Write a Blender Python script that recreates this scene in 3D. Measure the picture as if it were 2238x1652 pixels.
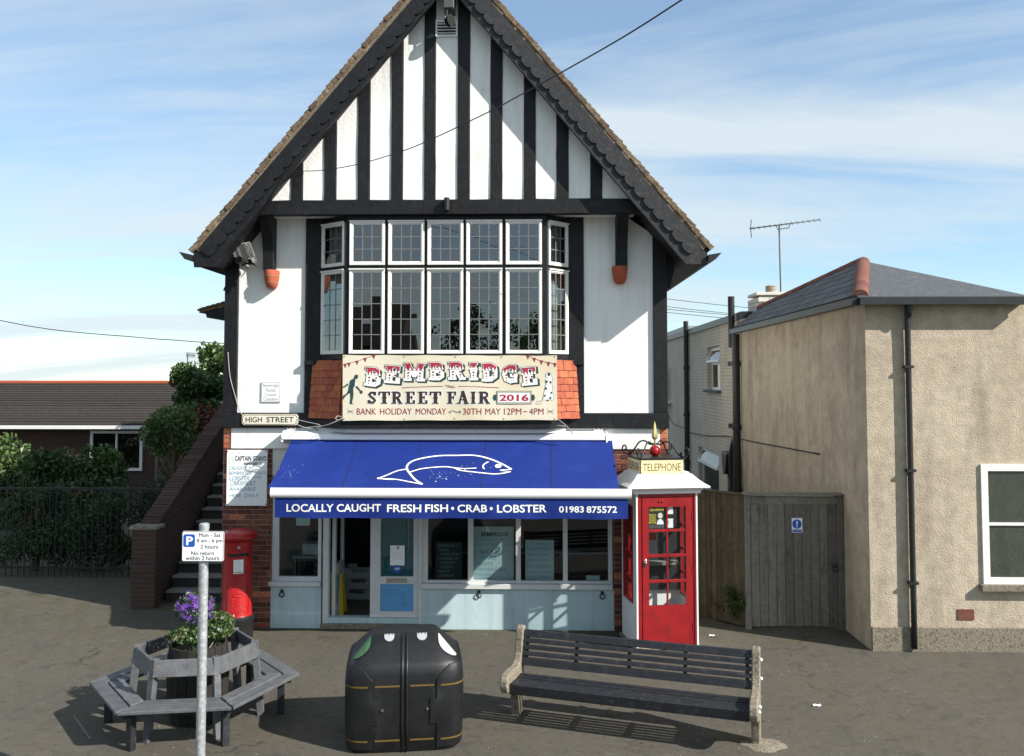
import bpy, bmesh, math, random
from mathutils import Vector, Matrix
random.seed(7)
scene = bpy.context.scene
for o in list(bpy.data.objects): bpy.data.objects.remove(o)
COL = scene.collection
R = math.radians
# ------------------------------------------------------------------ camera
FPX, IW, IH = 1920.0, 2237.0, 1652.0          # focal length and picture size in survey pixels
PIT, YAW = R(2.8), R(1.6)
CAM = Vector((0.0, -13.0, 3.64))
PRY = 830.0 - FPX * math.tan(PIT)
cd = bpy.data.cameras.new('camera'); cam = bpy.data.objects.new('camera', cd); COL.objects.link(cam)
cam.location = CAM; cam.rotation_euler = (R(90) + PIT, 0, YAW)
cd.sensor_fit = 'HORIZONTAL'; cd.sensor_width = 36; cd.lens = FPX / IW * 36
cd.shift_y = -(IH / 2 - PRY) / IW
cd.clip_start = 0.1; cd.clip_end = 3000
scene.camera = cam
# ------------------------------------------------------------------ light
SUN = Vector((-1.9, 1.0, -1.48))               # the way the sunlight travels
w = bpy.data.worlds.new('World'); scene.world = w; w.use_nodes = True
nt = w.node_tree; nt.nodes.clear(); N = nt.nodes.new; L = nt.links.new
out = N('ShaderNodeOutputWorld'); bg = N('ShaderNodeBackground'); bg.inputs['Strength'].default_value = 0.115
sky = N('ShaderNodeTexSky'); sky.sky_type = 'NISHITA'; sky.sun_disc = False
sky.sun_elevation = math.asin(-SUN.z / SUN.length); sky.sun_rotation = math.atan2(-SUN.x, -SUN.y)
sky.air_density = 1.0; sky.dust_density = 0.0; sky.ozone_density = 1.0
tc = N('ShaderNodeTexCoord'); sp = N('ShaderNodeSeparateXYZ'); L(tc.outputs['Generated'], sp.inputs[0])
mz = N('ShaderNodeMath'); mz.operation = 'MAXIMUM'; mz.inputs[1].default_value = 0.0; L(sp.outputs['Z'], mz.inputs[0])
ma = N('ShaderNodeMath'); ma.operation = 'ADD'; ma.inputs[1].default_value = 0.16; L(mz.outputs[0], ma.inputs[0])
dx = N('ShaderNodeMath'); dx.operation = 'DIVIDE'; L(sp.outputs['X'], dx.inputs[0]); L(ma.outputs[0], dx.inputs[1])
dy = N('ShaderNodeMath'); dy.operation = 'DIVIDE'; L(sp.outputs['Y'], dy.inputs[0]); L(ma.outputs[0], dy.inputs[1])
cb = N('ShaderNodeCombineXYZ'); L(dx.outputs[0], cb.inputs[0]); L(dy.outputs[0], cb.inputs[1])
mp = N('ShaderNodeMapping'); mp.inputs['Rotation'].default_value = (0, 0, R(-32)); mp.inputs['Scale'].default_value = (0.36, 1.35, 1)
mp.inputs['Location'].default_value = (3.1, 0.7, 0); L(cb.outputs[0], mp.inputs[0])
n1 = N('ShaderNodeTexNoise'); n1.inputs['Scale'].default_value = 0.95; n1.inputs['Detail'].default_value = 9; n1.inputs['Roughness'].default_value = 0.58
n1.inputs['Distortion'].default_value = 0.8; L(mp.outputs[0], n1.inputs['Vector'])
cr = N('ShaderNodeValToRGB'); cr.color_ramp.elements[0].position = 0.36; cr.color_ramp.elements[0].color = (0.20,)*3 + (1,)
cr.color_ramp.elements[1].position = 0.60; cr.color_ramp.elements[1].color = (0.92,)*3 + (1,); L(n1.outputs['Fac'], cr.inputs[0])
mx = N('ShaderNodeMix'); mx.data_type = 'RGBA'; L(cr.outputs[0], mx.inputs['Factor']); sct = N('ShaderNodeMix'); sct.data_type = 'RGBA'; sct.blend_type = 'MULTIPLY'; sct.inputs['Factor'].default_value = 1; L(sky.outputs[0], sct.inputs['A']); sct.inputs['B'].default_value = (0.64, 0.80, 0.885, 1); L(sct.outputs['Result'], mx.inputs['A'])
mx.inputs['B'].default_value = (3.72, 4.22, 4.5, 1)
L(mx.outputs['Result'], bg.inputs['Color']); L(bg.outputs[0], out.inputs[0])
sl = bpy.data.lights.new('sun', 'SUN'); sl.energy = 4.7; sl.angle = R(0.53); sl.color = (1.0, 0.955, 0.88)
so = bpy.data.objects.new('sun', sl); COL.objects.link(so); so.location = (20, -10, 20)
so.rotation_euler = SUN.to_track_quat('-Z', 'Y').to_euler()
vs = scene.view_settings; vs.view_transform = 'Standard'; vs.look = 'None'; vs.gamma = 1; vs.exposure = 0.82
vs.use_curve_mapping = False
scene.render.engine = 'CYCLES'
scene.cycles.max_bounces = 8; scene.cycles.transparent_max_bounces = 16
# ------------------------------------------------------------------ survey: photo pixel -> point on a known plane
_fw = Vector((-math.sin(YAW)*math.cos(PIT), math.cos(YAW)*math.cos(PIT), math.sin(PIT)))
_rt = Vector((math.cos(YAW), math.sin(YAW), 0)); _up = _rt.cross(_fw)
def ray(x, y): return _fw + _rt*((x - IW/2)/FPX) + _up*((PRY - y)/FPX)
def P(x, y, Y=0.0): d = ray(x, y); return CAM + d*((Y - CAM.y)/d.y)
def PXX(x, y, X): d = ray(x, y); return CAM + d*((X - CAM.x)/d.x)
def G(x, y, h=0.0): d = ray(x, y); return CAM + d*((h - CAM.z)/d.z)
def PP(x, y, p0, n): d = ray(x, y); return CAM + d*((p0 - CAM).dot(n)/d.dot(n))
def PX(x, y=830, Y=0.0): return P(x, y, Y).x
def PZ(y, Y=0.0, x=974): return P(x, y, Y).z
# ------------------------------------------------------------------ materials
MT = {}
def mat(name, col, rough=0.6, var=0.12, scale=6.0, bump=0.0, bscale=60.0, metal=0.0, rnd=0.0, spec=0.4, col2=None, c2pos=(0.55, 0.7), c2scale=3.0, coat=0.0, streak=0.0, stk=(7, 7, 0.55)):
    m = bpy.data.materials.new(name); m.use_nodes = True; nt = m.node_tree; N = nt.nodes.new; L = nt.links.new
    b = nt.nodes['Principled BSDF']; b.inputs['Roughness'].default_value = rough; b.inputs['Metallic'].default_value = metal
    b.inputs['Specular IOR Level'].default_value = spec; b.inputs['Coat Weight'].default_value = coat
    g = N('ShaderNodeNewGeometry'); c = None
    n = N('ShaderNodeTexNoise'); n.inputs['Scale'].default_value = scale; n.inputs['Detail'].default_value = 6; n.inputs['Roughness'].default_value = 0.6
    L(g.outputs['Position'], n.inputs['Vector'])
    mr = N('ShaderNodeMapRange'); mr.inputs['From Min'].default_value = 0.3; mr.inputs['From Max'].default_value = 0.7
    mr.inputs['To Min'].default_value = 1 - var; mr.inputs['To Max'].default_value = 1 + var; L(n.outputs['Fac'], mr.inputs['Value'])
    src = N('ShaderNodeRGB'); src.outputs[0].default_value = (*col, 1); cur = src.outputs[0]
    if col2:
        n2 = N('ShaderNodeTexNoise'); n2.inputs['Scale'].default_value = c2scale; n2.inputs['Detail'].default_value = 8; n2.inputs['Roughness'].default_value = 0.65
        L(g.outputs['Position'], n2.inputs['Vector'])
        r2 = N('ShaderNodeMapRange'); r2.inputs['From Min'].default_value = c2pos[0]; r2.inputs['From Max'].default_value = c2pos[1]; L(n2.outputs['Fac'], r2.inputs['Value'])
        m2 = N('ShaderNodeMix'); m2.data_type = 'RGBA'; L(r2.outputs[0], m2.inputs['Factor']); L(cur, m2.inputs['A']); m2.inputs['B'].default_value = (*col2, 1); cur = m2.outputs['Result']
    hs = N('ShaderNodeHueSaturation'); L(cur, hs.inputs['Color']); val = mr.outputs[0]
    if streak:                                                   # run-down weather stains or grain
        vm = N('ShaderNodeVectorMath'); vm.operation = 'MULTIPLY'; vm.inputs[1].default_value = stk; L(g.outputs['Position'], vm.inputs[0])
        n3 = N('ShaderNodeTexNoise'); n3.inputs['Scale'].default_value = 1; n3.inputs['Detail'].default_value = 7; n3.inputs['Roughness'].default_value = 0.62; L(vm.outputs[0], n3.inputs['Vector'])
        r3 = N('ShaderNodeMapRange'); r3.inputs['From Min'].default_value = 0.48; r3.inputs['From Max'].default_value = 0.72; r3.inputs['To Min'].default_value = 1; r3.inputs['To Max'].default_value = 1 - streak; L(n3.outputs['Fac'], r3.inputs['Value'])
        m3 = N('ShaderNodeMath'); m3.operation = 'MULTIPLY'; L(val, m3.inputs[0]); L(r3.outputs[0], m3.inputs[1]); val = m3.outputs[0]
    if rnd:
        oi = N('ShaderNodeObjectInfo'); ro = N('ShaderNodeMapRange'); ro.inputs['To Min'].default_value = 1 - rnd; ro.inputs['To Max'].default_value = 1 + rnd
        L(oi.outputs['Random'], ro.inputs['Value']); mu = N('ShaderNodeMath'); mu.operation = 'MULTIPLY'; L(ro.outputs[0], mu.inputs[0]); L(val, mu.inputs[1]); val = mu.outputs[0]
        rh = N('ShaderNodeMath'); rh.operation = 'MULTIPLY_ADD'; L(oi.outputs['Random'], rh.inputs[0]); rh.inputs[1].default_value = 0.02*(1 if rnd > .1 else 0); rh.inputs[2].default_value = 0.49 if rnd > .1 else 0.5; L(rh.outputs[0], hs.inputs['Hue'])
    L(val, hs.inputs['Value']); L(hs.outputs[0], b.inputs['Base Color'])
    if bump:
        nb = N('ShaderNodeTexNoise'); nb.inputs['Scale'].default_value = bscale; nb.inputs['Detail'].default_value = 5; L(g.outputs['Position'], nb.inputs['Vector'])
        bp = N('ShaderNodeBump'); bp.inputs['Strength'].default_value = min(1, bump); bp.inputs['Distance'].default_value = 0.01; L(nb.outputs['Fac'], bp.inputs['Height']); L(bp.outputs[0], b.inputs['Normal'])
    MT[name] = m; return m
def glassmat(name, ior=1.6, tint=(0.86, 0.9, 0.9), bump=0.0, rough=0.0):
    m = bpy.data.materials.new(name); m.use_nodes = True; nt = m.node_tree; nt.nodes.clear(); N = nt.nodes.new; L = nt.links.new
    o = N('ShaderNodeOutputMaterial'); t = N('ShaderNodeBsdfTransparent'); t.inputs[0].default_value = (*tint, 1)
    g = N('ShaderNodeBsdfGlossy'); g.inputs['Roughness'].default_value = rough; f = N('ShaderNodeFresnel'); f.inputs['IOR'].default_value = ior
    x = N('ShaderNodeMixShader'); gm = N('ShaderNodeNewGeometry'); iv = N('ShaderNodeMath'); iv.operation = 'SUBTRACT'; iv.inputs[0].default_value = 1; L(gm.outputs['Backfacing'], iv.inputs[1])
    fm = N('ShaderNodeMath'); fm.operation = 'MULTIPLY'; L(f.outputs[0], fm.inputs[0]); L(iv.outputs[0], fm.inputs[1]); L(fm.outputs[0], x.inputs[0]); L(t.outputs[0], x.inputs[1]); L(g.outputs[0], x.inputs[2]); L(x.outputs[0], o.inputs[0])
    if bump:
        ge = N('ShaderNodeNewGeometry'); nb = N('ShaderNodeTexNoise'); nb.inputs['Scale'].default_value = 5; L(ge.outputs['Position'], nb.inputs['Vector'])
        bp = N('ShaderNodeBump'); bp.inputs['Strength'].default_value = bump; bp.inputs['Distance'].default_value = 0.01; L(nb.outputs['Fac'], bp.inputs['Height']); L(bp.outputs[0], g.inputs['Normal'])
    MT[name] = m; return m
mat('plaster', (0.79, 0.79, 0.765), 0.85, 0.03, 1.6, 0.5, 22, col2=(0.66, 0.65, 0.61), c2pos=(0.55, 0.85), c2scale=1.7, streak=0.16)
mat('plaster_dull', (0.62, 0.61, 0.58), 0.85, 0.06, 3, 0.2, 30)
mat('black_timber', (0.0085, 0.009, 0.011), 0.55, 0.35, 9, 0.5, 40, spec=0.3, col2=(0.022, 0.022, 0.024), c2pos=(0.55, 0.8), c2scale=5, streak=0.5, stk=(30, 30, 2))
mat('weathered_barge', (0.020, 0.020, 0.023), 0.62, 0.3, 12, 0.5, 60, col2=(0.055, 0.053, 0.05), c2pos=(0.52, 0.75), c2scale=14)
mat('roof_tile', (0.135, 0.088, 0.055), 0.9, 0.3, 30, 0.6, 90, rnd=0.3, col2=(0.22, 0.20, 0.14), c2pos=(0.52, 0.66), c2scale=16)
mat('verge_mortar', (0.16, 0.13, 0.095), 0.95, 0.3, 20, 0.8, 60, col2=(0.30, 0.28, 0.2), c2pos=(0.58, 0.7), c2scale=12)
mat('hanging_tile', (0.36, 0.095, 0.045), 0.8, 0.18, 14, 0.4, 80, rnd=0.16, col2=(0.27, 0.065, 0.03), c2pos=(0.52, 0.75), c2scale=9)
mat('terracotta', (0.36, 0.085, 0.04), 0.8, 0.15, 14, 0.3, 80)
mat('brick', (0.155, 0.050, 0.034), 0.9, 0.25, 25, 0.6, 90, rnd=0.38, col2=(0.075, 0.04, 0.032), c2pos=(0.5, 0.72), c2scale=10)
mat('coping_brick', (0.062, 0.030, 0.025), 0.9, 0.3, 25, 0.6, 90, rnd=0.3, col2=(0.05, 0.035, 0.03), c2pos=(0.5, 0.72), c2scale=10)
mat('brick_bright', (0.40, 0.12, 0.06), 0.9, 0.25, 25, 0.6, 90, rnd=0.3, col2=(0.25, 0.13, 0.08), c2pos=(0.52, 0.72), c2scale=12)
mat('mortar', (0.30, 0.25, 0.19), 0.95, 0.25, 25, 0.5, 90)
mat('white_frame', (0.72, 0.72, 0.71), 0.45, 0.05, 6, 0.0)
mat('old_white_paint', (0.74, 0.73, 0.69), 0.6, 0.06, 20, 0.15, 60, col2=(0.34, 0.19, 0.10), c2pos=(0.66, 0.76), c2scale=9)
mat('lead', (0.16, 0.162, 0.165), 0.5, 0.15, 20)
mat('grey_upvc', (0.56, 0.56, 0.555), 0.5, 0.06, 5)
mat('pale_blue_render', (0.43, 0.545, 0.565), 0.85, 0.08, 3, 0.25, 40, streak=0.2, col2=(0.32, 0.39, 0.38), c2pos=(0.6, 0.85), c2scale=3)
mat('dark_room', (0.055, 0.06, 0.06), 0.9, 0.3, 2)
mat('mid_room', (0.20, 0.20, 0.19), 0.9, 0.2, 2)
mat('curtain', (0.45, 0.43, 0.38), 0.9, 0.1, 4)
mat('awning_blue', (0.006, 0.022, 0.165), 0.75, 0.10, 2.5, 0.12, 250, spec=0.25, col2=(0.009, 0.030, 0.20), c2pos=(0.5, 0.7), c2scale=2)
mat('awning_white', (0.80, 0.80, 0.80), 0.4, 0.03, 8)
mat('print_white', (0.80, 0.80, 0.76), 0.7, 0.05, 20)
mat('print_worn', (0.72, 0.72, 0.66), 0.7, 0.15, 30, col2=(0.05, 0.08, 0.2), c2pos=(0.62, 0.68), c2scale=35)
mat('print_black', (0.012, 0.012, 0.013), 0.6, 0.1, 20)
mat('print_dark', (0.035, 0.02, 0.022), 0.6, 0.1, 20)
mat('print_red', (0.34, 0.018, 0.05), 0.6, 0.1, 20)
mat('print_maroon', (0.23, 0.02, 0.03), 0.6, 0.1, 20)
mat('print_green', (0.018, 0.05, 0.052), 0.6, 0.1, 20)
mat('print_pen', (0.16, 0.31, 0.40), 0.6, 0.1, 20)
mat('print_pen_dark', (0.06, 0.12, 0.22), 0.6, 0.1, 20)
mat('print_grey', (0.32, 0.33, 0.35), 0.6, 0.1, 20)
mat('print_chalk', (0.20, 0.22, 0.21), 0.8, 0.2, 40)
mat('print_yellow', (0.62, 0.52, 0.05), 0.6, 0.1, 20)
mat('print_brown', (0.12, 0.075, 0.02), 0.6, 0.1, 20)
mat('banner_cloth', (0.66, 0.60, 0.47), 0.55, 0.03, 2, 0.0, spec=0.4, col2=(0.62, 0.52, 0.32), c2pos=(0.5, 0.75), c2scale=1.3)
mat('sign_white', (0.81, 0.82, 0.82), 0.4, 0.04, 6, col2=(0.7, 0.68, 0.62), c2pos=(0.66, 0.8), c2scale=6)
mat('sign_cream', (0.70, 0.66, 0.54), 0.5, 0.08, 14, col2=(0.42, 0.33, 0.2), c2pos=(0.64, 0.74), c2scale=12)
mat('sign_ivory', (0.74, 0.64, 0.36), 0.35, 0.04, 8)
mat('sign_blue', (0.015, 0.09, 0.42), 0.4, 0.05, 8)
mat('board_pale', (0.42, 0.50, 0.50), 0.4, 0.05, 4)
mat('board_black', (0.02, 0.022, 0.022), 0.5, 0.1, 4)
mat('panel_teal', (0.02, 0.12, 0.15), 0.35, 0.1, 3)
mat('panel_sky', (0.10, 0.30, 0.56), 0.45, 0.06, 3)
mat('kiosk_white', (0.76, 0.76, 0.74), 0.55, 0.05, 5, 0.15, 40, col2=(0.45, 0.46, 0.43), c2pos=(0.62, 0.8), c2scale=5)
mat('kiosk_red', (0.25, 0.009, 0.012), 0.34, 0.16, 6, 0.25, 30, coat=0.2, streak=0.22, col2=(0.17, 0.012, 0.014), c2pos=(0.56, 0.7), c2scale=5)
mat('post_red', (0.35, 0.008, 0.010), 0.36, 0.12, 6, 0.25, 25, coat=0.15, streak=0.18)
mat('iron_black', (0.014, 0.014, 0.015), 0.45, 0.2, 14, 0.1, 60)
mat('black_plastic_pipe', (0.02, 0.02, 0.021), 0.4, 0.2, 8)
mat('gold', (0.56, 0.47, 0.22), 0.4, 0.12, 20, metal=0.7)
mat('chrome', (0.6, 0.6, 0.6), 0.25, 0.1, 20, metal=1.0)
mat('aerial_metal', (0.10, 0.105, 0.11), 0.6, 0.1, 9)
mat('galv', (0.40, 0.42, 0.43), 0.5, 0.18, 30, 0.15, 80, metal=0.55, col2=(0.52, 0.53, 0.53), c2pos=(0.52, 0.6), c2scale=30)
mat('bin_plastic', (0.0065, 0.0068, 0.0078), 0.40, 0.25, 9, 0.25, 220, spec=0.45, streak=-0.6, stk=(5, 5, 1.2), col2=(0.016, 0.0165, 0.018), c2pos=(0.5, 0.8), c2scale=3)
mat('bin_yellow', (0.12, 0.078, 0.018), 0.5, 0.1, 20)
mat('bin_green', (0.045, 0.115, 0.048), 0.5, 0.2, 12)
mat('bin_lid_white', (0.42, 0.42, 0.40), 0.5, 0.1, 12)
mat('bench_timber', (0.017, 0.0185, 0.023), 0.5, 0.3, 12, 0.5, 70, rnd=0.12, col2=(0.05, 0.05, 0.052), c2pos=(0.55, 0.72), c2scale=16, streak=0.35, stk=(3, 12, 40))
mat('worn_grey_timber', (0.090, 0.093, 0.100), 0.62, 0.25, 10, 0.6, 50, rnd=0.15, col2=(0.20, 0.165, 0.12), c2pos=(0.63, 0.70), c2scale=9)
mat('concrete', (0.215, 0.185, 0.14), 0.95, 0.35, 40, 1.0, 70, col2=(0.09, 0.08, 0.062), c2pos=(0.5, 0.66), c2scale=28)
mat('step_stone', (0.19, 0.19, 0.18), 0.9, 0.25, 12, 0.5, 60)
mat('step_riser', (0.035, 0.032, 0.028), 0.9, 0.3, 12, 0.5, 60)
mat('grey_render', (0.47, 0.395, 0.30), 0.95, 0.16, 7, 1.0, 70, col2=(0.36, 0.295, 0.215), c2pos=(0.42, 0.75), c2scale=0.9, streak=0.32, stk=(2.2, 2.2, 0.45))
mat('slate', (0.075, 0.08, 0.088), 0.7, 0.3, 18, 0.5, 70, rnd=0.35, col2=(0.15, 0.14, 0.12), c2pos=(0.58, 0.75), c2scale=9)
mat('ridge_tile', (0.15, 0.052, 0.036), 0.85, 0.25, 16, 0.3, 60, rnd=0.2)
mat('gate_wood', (0.165, 0.15, 0.122), 0.85, 0.2, 14, 0.6, 60, rnd=0.22, col2=(0.10, 0.09, 0.07), c2pos=(0.52, 0.72), c2scale=4, streak=0.4, stk=(25, 25, 1.5))
mat('fence_wood', (0.075, 0.060, 0.038), 0.9, 0.25, 12, 0.6, 60, rnd=0.22, streak=0.4, stk=(25, 25, 1.5))
mat('lead_flashing', (0.34, 0.36, 0.39), 0.5, 0.15, 9, metal=0.2)
mat('painted_white_brick', (0.56, 0.53, 0.47), 0.9, 0.1, 12, 0.4, 60)
mat('bark', (0.07, 0.052, 0.035), 0.95, 0.3, 14, 0.8, 40)
mat('barrel_wood', (0.018, 0.015, 0.013), 0.8, 0.3, 18, 0.5, 60, rnd=0.2)
mat('soil', (0.03, 0.022, 0.016), 1.0, 0.3, 30, 0.8, 60)
mat('wire', (0.02, 0.02, 0.02), 0.6, 0.1, 5)
mat('rope', (0.30, 0.30, 0.29), 0.8, 0.1, 5)
mat('speaker_grey', (0.07, 0.075, 0.08), 0.5, 0.15, 9)
mat('yellow_plastic', (0.60, 0.42, 0.02), 0.4, 0.05, 9)
mat('crate_white', (0.40, 0.42, 0.42), 0.5, 0.1, 9)
mat('steel', (0.45, 0.46, 0.47), 0.35, 0.1, 9, metal=0.9)
mat('skirting', (0.16, 0.15, 0.13), 0.9, 0.1, 6)
mat('bungalow_tile', (0.032, 0.026, 0.022), 0.9, 0.3, 10, 0.4, 60, rnd=0.15)
mat('litter', (0.30, 0.28, 0.24), 0.9, 0.3, 30)
mat('dry_leaf', (0.09, 0.045, 0.02), 0.9, 0.3, 30)
glassmat('leaded_glass', 2.5, (0.80, 0.84, 0.84)); glassmat('shop_glass', 1.75, (0.85, 0.9, 0.9)); glassmat('kiosk_glass', 1.5, (0.92, 0.94, 0.94)); glassmat('far_glass', 2.2, (0.6, 0.65, 0.66))
def leafmat(name, col, col2, trans=0.35):
    m = bpy.data.materials.new(name); m.use_nodes = True; nt = m.node_tree; nt.nodes.clear(); N = nt.nodes.new; L = nt.links.new
    o = N('ShaderNodeOutputMaterial'); d = N('ShaderNodeBsdfDiffuse'); t = N('ShaderNodeBsdfTranslucent'); gl = N('ShaderNodeBsdfGlossy'); gl.inputs['Roughness'].default_value = 0.45
    ge = N('ShaderNodeNewGeometry'); n = N('ShaderNodeTexNoise'); n.inputs['Scale'].default_value = 2.2; n.inputs['Detail'].default_value = 5; L(ge.outputs['Position'], n.inputs['Vector'])
    r = N('ShaderNodeValToRGB'); r.color_ramp.elements[0].position = 0.35; r.color_ramp.elements[0].color = (*col, 1); r.color_ramp.elements[1].position = 0.65; r.color_ramp.elements[1].color = (*col2, 1)
    L(n.outputs['Fac'], r.inputs[0]); hs = N('ShaderNodeHueSaturation'); L(r.outputs[0], hs.inputs['Color'])
    mr = N('ShaderNodeMapRange'); mr.inputs['To Min'].default_value = 0.6; mr.inputs['To Max'].default_value = 1.4; L(ge.outputs['Random Per Island'], mr.inputs['Value']); L(mr.outputs[0], hs.inputs['Value'])
    L(hs.outputs[0], d.inputs[0]); L(hs.outputs[0], t.inputs[0])
    x = N('ShaderNodeMixShader'); x.inputs[0].default_value = trans; L(d.outputs[0], x.inputs[1]); L(t.outputs[0], x.inputs[2])
    y = N('ShaderNodeMixShader'); y.inputs[0].default_value = 0.05; L(x.outputs[0], y.inputs[1]); L(gl.outputs[0], y.inputs[2]); L(y.outputs[0], o.inputs[0])
    MT[name] = m; return m
leafmat('leaf_mid', (0.035, 0.075, 0.02), (0.075, 0.13, 0.03)); leafmat('leaf_dark', (0.018, 0.045, 0.016), (0.04, 0.08, 0.022))
leafmat('leaf_light', (0.06, 0.11, 0.03), (0.11, 0.17, 0.045)); leafmat('leaf_red', (0.10, 0.03, 0.02), (0.16, 0.05, 0.03))
leafmat('petal_purple', (0.13, 0.035, 0.32), (0.22, 0.07, 0.46)); leafmat('petal_white', (0.6, 0.6, 0.58), (0.72, 0.72, 0.7)); leafmat('petal_pink', (0.6, 0.25, 0.25), (0.7, 0.4, 0.35))
def wallbrick(name, c1, c2, mort, bw, bh, axis):
    m = bpy.data.materials.new(name); m.use_nodes = True; nt = m.node_tree; N = nt.nodes.new; L = nt.links.new; b = nt.nodes['Principled BSDF']; b.inputs['Roughness'].default_value = 0.9
    ge = N('ShaderNodeNewGeometry'); s = N('ShaderNodeSeparateXYZ'); L(ge.outputs['Position'], s.inputs[0]); c = N('ShaderNodeCombineXYZ'); L(s.outputs[axis], c.inputs[0]); L(s.outputs['Z'], c.inputs[1])
    t = N('ShaderNodeTexBrick'); t.inputs['Scale'].default_value = 1; t.inputs['Brick Width'].default_value = bw; t.inputs['Row Height'].default_value = bh; t.inputs['Mortar Size'].default_value = 0.007; t.inputs['Mortar Smooth'].default_value = 0.4
    t.inputs['Color1'].default_value = (*c1, 1); t.inputs['Color2'].default_value = (*c2, 1); t.inputs['Mortar'].default_value = (*mort, 1); L(c.outputs[0], t.inputs['Vector'])
    n = N('ShaderNodeTexNoise'); n.inputs['Scale'].default_value = 1.6; n.inputs['Detail'].default_value = 7; L(ge.outputs['Position'], n.inputs['Vector'])
    mr = N('ShaderNodeMapRange'); mr.inputs['To Min'].default_value = 0.72; mr.inputs['To Max'].default_value = 1.22; L(n.outputs['Fac'], mr.inputs['Value'])
    h = N('ShaderNodeHueSaturation'); L(t.outputs['Color'], h.inputs['Color']); L(mr.outputs[0], h.inputs['Value']); L(h.outputs[0], b.inputs['Base Color'])
    bp = N('ShaderNodeBump'); bp.inputs['Strength'].default_value = 0.9; bp.inputs['Distance'].default_value = 0.012; iv = N('ShaderNodeMath'); iv.operation = 'SUBTRACT'; iv.inputs[0].default_value = 1; L(t.outputs['Fac'], iv.inputs[1])
    L(iv.outputs[0], bp.inputs['Height']); L(bp.outputs[0], b.inputs['Normal']); MT[name] = m
wallbrick('side_brick', (0.072, 0.032, 0.024), (0.05, 0.027, 0.022), (0.095, 0.08, 0.062), 0.225, 0.075, 'Y')
wallbrick('cream_painted_brick', (0.55, 0.48, 0.385), (0.52, 0.455, 0.365), (0.37, 0.315, 0.25), 0.225, 0.085, 'Y')
def asphalt():
    m = bpy.data.materials.new('asphalt'); m.use_nodes = True; nt = m.node_tree; N = nt.nodes.new; L = nt.links.new; b = nt.nodes['Principled BSDF']; b.inputs['Roughness'].default_value = 0.9; b.inputs['Specular IOR Level'].default_value = 0.3
    ge = N('ShaderNodeNewGeometry')
    def noise(s, d=6, r=0.6):
        n = N('ShaderNodeTexNoise'); n.inputs['Scale'].default_value = s; n.inputs['Detail'].default_value = d; n.inputs['Roughness'].default_value = r; L(ge.outputs['Position'], n.inputs['Vector']); return n.outputs['Fac']
    def ramp(f, a, bb, lo, hi):
        r = N('ShaderNodeMapRange'); r.inputs['From Min'].default_value = a; r.inputs['From Max'].default_value = bb; r.inputs['To Min'].default_value = lo; r.inputs['To Max'].default_value = hi; L(f, r.inputs['Value']); return r.outputs[0]
    def mixc(f, A, B):
        x = N('ShaderNodeMix'); x.data_type = 'RGBA'; L(f, x.inputs['Factor'])
        for k, v in (('A', A), ('B', B)):
            if isinstance(v, tuple): x.inputs[k].default_value = (*v, 1)
            else: L(v, x.inputs[k])
        return x.outputs['Result']
    c = mixc(ramp(noise(0.55), 0.35, 0.7, 0, 1), (0.076, 0.070, 0.057), (0.096, 0.087, 0.069))
    c = mixc(ramp(noise(1.7, 8, 0.7), 0.51, 0.66, 0, 0.65), c, (0.098, 0.077, 0.050))       # sandy dirt
    c = mixc(ramp(noise(2.6, 8, 0.7), 0.54, 0.66, 0, 0.6), c, (0.040, 0.039, 0.034))        # stains
    sy = N('ShaderNodeSeparateXYZ'); L(ge.outputs['Position'], sy.inputs[0])                     # moss and silt gathered along the foot of the shop wall
    ms = N('ShaderNodeMath'); ms.operation = 'MULTIPLY'; L(ramp(sy.outputs['Y'], -1.1, -0.1, 0, 1), ms.inputs[0]); L(ramp(noise(3.5, 8, 0.7), 0.44, 0.62, 0, 0.9), ms.inputs[1])
    c = mixc(ms.outputs[0], c, (0.070, 0.062, 0.030))
    c = mixc(ramp(noise(140, 2, 0.5), 0.60, 0.72, 0, 0.55), c, (0.14, 0.125, 0.10))         # light aggregate
    c = mixc(ramp(noise(170, 2, 0.5), 0.28, 0.40, 0.5, 0), c, (0.03, 0.03, 0.03))
    c = mixc(ramp(noise(48, 3, 0.6), 0.53, 0.66, 0, 0.6), c, (0.115, 0.10, 0.078))
    c = mixc(ramp(noise(60, 3, 0.6), 0.34, 0.47, 0.6, 0), c, (0.032, 0.030, 0.026))
    c = mixc(ramp(noise(9, 9, 0.75), 0.53, 0.62, 0, 0.5), c, (0.034, 0.032, 0.027))
    c = mixc(ramp(noise(5.3, 9, 0.75), 0.54, 0.64, 0, 0.5), c, (0.125, 0.11, 0.085))
    v = N('ShaderNodeTexVoronoi'); v.feature = 'DISTANCE_TO_EDGE'; v.inputs['Scale'].default_value = 0.42
    nd = N('ShaderNodeTexNoise'); nd.inputs['Scale'].default_value = 2.2; nd.inputs['Detail'].default_value = 7; L(ge.outputs['Position'], nd.inputs['Vector'])
    va = N('ShaderNodeVectorMath'); va.operation = 'MULTIPLY_ADD'; L(nd.outputs['Color'], va.inputs[0]); va.inputs[1].default_value = (0.9, 0.9, 0); L(ge.outputs['Position'], va.inputs[2]); L(va.outputs[0], v.inputs['Vector'])
    ck = ramp(v.outputs['Distance'], 0.0, 0.010, 0.75, 0); mk = N('ShaderNodeMath'); mk.operation = 'MULTIPLY'; L(ck, mk.inputs[0]); L(ramp(noise(0.8, 3), 0.5, 0.6, 0, 1), mk.inputs[1])
    c = mixc(mk.outputs[0], c, (0.02, 0.02, 0.018)); L(c, b.inputs['Base Color'])
    bp = N('ShaderNodeBump'); bp.inputs['Strength'].default_value = 0.6; bp.inputs['Distance'].default_value = 0.006; L(noise(160, 4, 0.7), bp.inputs['Height']); L(bp.outputs[0], b.inputs['Normal'])
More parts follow.
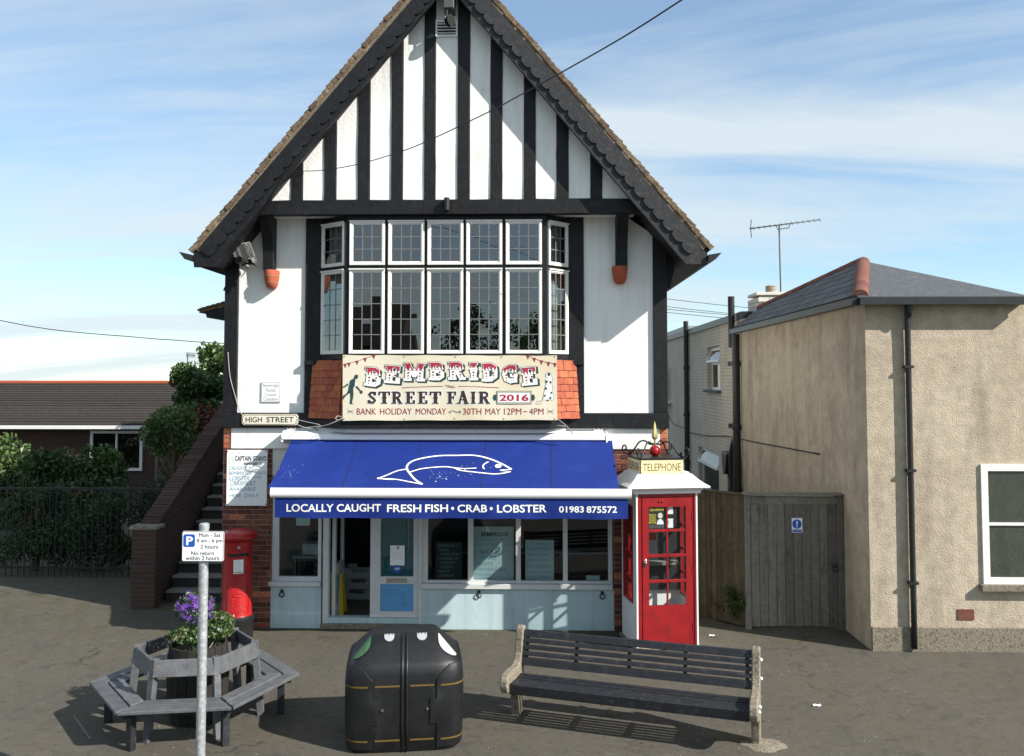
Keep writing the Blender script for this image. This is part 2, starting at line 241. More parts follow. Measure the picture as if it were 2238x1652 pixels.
    MT['asphalt'] = m
asphalt()
# ------------------------------------------------------------------ builders
MW = {}
class MB:
    def __init__(s): s.v = []; s.f = []
    def add(s, vs, fs):
        k = len(s.v); s.v += [Vector(p) for p in vs]; s.f += [tuple(i + k for i in f) for f in fs]; return s
    def box(s, x0, x1, y0, y1, z0, z1):
        return s.add([(x0,y0,z0),(x1,y0,z0),(x1,y1,z0),(x0,y1,z0),(x0,y0,z1),(x1,y0,z1),(x1,y1,z1),(x0,y1,z1)],
                     [(0,3,2,1),(4,5,6,7),(0,1,5,4),(1,2,6,5),(2,3,7,6),(3,0,4,7)])
    def hexa(s, p): return s.add(p, [(0,3,2,1),(4,5,6,7),(0,1,5,4),(1,2,6,5),(2,3,7,6),(3,0,4,7)])
    def bar(s, a, b, wd, ht, up=(0,0,1)):                      # rectangular bar from a to b
        a = Vector(a); b = Vector(b); d = (b - a).normalized(); u = Vector(up); sd = d.cross(u).normalized()*(wd/2); u2 = sd.cross(d).normalized()*(ht/2)
        return s.hexa([a-sd-u2, a+sd-u2, b+sd-u2, b-sd-u2, a-sd+u2, a+sd+u2, b+sd+u2, b-sd+u2])
    def prism(s, poly, y0, y1):                                # polygon (x,z) extruded along y
        n = len(poly); vs = [(x, y0, z) for x, z in poly] + [(x, y1, z) for x, z in poly]
        return s.add(vs, [tuple(range(n)), tuple(range(2*n-1, n-1, -1))] + [(i, i+n, (i+1) % n + n, (i+1) % n) for i in range(n)])
    def prismz(s, poly, z0, z1, poly2=None):                   # polygon (x,y) extruded along z
        n = len(poly); q = poly2 or poly; vs = [(x, y, z0) for x, y in poly] + [(x, y, z1) for x, y in q]
        return s.add(vs, [tuple(range(n-1, -1, -1)), tuple(range(n, 2*n))] + [(i, (i+1) % n, (i+1) % n + n, i+n) for i in range(n)])
    def prismx(s, poly, x0, x1):                               # polygon (y,z) extruded along x
        n = len(poly); vs = [(x0, y, z) for y, z in poly] + [(x1, y, z) for y, z in poly]
        return s.add(vs, [tuple(range(n)), tuple(range(2*n-1, n-1, -1))] + [(i, i+n, (i+1) % n + n, (i+1) % n) for i in range(n)])
    def tube(s, pts, r, n=8, close=False):
        pts = [Vector(p) for p in pts]; m = len(pts); rr = r if isinstance(r, (list, tuple)) else [r]*m; k = len(s.v); ref = None
        for i, p in enumerate(pts):
            if close: d = pts[(i+1) % m] - pts[i-1]
            else: d = pts[min(i+1, m-1)] - pts[max(i-1, 0)]
            d.normalize()
            if ref is None: ref = Vector((0,0,1)) if abs(d.z) < 0.9 else Vector((1,0,0))
            a = d.cross(ref)
            if a.length < 1e-4: a = d.cross(Vector((0,1,0)))
            a.normalize(); b = a.cross(d).normalized(); ref = b
            for j in range(n): t = 2*math.pi*j/n; s.v.append(p + a*(math.cos(t)*rr[i]) + b*(math.sin(t)*rr[i]))
        for i in range(m if close else m-1):
            i2 = (i+1) % m
            for j in range(n): s.f.append((k+i*n+j, k+i*n+(j+1) % n, k+i2*n+(j+1) % n, k+i2*n+j))
        if not close: s.f.append(tuple(k+j for j in range(n-1, -1, -1))); s.f.append(tuple(k+(m-1)*n+j for j in range(n)))
        return s
    def lathe(s, prof, c=(0,0,0), n=24, a0=0.0, a1=None):
        c = Vector(c); k = len(s.v); m = len(prof); full = a1 is None; a1 = 2*math.pi if full else a1; nn = n if full else n+1
        for r, z in prof:
            for j in range(nn): t = a0 + (a1-a0)*j/n; s.v.append(c + Vector((math.cos(t)*r, math.sin(t)*r, z)))
        for i in range(m-1):
            for j in range(n if full else n): s.f.append((k+i*nn+j, k+i*nn+(j+1) % nn, k+(i+1)*nn+(j+1) % nn, k+(i+1)*nn+j))
        if full: s.f.append(tuple(k+j for j in range(n-1, -1, -1))); s.f.append(tuple(k+(m-1)*nn+j for j in range(n)))
        return s
    def sphere(s, c, r, n=16, m=10, sc=(1,1,1)):
        c = Vector(c); pr = [(max(1e-3, math.sin(math.pi*i/m))*r, -math.cos(math.pi*i/m)*r) for i in range(m+1)]; k = len(s.v); s.lathe(pr, (0,0,0), n)
        for i in range(k, len(s.v)): q = s.v[i]; s.v[i] = c + Vector((q.x*sc[0], q.y*sc[1], q.z*sc[2]))
        return s
    def grid(s, fn, nu, nv):
        k = len(s.v)
        for i in range(nu+1):
            for j in range(nv+1): s.v.append(Vector(fn(i/nu, j/nv)))
        for i in range(nu):
            for j in range(nv): a = k+i*(nv+1)+j; s.f.append((a, a+nv+1, a+nv+2, a+1))
        return s
    def mesh(s, name, m, inv=None, smooth=False, bev=0.0, fix=True):
        me = bpy.data.meshes.new(name); vs = s.v if inv is None else [inv @ p for p in s.v]
        me.from_pydata([tuple(p) for p in vs], [], s.f)
        if fix or bev:
            bm = bmesh.new(); bm.from_mesh(me)
            if fix: bmesh.ops.recalc_face_normals(bm, faces=bm.faces)
            if bev: bmesh.ops.bevel(bm, geom=[e for e in bm.edges if len(e.link_faces) == 2 and e.calc_face_angle(0) > 0.5], offset=bev, segments=1, affect='EDGES', clamp_overlap=True)
            bm.to_mesh(me); bm.free()
        if smooth:
            me.shade_smooth()
            if smooth is not True: me.set_sharp_from_angle(angle=R(smooth))
        me.materials.append(MT[m]); return me
    def build(s, name, m, parent=None, smooth=False, bev=0.0, fix=True, loc=None):
        if parent is not None: mw = MW[parent]
        else:
            if loc is None:
                xs = [p.x for p in s.v]; ys = [p.y for p in s.v]; loc = ((min(xs)+max(xs))/2, (min(ys)+max(ys))/2, min(p.z for p in s.v))
            mw = Matrix.Translation(loc)
        me = s.mesh(name, m, mw.inverted(), smooth, bev, fix); o = bpy.data.objects.new(name, me); COL.objects.link(o); MW[o] = mw
        if parent is not None: o.parent = parent
        else: o.matrix_basis = mw
        return o
def tag(o, label=None, cat=None, group=None, kind=None):
    if label: o['label'] = label
    if cat: o['category'] = cat
    if group: o['group'] = group
    if kind: o['kind'] = kind
    return o
def thing(name, label, cat, loc=(0,0,0), rz=0.0, group=None):
    o = bpy.data.objects.new(name, None); COL.objects.link(o); o.empty_display_size = 0.2
    mw = Matrix.Translation(loc) @ Matrix.Rotation(rz, 4, 'Z'); o.matrix_basis = mw; MW[o] = mw; return tag(o, label, cat, group)
def piece(name, me, parent, mw):                                # an object that shares mesh data, placed in world space
    o = bpy.data.objects.new(name, me); COL.objects.link(o); o.parent = parent; o.matrix_basis = MW[parent].inverted() @ mw; MW[o] = mw; return o
def loc_mb(o): return MW[o]
class LB(MB):                                                    # builder in the local frame of a thing
    def build(s, name, m, parent, **k):
        s.v = [MW[parent] @ p for p in s.v]; return MB.build(s, name, m, parent, **k)
def TR(loc, rz=0, rx=0, ry=0): return Matrix.Translation(loc) @ Matrix.Rotation(rz, 4, 'Z') @ Matrix.Rotation(ry, 4, 'Y') @ Matrix.Rotation(rx, 4, 'X')
# flat lettering
_TX = {}
def glyphs(s, bold=0.0):
    k = (s, bold)
    if k in _TX: return _TX[k]
    c = bpy.data.curves.new('lettering', 'FONT'); c.body = s; c.size = 1; c.offset = bold; c.resolution_u = 3; c.fill_mode = 'FRONT'
    o = bpy.data.objects.new('lettering', c); me = o.to_mesh()
    vs = [(p.co.x, p.co.y) for p in me.vertices]; fs = [tuple(p.vertices) for p in me.polygons]; o.to_mesh_clear(); bpy.data.objects.remove(o); bpy.data.curves.remove(c)
    x0 = min(v[0] for v in vs); x1 = max(v[0] for v in vs); y0 = min(v[1] for v in vs); y1 = max(v[1] for v in vs)
    _TX[k] = ([((x-x0)/(x1-x0), (y-y0)/(y1-y0)) for x, y in vs], fs); return _TX[k]
def words(s, O, U, V, w, h, m, parent, bold=0.0, off=0.0015, slant=0.0, name='lettering', warp=None):
    vs, fs = glyphs(s, bold); U = Vector(U).normalized(); V = Vector(V).normalized(); Nn = U.cross(V); O = Vector(O); b = MB(); q = []
    for x, y in vs:
        p = O + U*(x*w + slant*y*h) + V*(y*h) + Nn*off
        if warp: p = warp(p)
        q.append(p)
    b.add(q, fs); return b.build(name, m, parent, fix=False)
def wordsP(s, x0, y0, x1, y1, Y, m, parent, bold=0.0, off=0.0015, slant=0.0, dy=0.0, warp=None):      # pixel box on the plane Y
    a = P(x0, y1, Y); b = P(x1, y1 + dy, Y); c = P(x0, y0, Y)
    return words(s, a, b - a, (0, 0, 1), (b - a).length, (c - a).length, m, parent, bold, off, slant, warp=warp)
def ribbon(b, pts, w, n, off=0.002):                             # flat painted stroke through 3-D points; w one width or one per point
    pts = [Vector(p) for p in pts]; n = Vector(n).normalized(); m = len(pts); L_ = []
    for i, p in enumerate(pts):
        d = (pts[min(i+1, m-1)] - pts[max(i-1, 0)]).normalized(); sd = n.cross(d).normalized(); ww = (w[i] if isinstance(w, (list, tuple)) else w)/2; L_.append((p + sd*ww + n*off, p - sd*ww + n*off))
    k = len(b.v)
    for q in L_: b.v += [q[0], q[1]]
    for i in range(m-1): b.f.append((k+2*i, k+2*i+1, k+2*i+3, k+2*i+2))
    return b
def spline(pts, n=6):
    pts = [Vector(p) for p in pts]; o = []
    for i in range(len(pts)-1):
        p0 = pts[max(i-1, 0)]; p1 = pts[i]; p2 = pts[i+1]; p3 = pts[min(i+2, len(pts)-1)]
        for j in range(n):
            t = j/n; o.append(0.5*((2*p1) + (p2-p0)*t + (2*p0-5*p1+4*p2-p3)*t*t + (3*p1-p0-3*p2+p3)*t**3))
    o.append(pts[-1]); return o
def leaves(b, n, fn, size, rng, shape=0.5, flat=0.0):           # leaf-sized faces at the points fn gives
    for _ in range(n):
        c = Vector(fn()); s = size*rng.uniform(0.6, 1.35)
        d = Vector((rng.gauss(0,1), rng.gauss(0,1), rng.gauss(0,1)*(1-flat))).normalized(); e = d.cross(Vector((rng.gauss(0,1), rng.gauss(0,1), rng.gauss(0,1)))).normalized()*s*shape; d = d*s; nn = d.cross(e).normalized()*s*0.12
        k = len(b.v); b.v += [c - d*0.5, c + e*0.5 + nn, c + d*0.5, c - e*0.5 + nn]; b.f.append((k, k+1, k+2, k+3))
# ------------------------------------------------------------------ the ground
gb = MB().add([(-60, -10.6, 0), (60, -10.6, 0), (60, 70, 0), (-60, 70, 0)], [(0, 1, 2, 3)])
tag(gb.build('pavement', 'asphalt', loc=(0, 0, 0), fix=False), kind='structure')
tag(MB().box(-60, 60, -10.75, -10.604, -0.2, 0.004).build('kerb', 'concrete', loc=(0, -10.7, 0)), kind='structure')
rb = MB().add([(-400, -400, -0.12), (400, -400, -0.12), (400, 400, -0.12), (-400, 400, -0.12)], [(0, 1, 2, 3)])
tag(rb.build('road', 'asphalt', loc=(0, 0, -0.12), fix=False), kind='structure')
# ------------------------------------------------------------------ the shop building
XL, XR = PX(490), PX(1458); YG, YB = -0.45, -0.68; DEP = 9.0
shop = thing('village_shop', 'white and black half-timbered shop building with steep gable and leaded bay window', 'shop', ((XL+XR)/2, 0, 0))
def part(b, name, m, parent=None, **k): return b.build(name, m, parent if parent is not None else shop, **k)
Zbeam0, Zbeam1 = PZ(935), PZ(902)                               # black beam over the shop
Zband = PZ(981)
# gable lines, on the barge plane
def lineP(a, b, Y): return P(*a, Y), P(*b, Y)
def cross2(p, q, r, s):
    d1 = q - p; d2 = s - r; den = d1.x*d2.z - d1.z*d2.x; t = ((r.x-p.x)*d2.z - (r.z-p.z)*d2.x)/den; return p + d1*t
To0, To1 = lineP((414, 543), (873.7, 0), YB); Tb0, Tb1 = lineP((423.7, 556.5), (901.7, 0), YB); Bl0, Bl1 = lineP((465, 584), (952, 0), YB)
So0, So1 = lineP((1558, 537.7), (1097, 7), YB); Sb0, Sb1 = lineP((1545, 549), (1097, 33.6), YB); Br0, Br1 = lineP((1498, 579), (1097, 108), YB)
Aout = cross2(To0, To1, So0, So1); Atb = cross2(Tb0, Tb1, Sb0, Sb1); Alow = cross2(Bl0, Bl1, Br0, Br1)
xz = lambda p: (p.x, p.z)
def atz(p, q, z): t = (z-p.z)/(q.z-p.z); return p.x + (q.x-p.x)*t
# side, back and inner walls
b = MB(); b.box(XL+0.006, XL+0.25, 0.30, DEP, -0.05, 5.2); b.box(XR-0.25, XR-0.006, 0.30, DEP, -0.05, 5.2); b.box(XL+0.25, XR-0.25, DEP-0.25, DEP, -0.05, 5.2)
part(b, 'side_wall', 'plaster')
part(MB().box(XL+0.25, XR-0.25, 0.30, DEP-0.25, 2.62, 2.80), 'upper_floor', 'mid_room')
part(MB().box(XL+0.25, XR-0.25, 0.02, DEP-0.25, -0.02, 0.07), 'shop_floor', 'skirting')
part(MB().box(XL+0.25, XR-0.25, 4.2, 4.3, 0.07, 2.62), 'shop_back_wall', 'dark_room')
part(MB().box(XL+0.25, XR-0.25, 4.4, 4.5, 2.80, 6.2), 'chamber_back_wall', 'mid_room')
part(MB().box(XL+0.25, XR-0.25, 0.0, DEP-0.25, 6.22, 6.30), 'chamber_ceiling', 'mid_room')
# brick piers
BL, BH, BT = 0.215, 0.065, 0.075
BRM = {}
for kx in (0.215, 0.1025, 0.158):
    BRM[kx] = MB().box(-kx/2, kx/2, -0.006, 0.08, -BH/2, BH/2).mesh('brick', 'brick', bev=0.004)
    BRM[-kx] = MB().box(-kx/2, kx/2, -0.006, 0.08, -BH/2, BH/2).mesh('brick', 'brick_bright', bev=0.004)
def brickwork(parent, x0, x1, z0, z1, y, bright=False, skip=None):
    r = 0; z = z0 + BT/2
    while z < z1 - 0.02:
        x = x0; seq = [BL, BL, BL] if r % 2 == 0 else [0.1025, BL, BL, BL]; i = 0
        while x < x1 - 0.03:
            w_ = (BL if not (r % 2 and i == 0) else 0.1025); w_ = min(w_, x1 - x)
            if w_ > 0.045 and not (skip and skip(x + w_/2, z)):
                key = BL if w_ > 0.19 else (0.158 if w_ > 0.13 else 0.1025)
                sx = w_/key
                piece('brick', BRM[-key if bright or random.random() < 0.08 else key], parent, Matrix.Translation((x + w_/2, y + random.uniform(-0.003, 0.003), z)) @ Matrix.Diagonal((sx, 1, 1, 1)) @ Matrix.Rotation(random.gauss(0, 0.006), 4, 'Y'))
            x += w_ + 0.010; i += 1
        z += BT; r += 1
XPL, XPR = PX(597), PX(1339)
pl = part(MB().box(XL, XPL, 0.009, 0.30, -0.05, Zbeam0), 'brick_pier', 'mortar')
pr = part(MB().box(XPR, XR, 0.009, 0.30, -0.05, Zbeam0), 'brick_pier', 'mortar')
XB0, XB1 = PX(505, 960), PX(1441, 960)
brickwork(pl, XL + 0.004, XPL - 0.004, 0.0, Zband - 0.005, 0.006)
brickwork(pr, XPR + 0.004, XR - 0.004, 0.0, Zband - 0.005, 0.006)
brickwork(pl, XL + 0.004, XB0 - 0.008, Zband, Zbeam0 - 0.005, 0.006, True); brickwork(pr, XB1 + 0.008, XR - 0.004, Zband, Zbeam0 - 0.005, 0.006, True)
part(MB().box(XB0, XB1, -0.016, 0.32, Zband, Zbeam0), 'white_fascia_band', 'plaster', bev=0.006)
part(MB().box(XPL, XPR, 0.02, 0.30, PZ(1040), Zband), 'shopfront_header', 'plaster_dull')
# first floor: posts, beam, plaster panels
part(MB().box(XL - 0.01, XR + 0.01, -0.075, 0.30, Zbeam0, Zbeam1), 'bressummer_beam', 'black_timber', bev=0.008)
zc = 6.15
xlp, xlp2 = PX(519.5), PX(666); xrp2, xrp = PX(1276), PX(1427.5)
roofz = lambda x: min(Bl0.z + (x-Bl0.x)*(Bl1.z-Bl0.z)/(Bl1.x-Bl0.x), Br0.z + (x-Br0.x)*(Br1.z-Br0.z)/(Br1.x-Br0.x)) + 0.10
for a, c in ((XL, xlp), (xrp, XR)):
    part(MB().prism([(a, Zbeam1), (c, Zbeam1), (c, min(zc, roofz(c))), (a, min(zc, roofz(a)))], -0.045, 0.30), 'corner_post', 'black_timber', bev=0.008)
for a, c in ((xlp, xlp2), (xrp2, xrp)):
    m_ = (a + c)/2
    pts = [(a, Zbeam1), (c, Zbeam1), (c, min(zc, roofz(c))), (m_, min(zc, roofz(m_))), (a, min(zc, roofz(a)))]
    part(MB().prism(pts, 0.0, 0.30), 'plaster_panel', 'plaster')
for a, c in ((xlp2, PX(704)), (PX(1238), xrp2)):
    part(MB().box(a, c, -0.04, 0.30, Zbeam1, zc), 'bay_jamb', 'black_timber', bev=0.006)
# jettied gable
Zj0, Zj1 = PZ(468, YG - 0.04), PZ(436, YG - 0.04)
xj0 = atz(Bl0, Bl1, Zj0) - 0.10; xj1 = atz(Br0, Br1, Zj0) + 0.10
part(MB().prism([(xj0, Zj0), (xj1, Zj0), (atz(Br0, Br1, Zj1) + 0.1, Zj1), (atz(Bl0, Bl1, Zj1) - 0.1, Zj1)], YG - 0.04, YG + 0.10), 'jetty_beam', 'black_timber', bev=0.008)
part(MB().box(xj0 + 0.12, xj1 - 0.12, YG + 0.10, 0.0, Zj0 + 0.03, Zj0 + 0.08), 'jetty_soffit', 'plaster')
apg = Alow.z + 0.10; xa = Alow.x
bnd = lambda z, s: (atz(Bl0, Bl1, z) - 0.12) if s < 0 else (atz(Br0, Br1, z) + 0.12)
studs = [(637, 662), (709, 735), (782, 808), (855, 880), (927, 951), (1000, 1026), (1072, 1097), (1145, 1170), (1216, 1242), (1290, 1315)]
part(MB().prism([(bnd(Zj1, -1), Zj1), (bnd(Zj1, 1), Zj1), (xa, apg + 0.1)], YG + 0.05, YG + 0.20), 'gable_wall', 'plaster')
rt_ = lambda x: roofz(x) + 0.02
for a, c in studs:
    x0 = PX(a, 400, YG); x1 = PX(c, 400, YG)
    zt1, zt0 = rt_(x1), rt_(x0); jt = lambda: random.uniform(-0.008, 0.008)
    rgt = [(x1 + jt(), Zj1 + (zt1 - Zj1)*k/6) for k in range(6)] + [(x1, zt1)]; lft = [(x0, zt0)] + [(x0 + jt(), Zj1 + (zt0 - Zj1)*k/6) for k in range(5, -1, -1)]   # hand-cut edges
    poly = rgt + ([(xa, rt_(xa))] if x0 < xa < x1 else []) + lft
    part(MB().prism(poly, YG - 0.02, YG + 0.06), 'timber_stud', 'black_timber', bev=0.005)
edges = [bnd(Zj1, -1)] + [PX(v, 400, YG) for s_ in studs for v in s_] + [bnd(Zj1, 1)]
for i in range(0, len(edges), 2):                                # plaster infill between the studs, a little uneven
    x0, x1 = edges[i] + 0.004, edges[i+1] - 0.004
    poly = [(x0, Zj1 + random.uniform(0.004, 0.018)), (x1, Zj1 + random.uniform(0.004, 0.018)), (x1, rt_(x1)), (x0, rt_(x0))]
    if x0 < xa < x1: poly.insert(3, (xa, rt_(xa)))
    if i == 0: poly = [poly[0], poly[1], poly[2]]
    if i == len(edges) - 2: poly = [poly[0], poly[1], poly[3]]
    part(MB().prism(poly, YG, YG + 0.05), 'infill_panel', 'plaster')
# roof
Y0R = YB + 0.03
rl = [xz(Tb0), xz(Atb), (Alow.x, Alow.z + 0.12), (Bl0.x - 0.02, Bl0.z + 0.03), (Tb0.x, Bl0.z + 0.03)]
rr = [xz(Sb0), xz(Atb), (Alow.x, Alow.z + 0.12), (Br0.x + 0.02, Br0.z + 0.03), (Sb0.x, Br0.z + 0.03)]
roof = part(MB().prism(rl, Y0R, DEP + 0.3).prism(rr, Y0R, DEP + 0.3), 'roof', 'black_timber')
part(MB().prism([xz(Tb0), xz(Atb), (Alow.x, Alow.z), xz(Bl0), (Tb0.x + 0.01, Bl0.z)], YB - 0.03, Y0R), 'bargeboard', 'black_timber', bev=0.006)
part(MB().prism([xz(Sb0), xz(Atb), (Alow.x, Alow.z), xz(Br0), (Sb0.x - 0.01, Br0.z)], YB - 0.03, Y0R), 'bargeboard', 'weathered_barge', bev=0.006)
def scallop(t0, t1, l0, l1, m):                                  # scalloped apron board fixed on the face of a bargeboard
    t0 = Vector((t0.x, 0, t0.z)); t1 = Vector((t1.x, 0, t1.z)); d = (t1 - t0); ln = d.length; d.normalize()
    nrm = Vector((l0.x - t0.x, 0, l0.z - t0.z)); nrm = (nrm - d*nrm.dot(d)); wd = nrm.length; nrm.normalize()
    nsc = int(ln/0.20); pts = [t0, t1]; wv = []
    for i in range(nsc*8 + 1):
        u = 1 - i/(nsc*8); ph = (i % 8)/8
        dep = wd*0.50 + 0.055*math.sqrt(max(0, 1 - (2*ph-1)**2)); wv.append(t0 + d*(ln*u) + nrm*dep)
    poly = [(p.x, p.z) for p in [t0 + nrm*0.01, t1 + nrm*0.01] + wv]
    part(MB().prism(poly, YB - 0.058, YB - 0.03), 'scalloped_board', m)
scallop(Tb0 + (Tb1-Tb0).normalized()*0.12, Tb0 + (Atb-Tb0)*0.97, Bl0 + Vector((0.02, 0, 0)), Bl1, 'black_timber'); scallop(Sb0 + (Sb1-Sb0).normalized()*0.12, Sb0 + (Atb-Sb0)*0.97, Br0 - Vector((0.02, 0, 0)), Br1, 'weathered_barge')
tl = MB().prism([(-0.02, -0.085), (0.135, -0.085), (0.135, -0.03), (-0.02, -0.005)], -0.05, 0.22).mesh('verge_tile', 'roof_tile', bev=0.004)
for o0, ap, sgn in ((To0, Aout, 1), (So0, Aout, -1)):
    d = Vector((ap.x - o0.x, 0, ap.z - o0.z)); ln = d.length; d.normalize(); n_ = Vector((-d.z, 0, d.x))*sgn
    # mortar bed under the tiles
    q = [o0 + d*0.05 - n_*0.075, o0 + d*ln - n_*0.075, o0 + d*ln - n_*0.15, o0 + d*0.05 - n_*0.15]
    part(MB().prism([(p.x, p.z) for p in q], YB - 0.035, YB + 0.15), 'verge_bedding', 'verge_mortar', roof)
    k = 0; s_ = 0.0
    while s_ < ln - 0.06:
        p = o0 + d*s_; ang = math.atan2(d.z, d.x)
        mw = Matrix.Translation((p.x, YB + random.uniform(-0.012, 0.012), p.z)) @ Matrix.Rotation(-ang, 4, 'Y')
        if sgn < 0: mw = mw @ Matrix.Diagonal((1, 1, -1, 1))
        piece('verge_tile', tl, roof, mw @ Matrix.Translation((0, 0, random.uniform(-0.008, 0.006)))); s_ += 0.098; k += 1
for o0, sgn in ((To0, -1), (So0, 1)):                            # roof slope courses behind the verge
    ap = Aout; d = Vector((ap.x - o0.x, 0, ap.z - o0.z)); ln = d.length; d.normalize(); n_ = Vector((-d.z, 0, d.x))*(-sgn); bb = MB(); s_ = 0
    while s_ < ln - 0.05:
        a = o0 + d*s_ - n_*0.03; c = o0 + d*(s_+0.12) - n_*0.055; e = o0 + d*(s_+0.12) - n_*0.10; f = o0 + d*s_ - n_*0.06
        bb.prism([(a.x, a.z), (c.x, c.z), (e.x, e.z), (f.x, f.z)], YB + 0.23, DEP + 0.3); s_ += 0.098
    part(bb, 'tile_courses', 'roof_tile', roof)
# gutters on both eaves with a swan-neck downpipe
for px, sg in ((412, -1), (1557, 1)):
    q = P(px, 563, YB); x = q.x; z = q.z
    part(MB().prism([(x - 0.11, z + 0.075) if sg < 0 else (x + 0.11, z + 0.06), (x + 0.075*(-sg), z + 0.03), (x + 0.075*(-sg), z - 0.05), (x + 0.03*sg, z - 0.03)], YB - 0.08, DEP + 0.3), 'gutter', 'black_plastic_pipe')
xe = Tb0.x + 0.06
part(MB().tube(spline([(xe, 0.9, 5.22), (xe, 0.9, 5.0), (xe + 0.03, 0.9, 4.86), (XL - 0.1, 0.9, 4.66), (XL - 0.06, 0.9, 4.5), (XL - 0.06, 0.9, 0.0)]), 0.045, 8), 'downpipe', 'black_plastic_pipe', smooth=True)
# eave soffit boxes closing the jetty ends, with short struts
for s_, (e0, ex) in ((-1, (XL, Bl0)), (1, (XR, Br0))):
    z0 = ex.z + 0.02; xo = ex.x + 0.05*s_*-1
    part(MB().prism([(e0 - 0.0*s_, z0 + 0.35), (e0, z0 - 0.28), (e0 + 0.05*s_, z0 - 0.28), (xo, z0), (xo, z0 + 0.06)], 0.02, 0.12), 'eave_strut', 'black_timber')
# the small tiled porch roof on the staircase side
pz = P(440, 682, 1.6)
porch = MB().prism([(XL - 0.002, pz.z + 0.30), (XL - 0.002, pz.z + 0.22), (pz.x, pz.z - 0.02), (pz.x, pz.z + 0.03)], 1.5, 3.6)
pr_ = part(porch, 'porch_roof', 'roof_tile')
for i in range(6):
    x0 = pz.x - 0.02 + i*0.085; zz = pz.z + 0.035 + (x0 - pz.x)*0.27/(XL - pz.x)
    part(MB().prism([(x0, zz + 0.005), (x0 + 0.1, zz + 0.05), (x0 + 0.1, zz + 0.03), (x0, zz - 0.018)], 1.46, 3.62), 'porch_tile_course', 'roof_tile', pr_)
part(MB().prism([(XL - 0.002, pz.z + 0.16), (XL - 0.002, pz.z - 0.30), (XL - 0.05, pz.z - 0.24), (pz.x + 0.12, pz.z - 0.10), (pz.x + 0.10, pz.z)], 1.52, 1.62), 'porch_bracket', 'black_timber')
# gable vent, pulley hoist, stub pipe
v0 = P(952, 82, YG); v1 = P(1000, 44, YG)
vent = part(MB().box(v0.x, v0.x + 0.025, YG - 0.03, YG + 0.0, v0.z, v1.z).box(v1.x - 0.025, v1.x, YG - 0.03, YG + 0.0, v0.z, v1.z).box(v0.x + 0.025, v1.x - 0.025, YG - 0.03, YG, v0.z, v0.z + 0.03).box(v0.x + 0.025, v1.x - 0.025, YG - 0.03, YG, v1.z - 0.04, v1.z), 'gable_vent', 'white_frame')
part(MB().box(v0.x + 0.025, v1.x - 0.025, YG - 0.012, YG - 0.002, v0.z + 0.03, v1.z - 0.04), 'vent_backing', 'print_black', vent)
for i in range(4):
    z = v0.z + 0.06 + i*0.045
    part(MB().hexa([(v0.x+0.025, YG-0.026, z-0.012), (v1.x-0.025, YG-0.026, z-0.012), (v1.x-0.025, YG-0.013, z+0.0), (v0.x+0.025, YG-0.013, z+0.0), (v0.x+0.025, YG-0.026, z-0.002), (v1.x-0.025, YG-0.026, z-0.002), (v1.x-0.025, YG-0.013, z+0.010), (v0.x+0.025, YG-0.013, z+0.010)]), 'vent_slat', 'white_frame', vent)
h0 = P(981, 12, YB + 0.02)
hoist = part(MB().box(h0.x - 0.075, h0.x + 0.075, YB - 0.06, YG + 0.06, h0.z - 0.07, h0.z + 0.20), 'hoist_beam', 'speaker_grey', bev=0.01)
hp = P(982, 42, YB)
part(MB().tube([(hp.x, YB, h0.z - 0.06), (hp.x, YB, hp.z + 0.13)], 0.014).tube([(hp.x - 0.035, YB - 0.03, hp.z + 0.12), (hp.x - 0.035, YB - 0.03, hp.z - 0.03)], 0.012).tube([(hp.x - 0.035, YB + 0.03, hp.z + 0.12), (hp.x - 0.035, YB + 0.03, hp.z - 0.03)], 0.012), 'hoist_hook', 'iron_black', hoist)
wb = MB().lathe([(0.03, -0.03), (0.085, -0.03), (0.085, -0.018), (0.06, -0.008), (0.06, 0.008), (0.085, 0.018), (0.085, 0.03), (0.03, 0.03)], n=20)
wb.v = [Vector((p.z, p.y, p.x)) @ Matrix.Rotation(0.6, 3, 'Z') + Vector((hp.x, YB, hp.z - 0.02)) for p in wb.v]
part(wb, 'pulley_wheel', 'iron_black', hoist, smooth=40)
sp_ = P(976, 446, YG - 0.1)
part(MB().tube([(sp_.x, YG - 0.1, sp_.z - 0.09), (sp_.x, YG - 0.1, sp_.z + 0.09)], 0.04, 14).box(sp_.x - 0.02, sp_.x + 0.02, YG - 0.1, YG - 0.03, sp_.z - 0.09, sp_.z - 0.05), 'flag_pole_socket', 'iron_black', smooth=40)
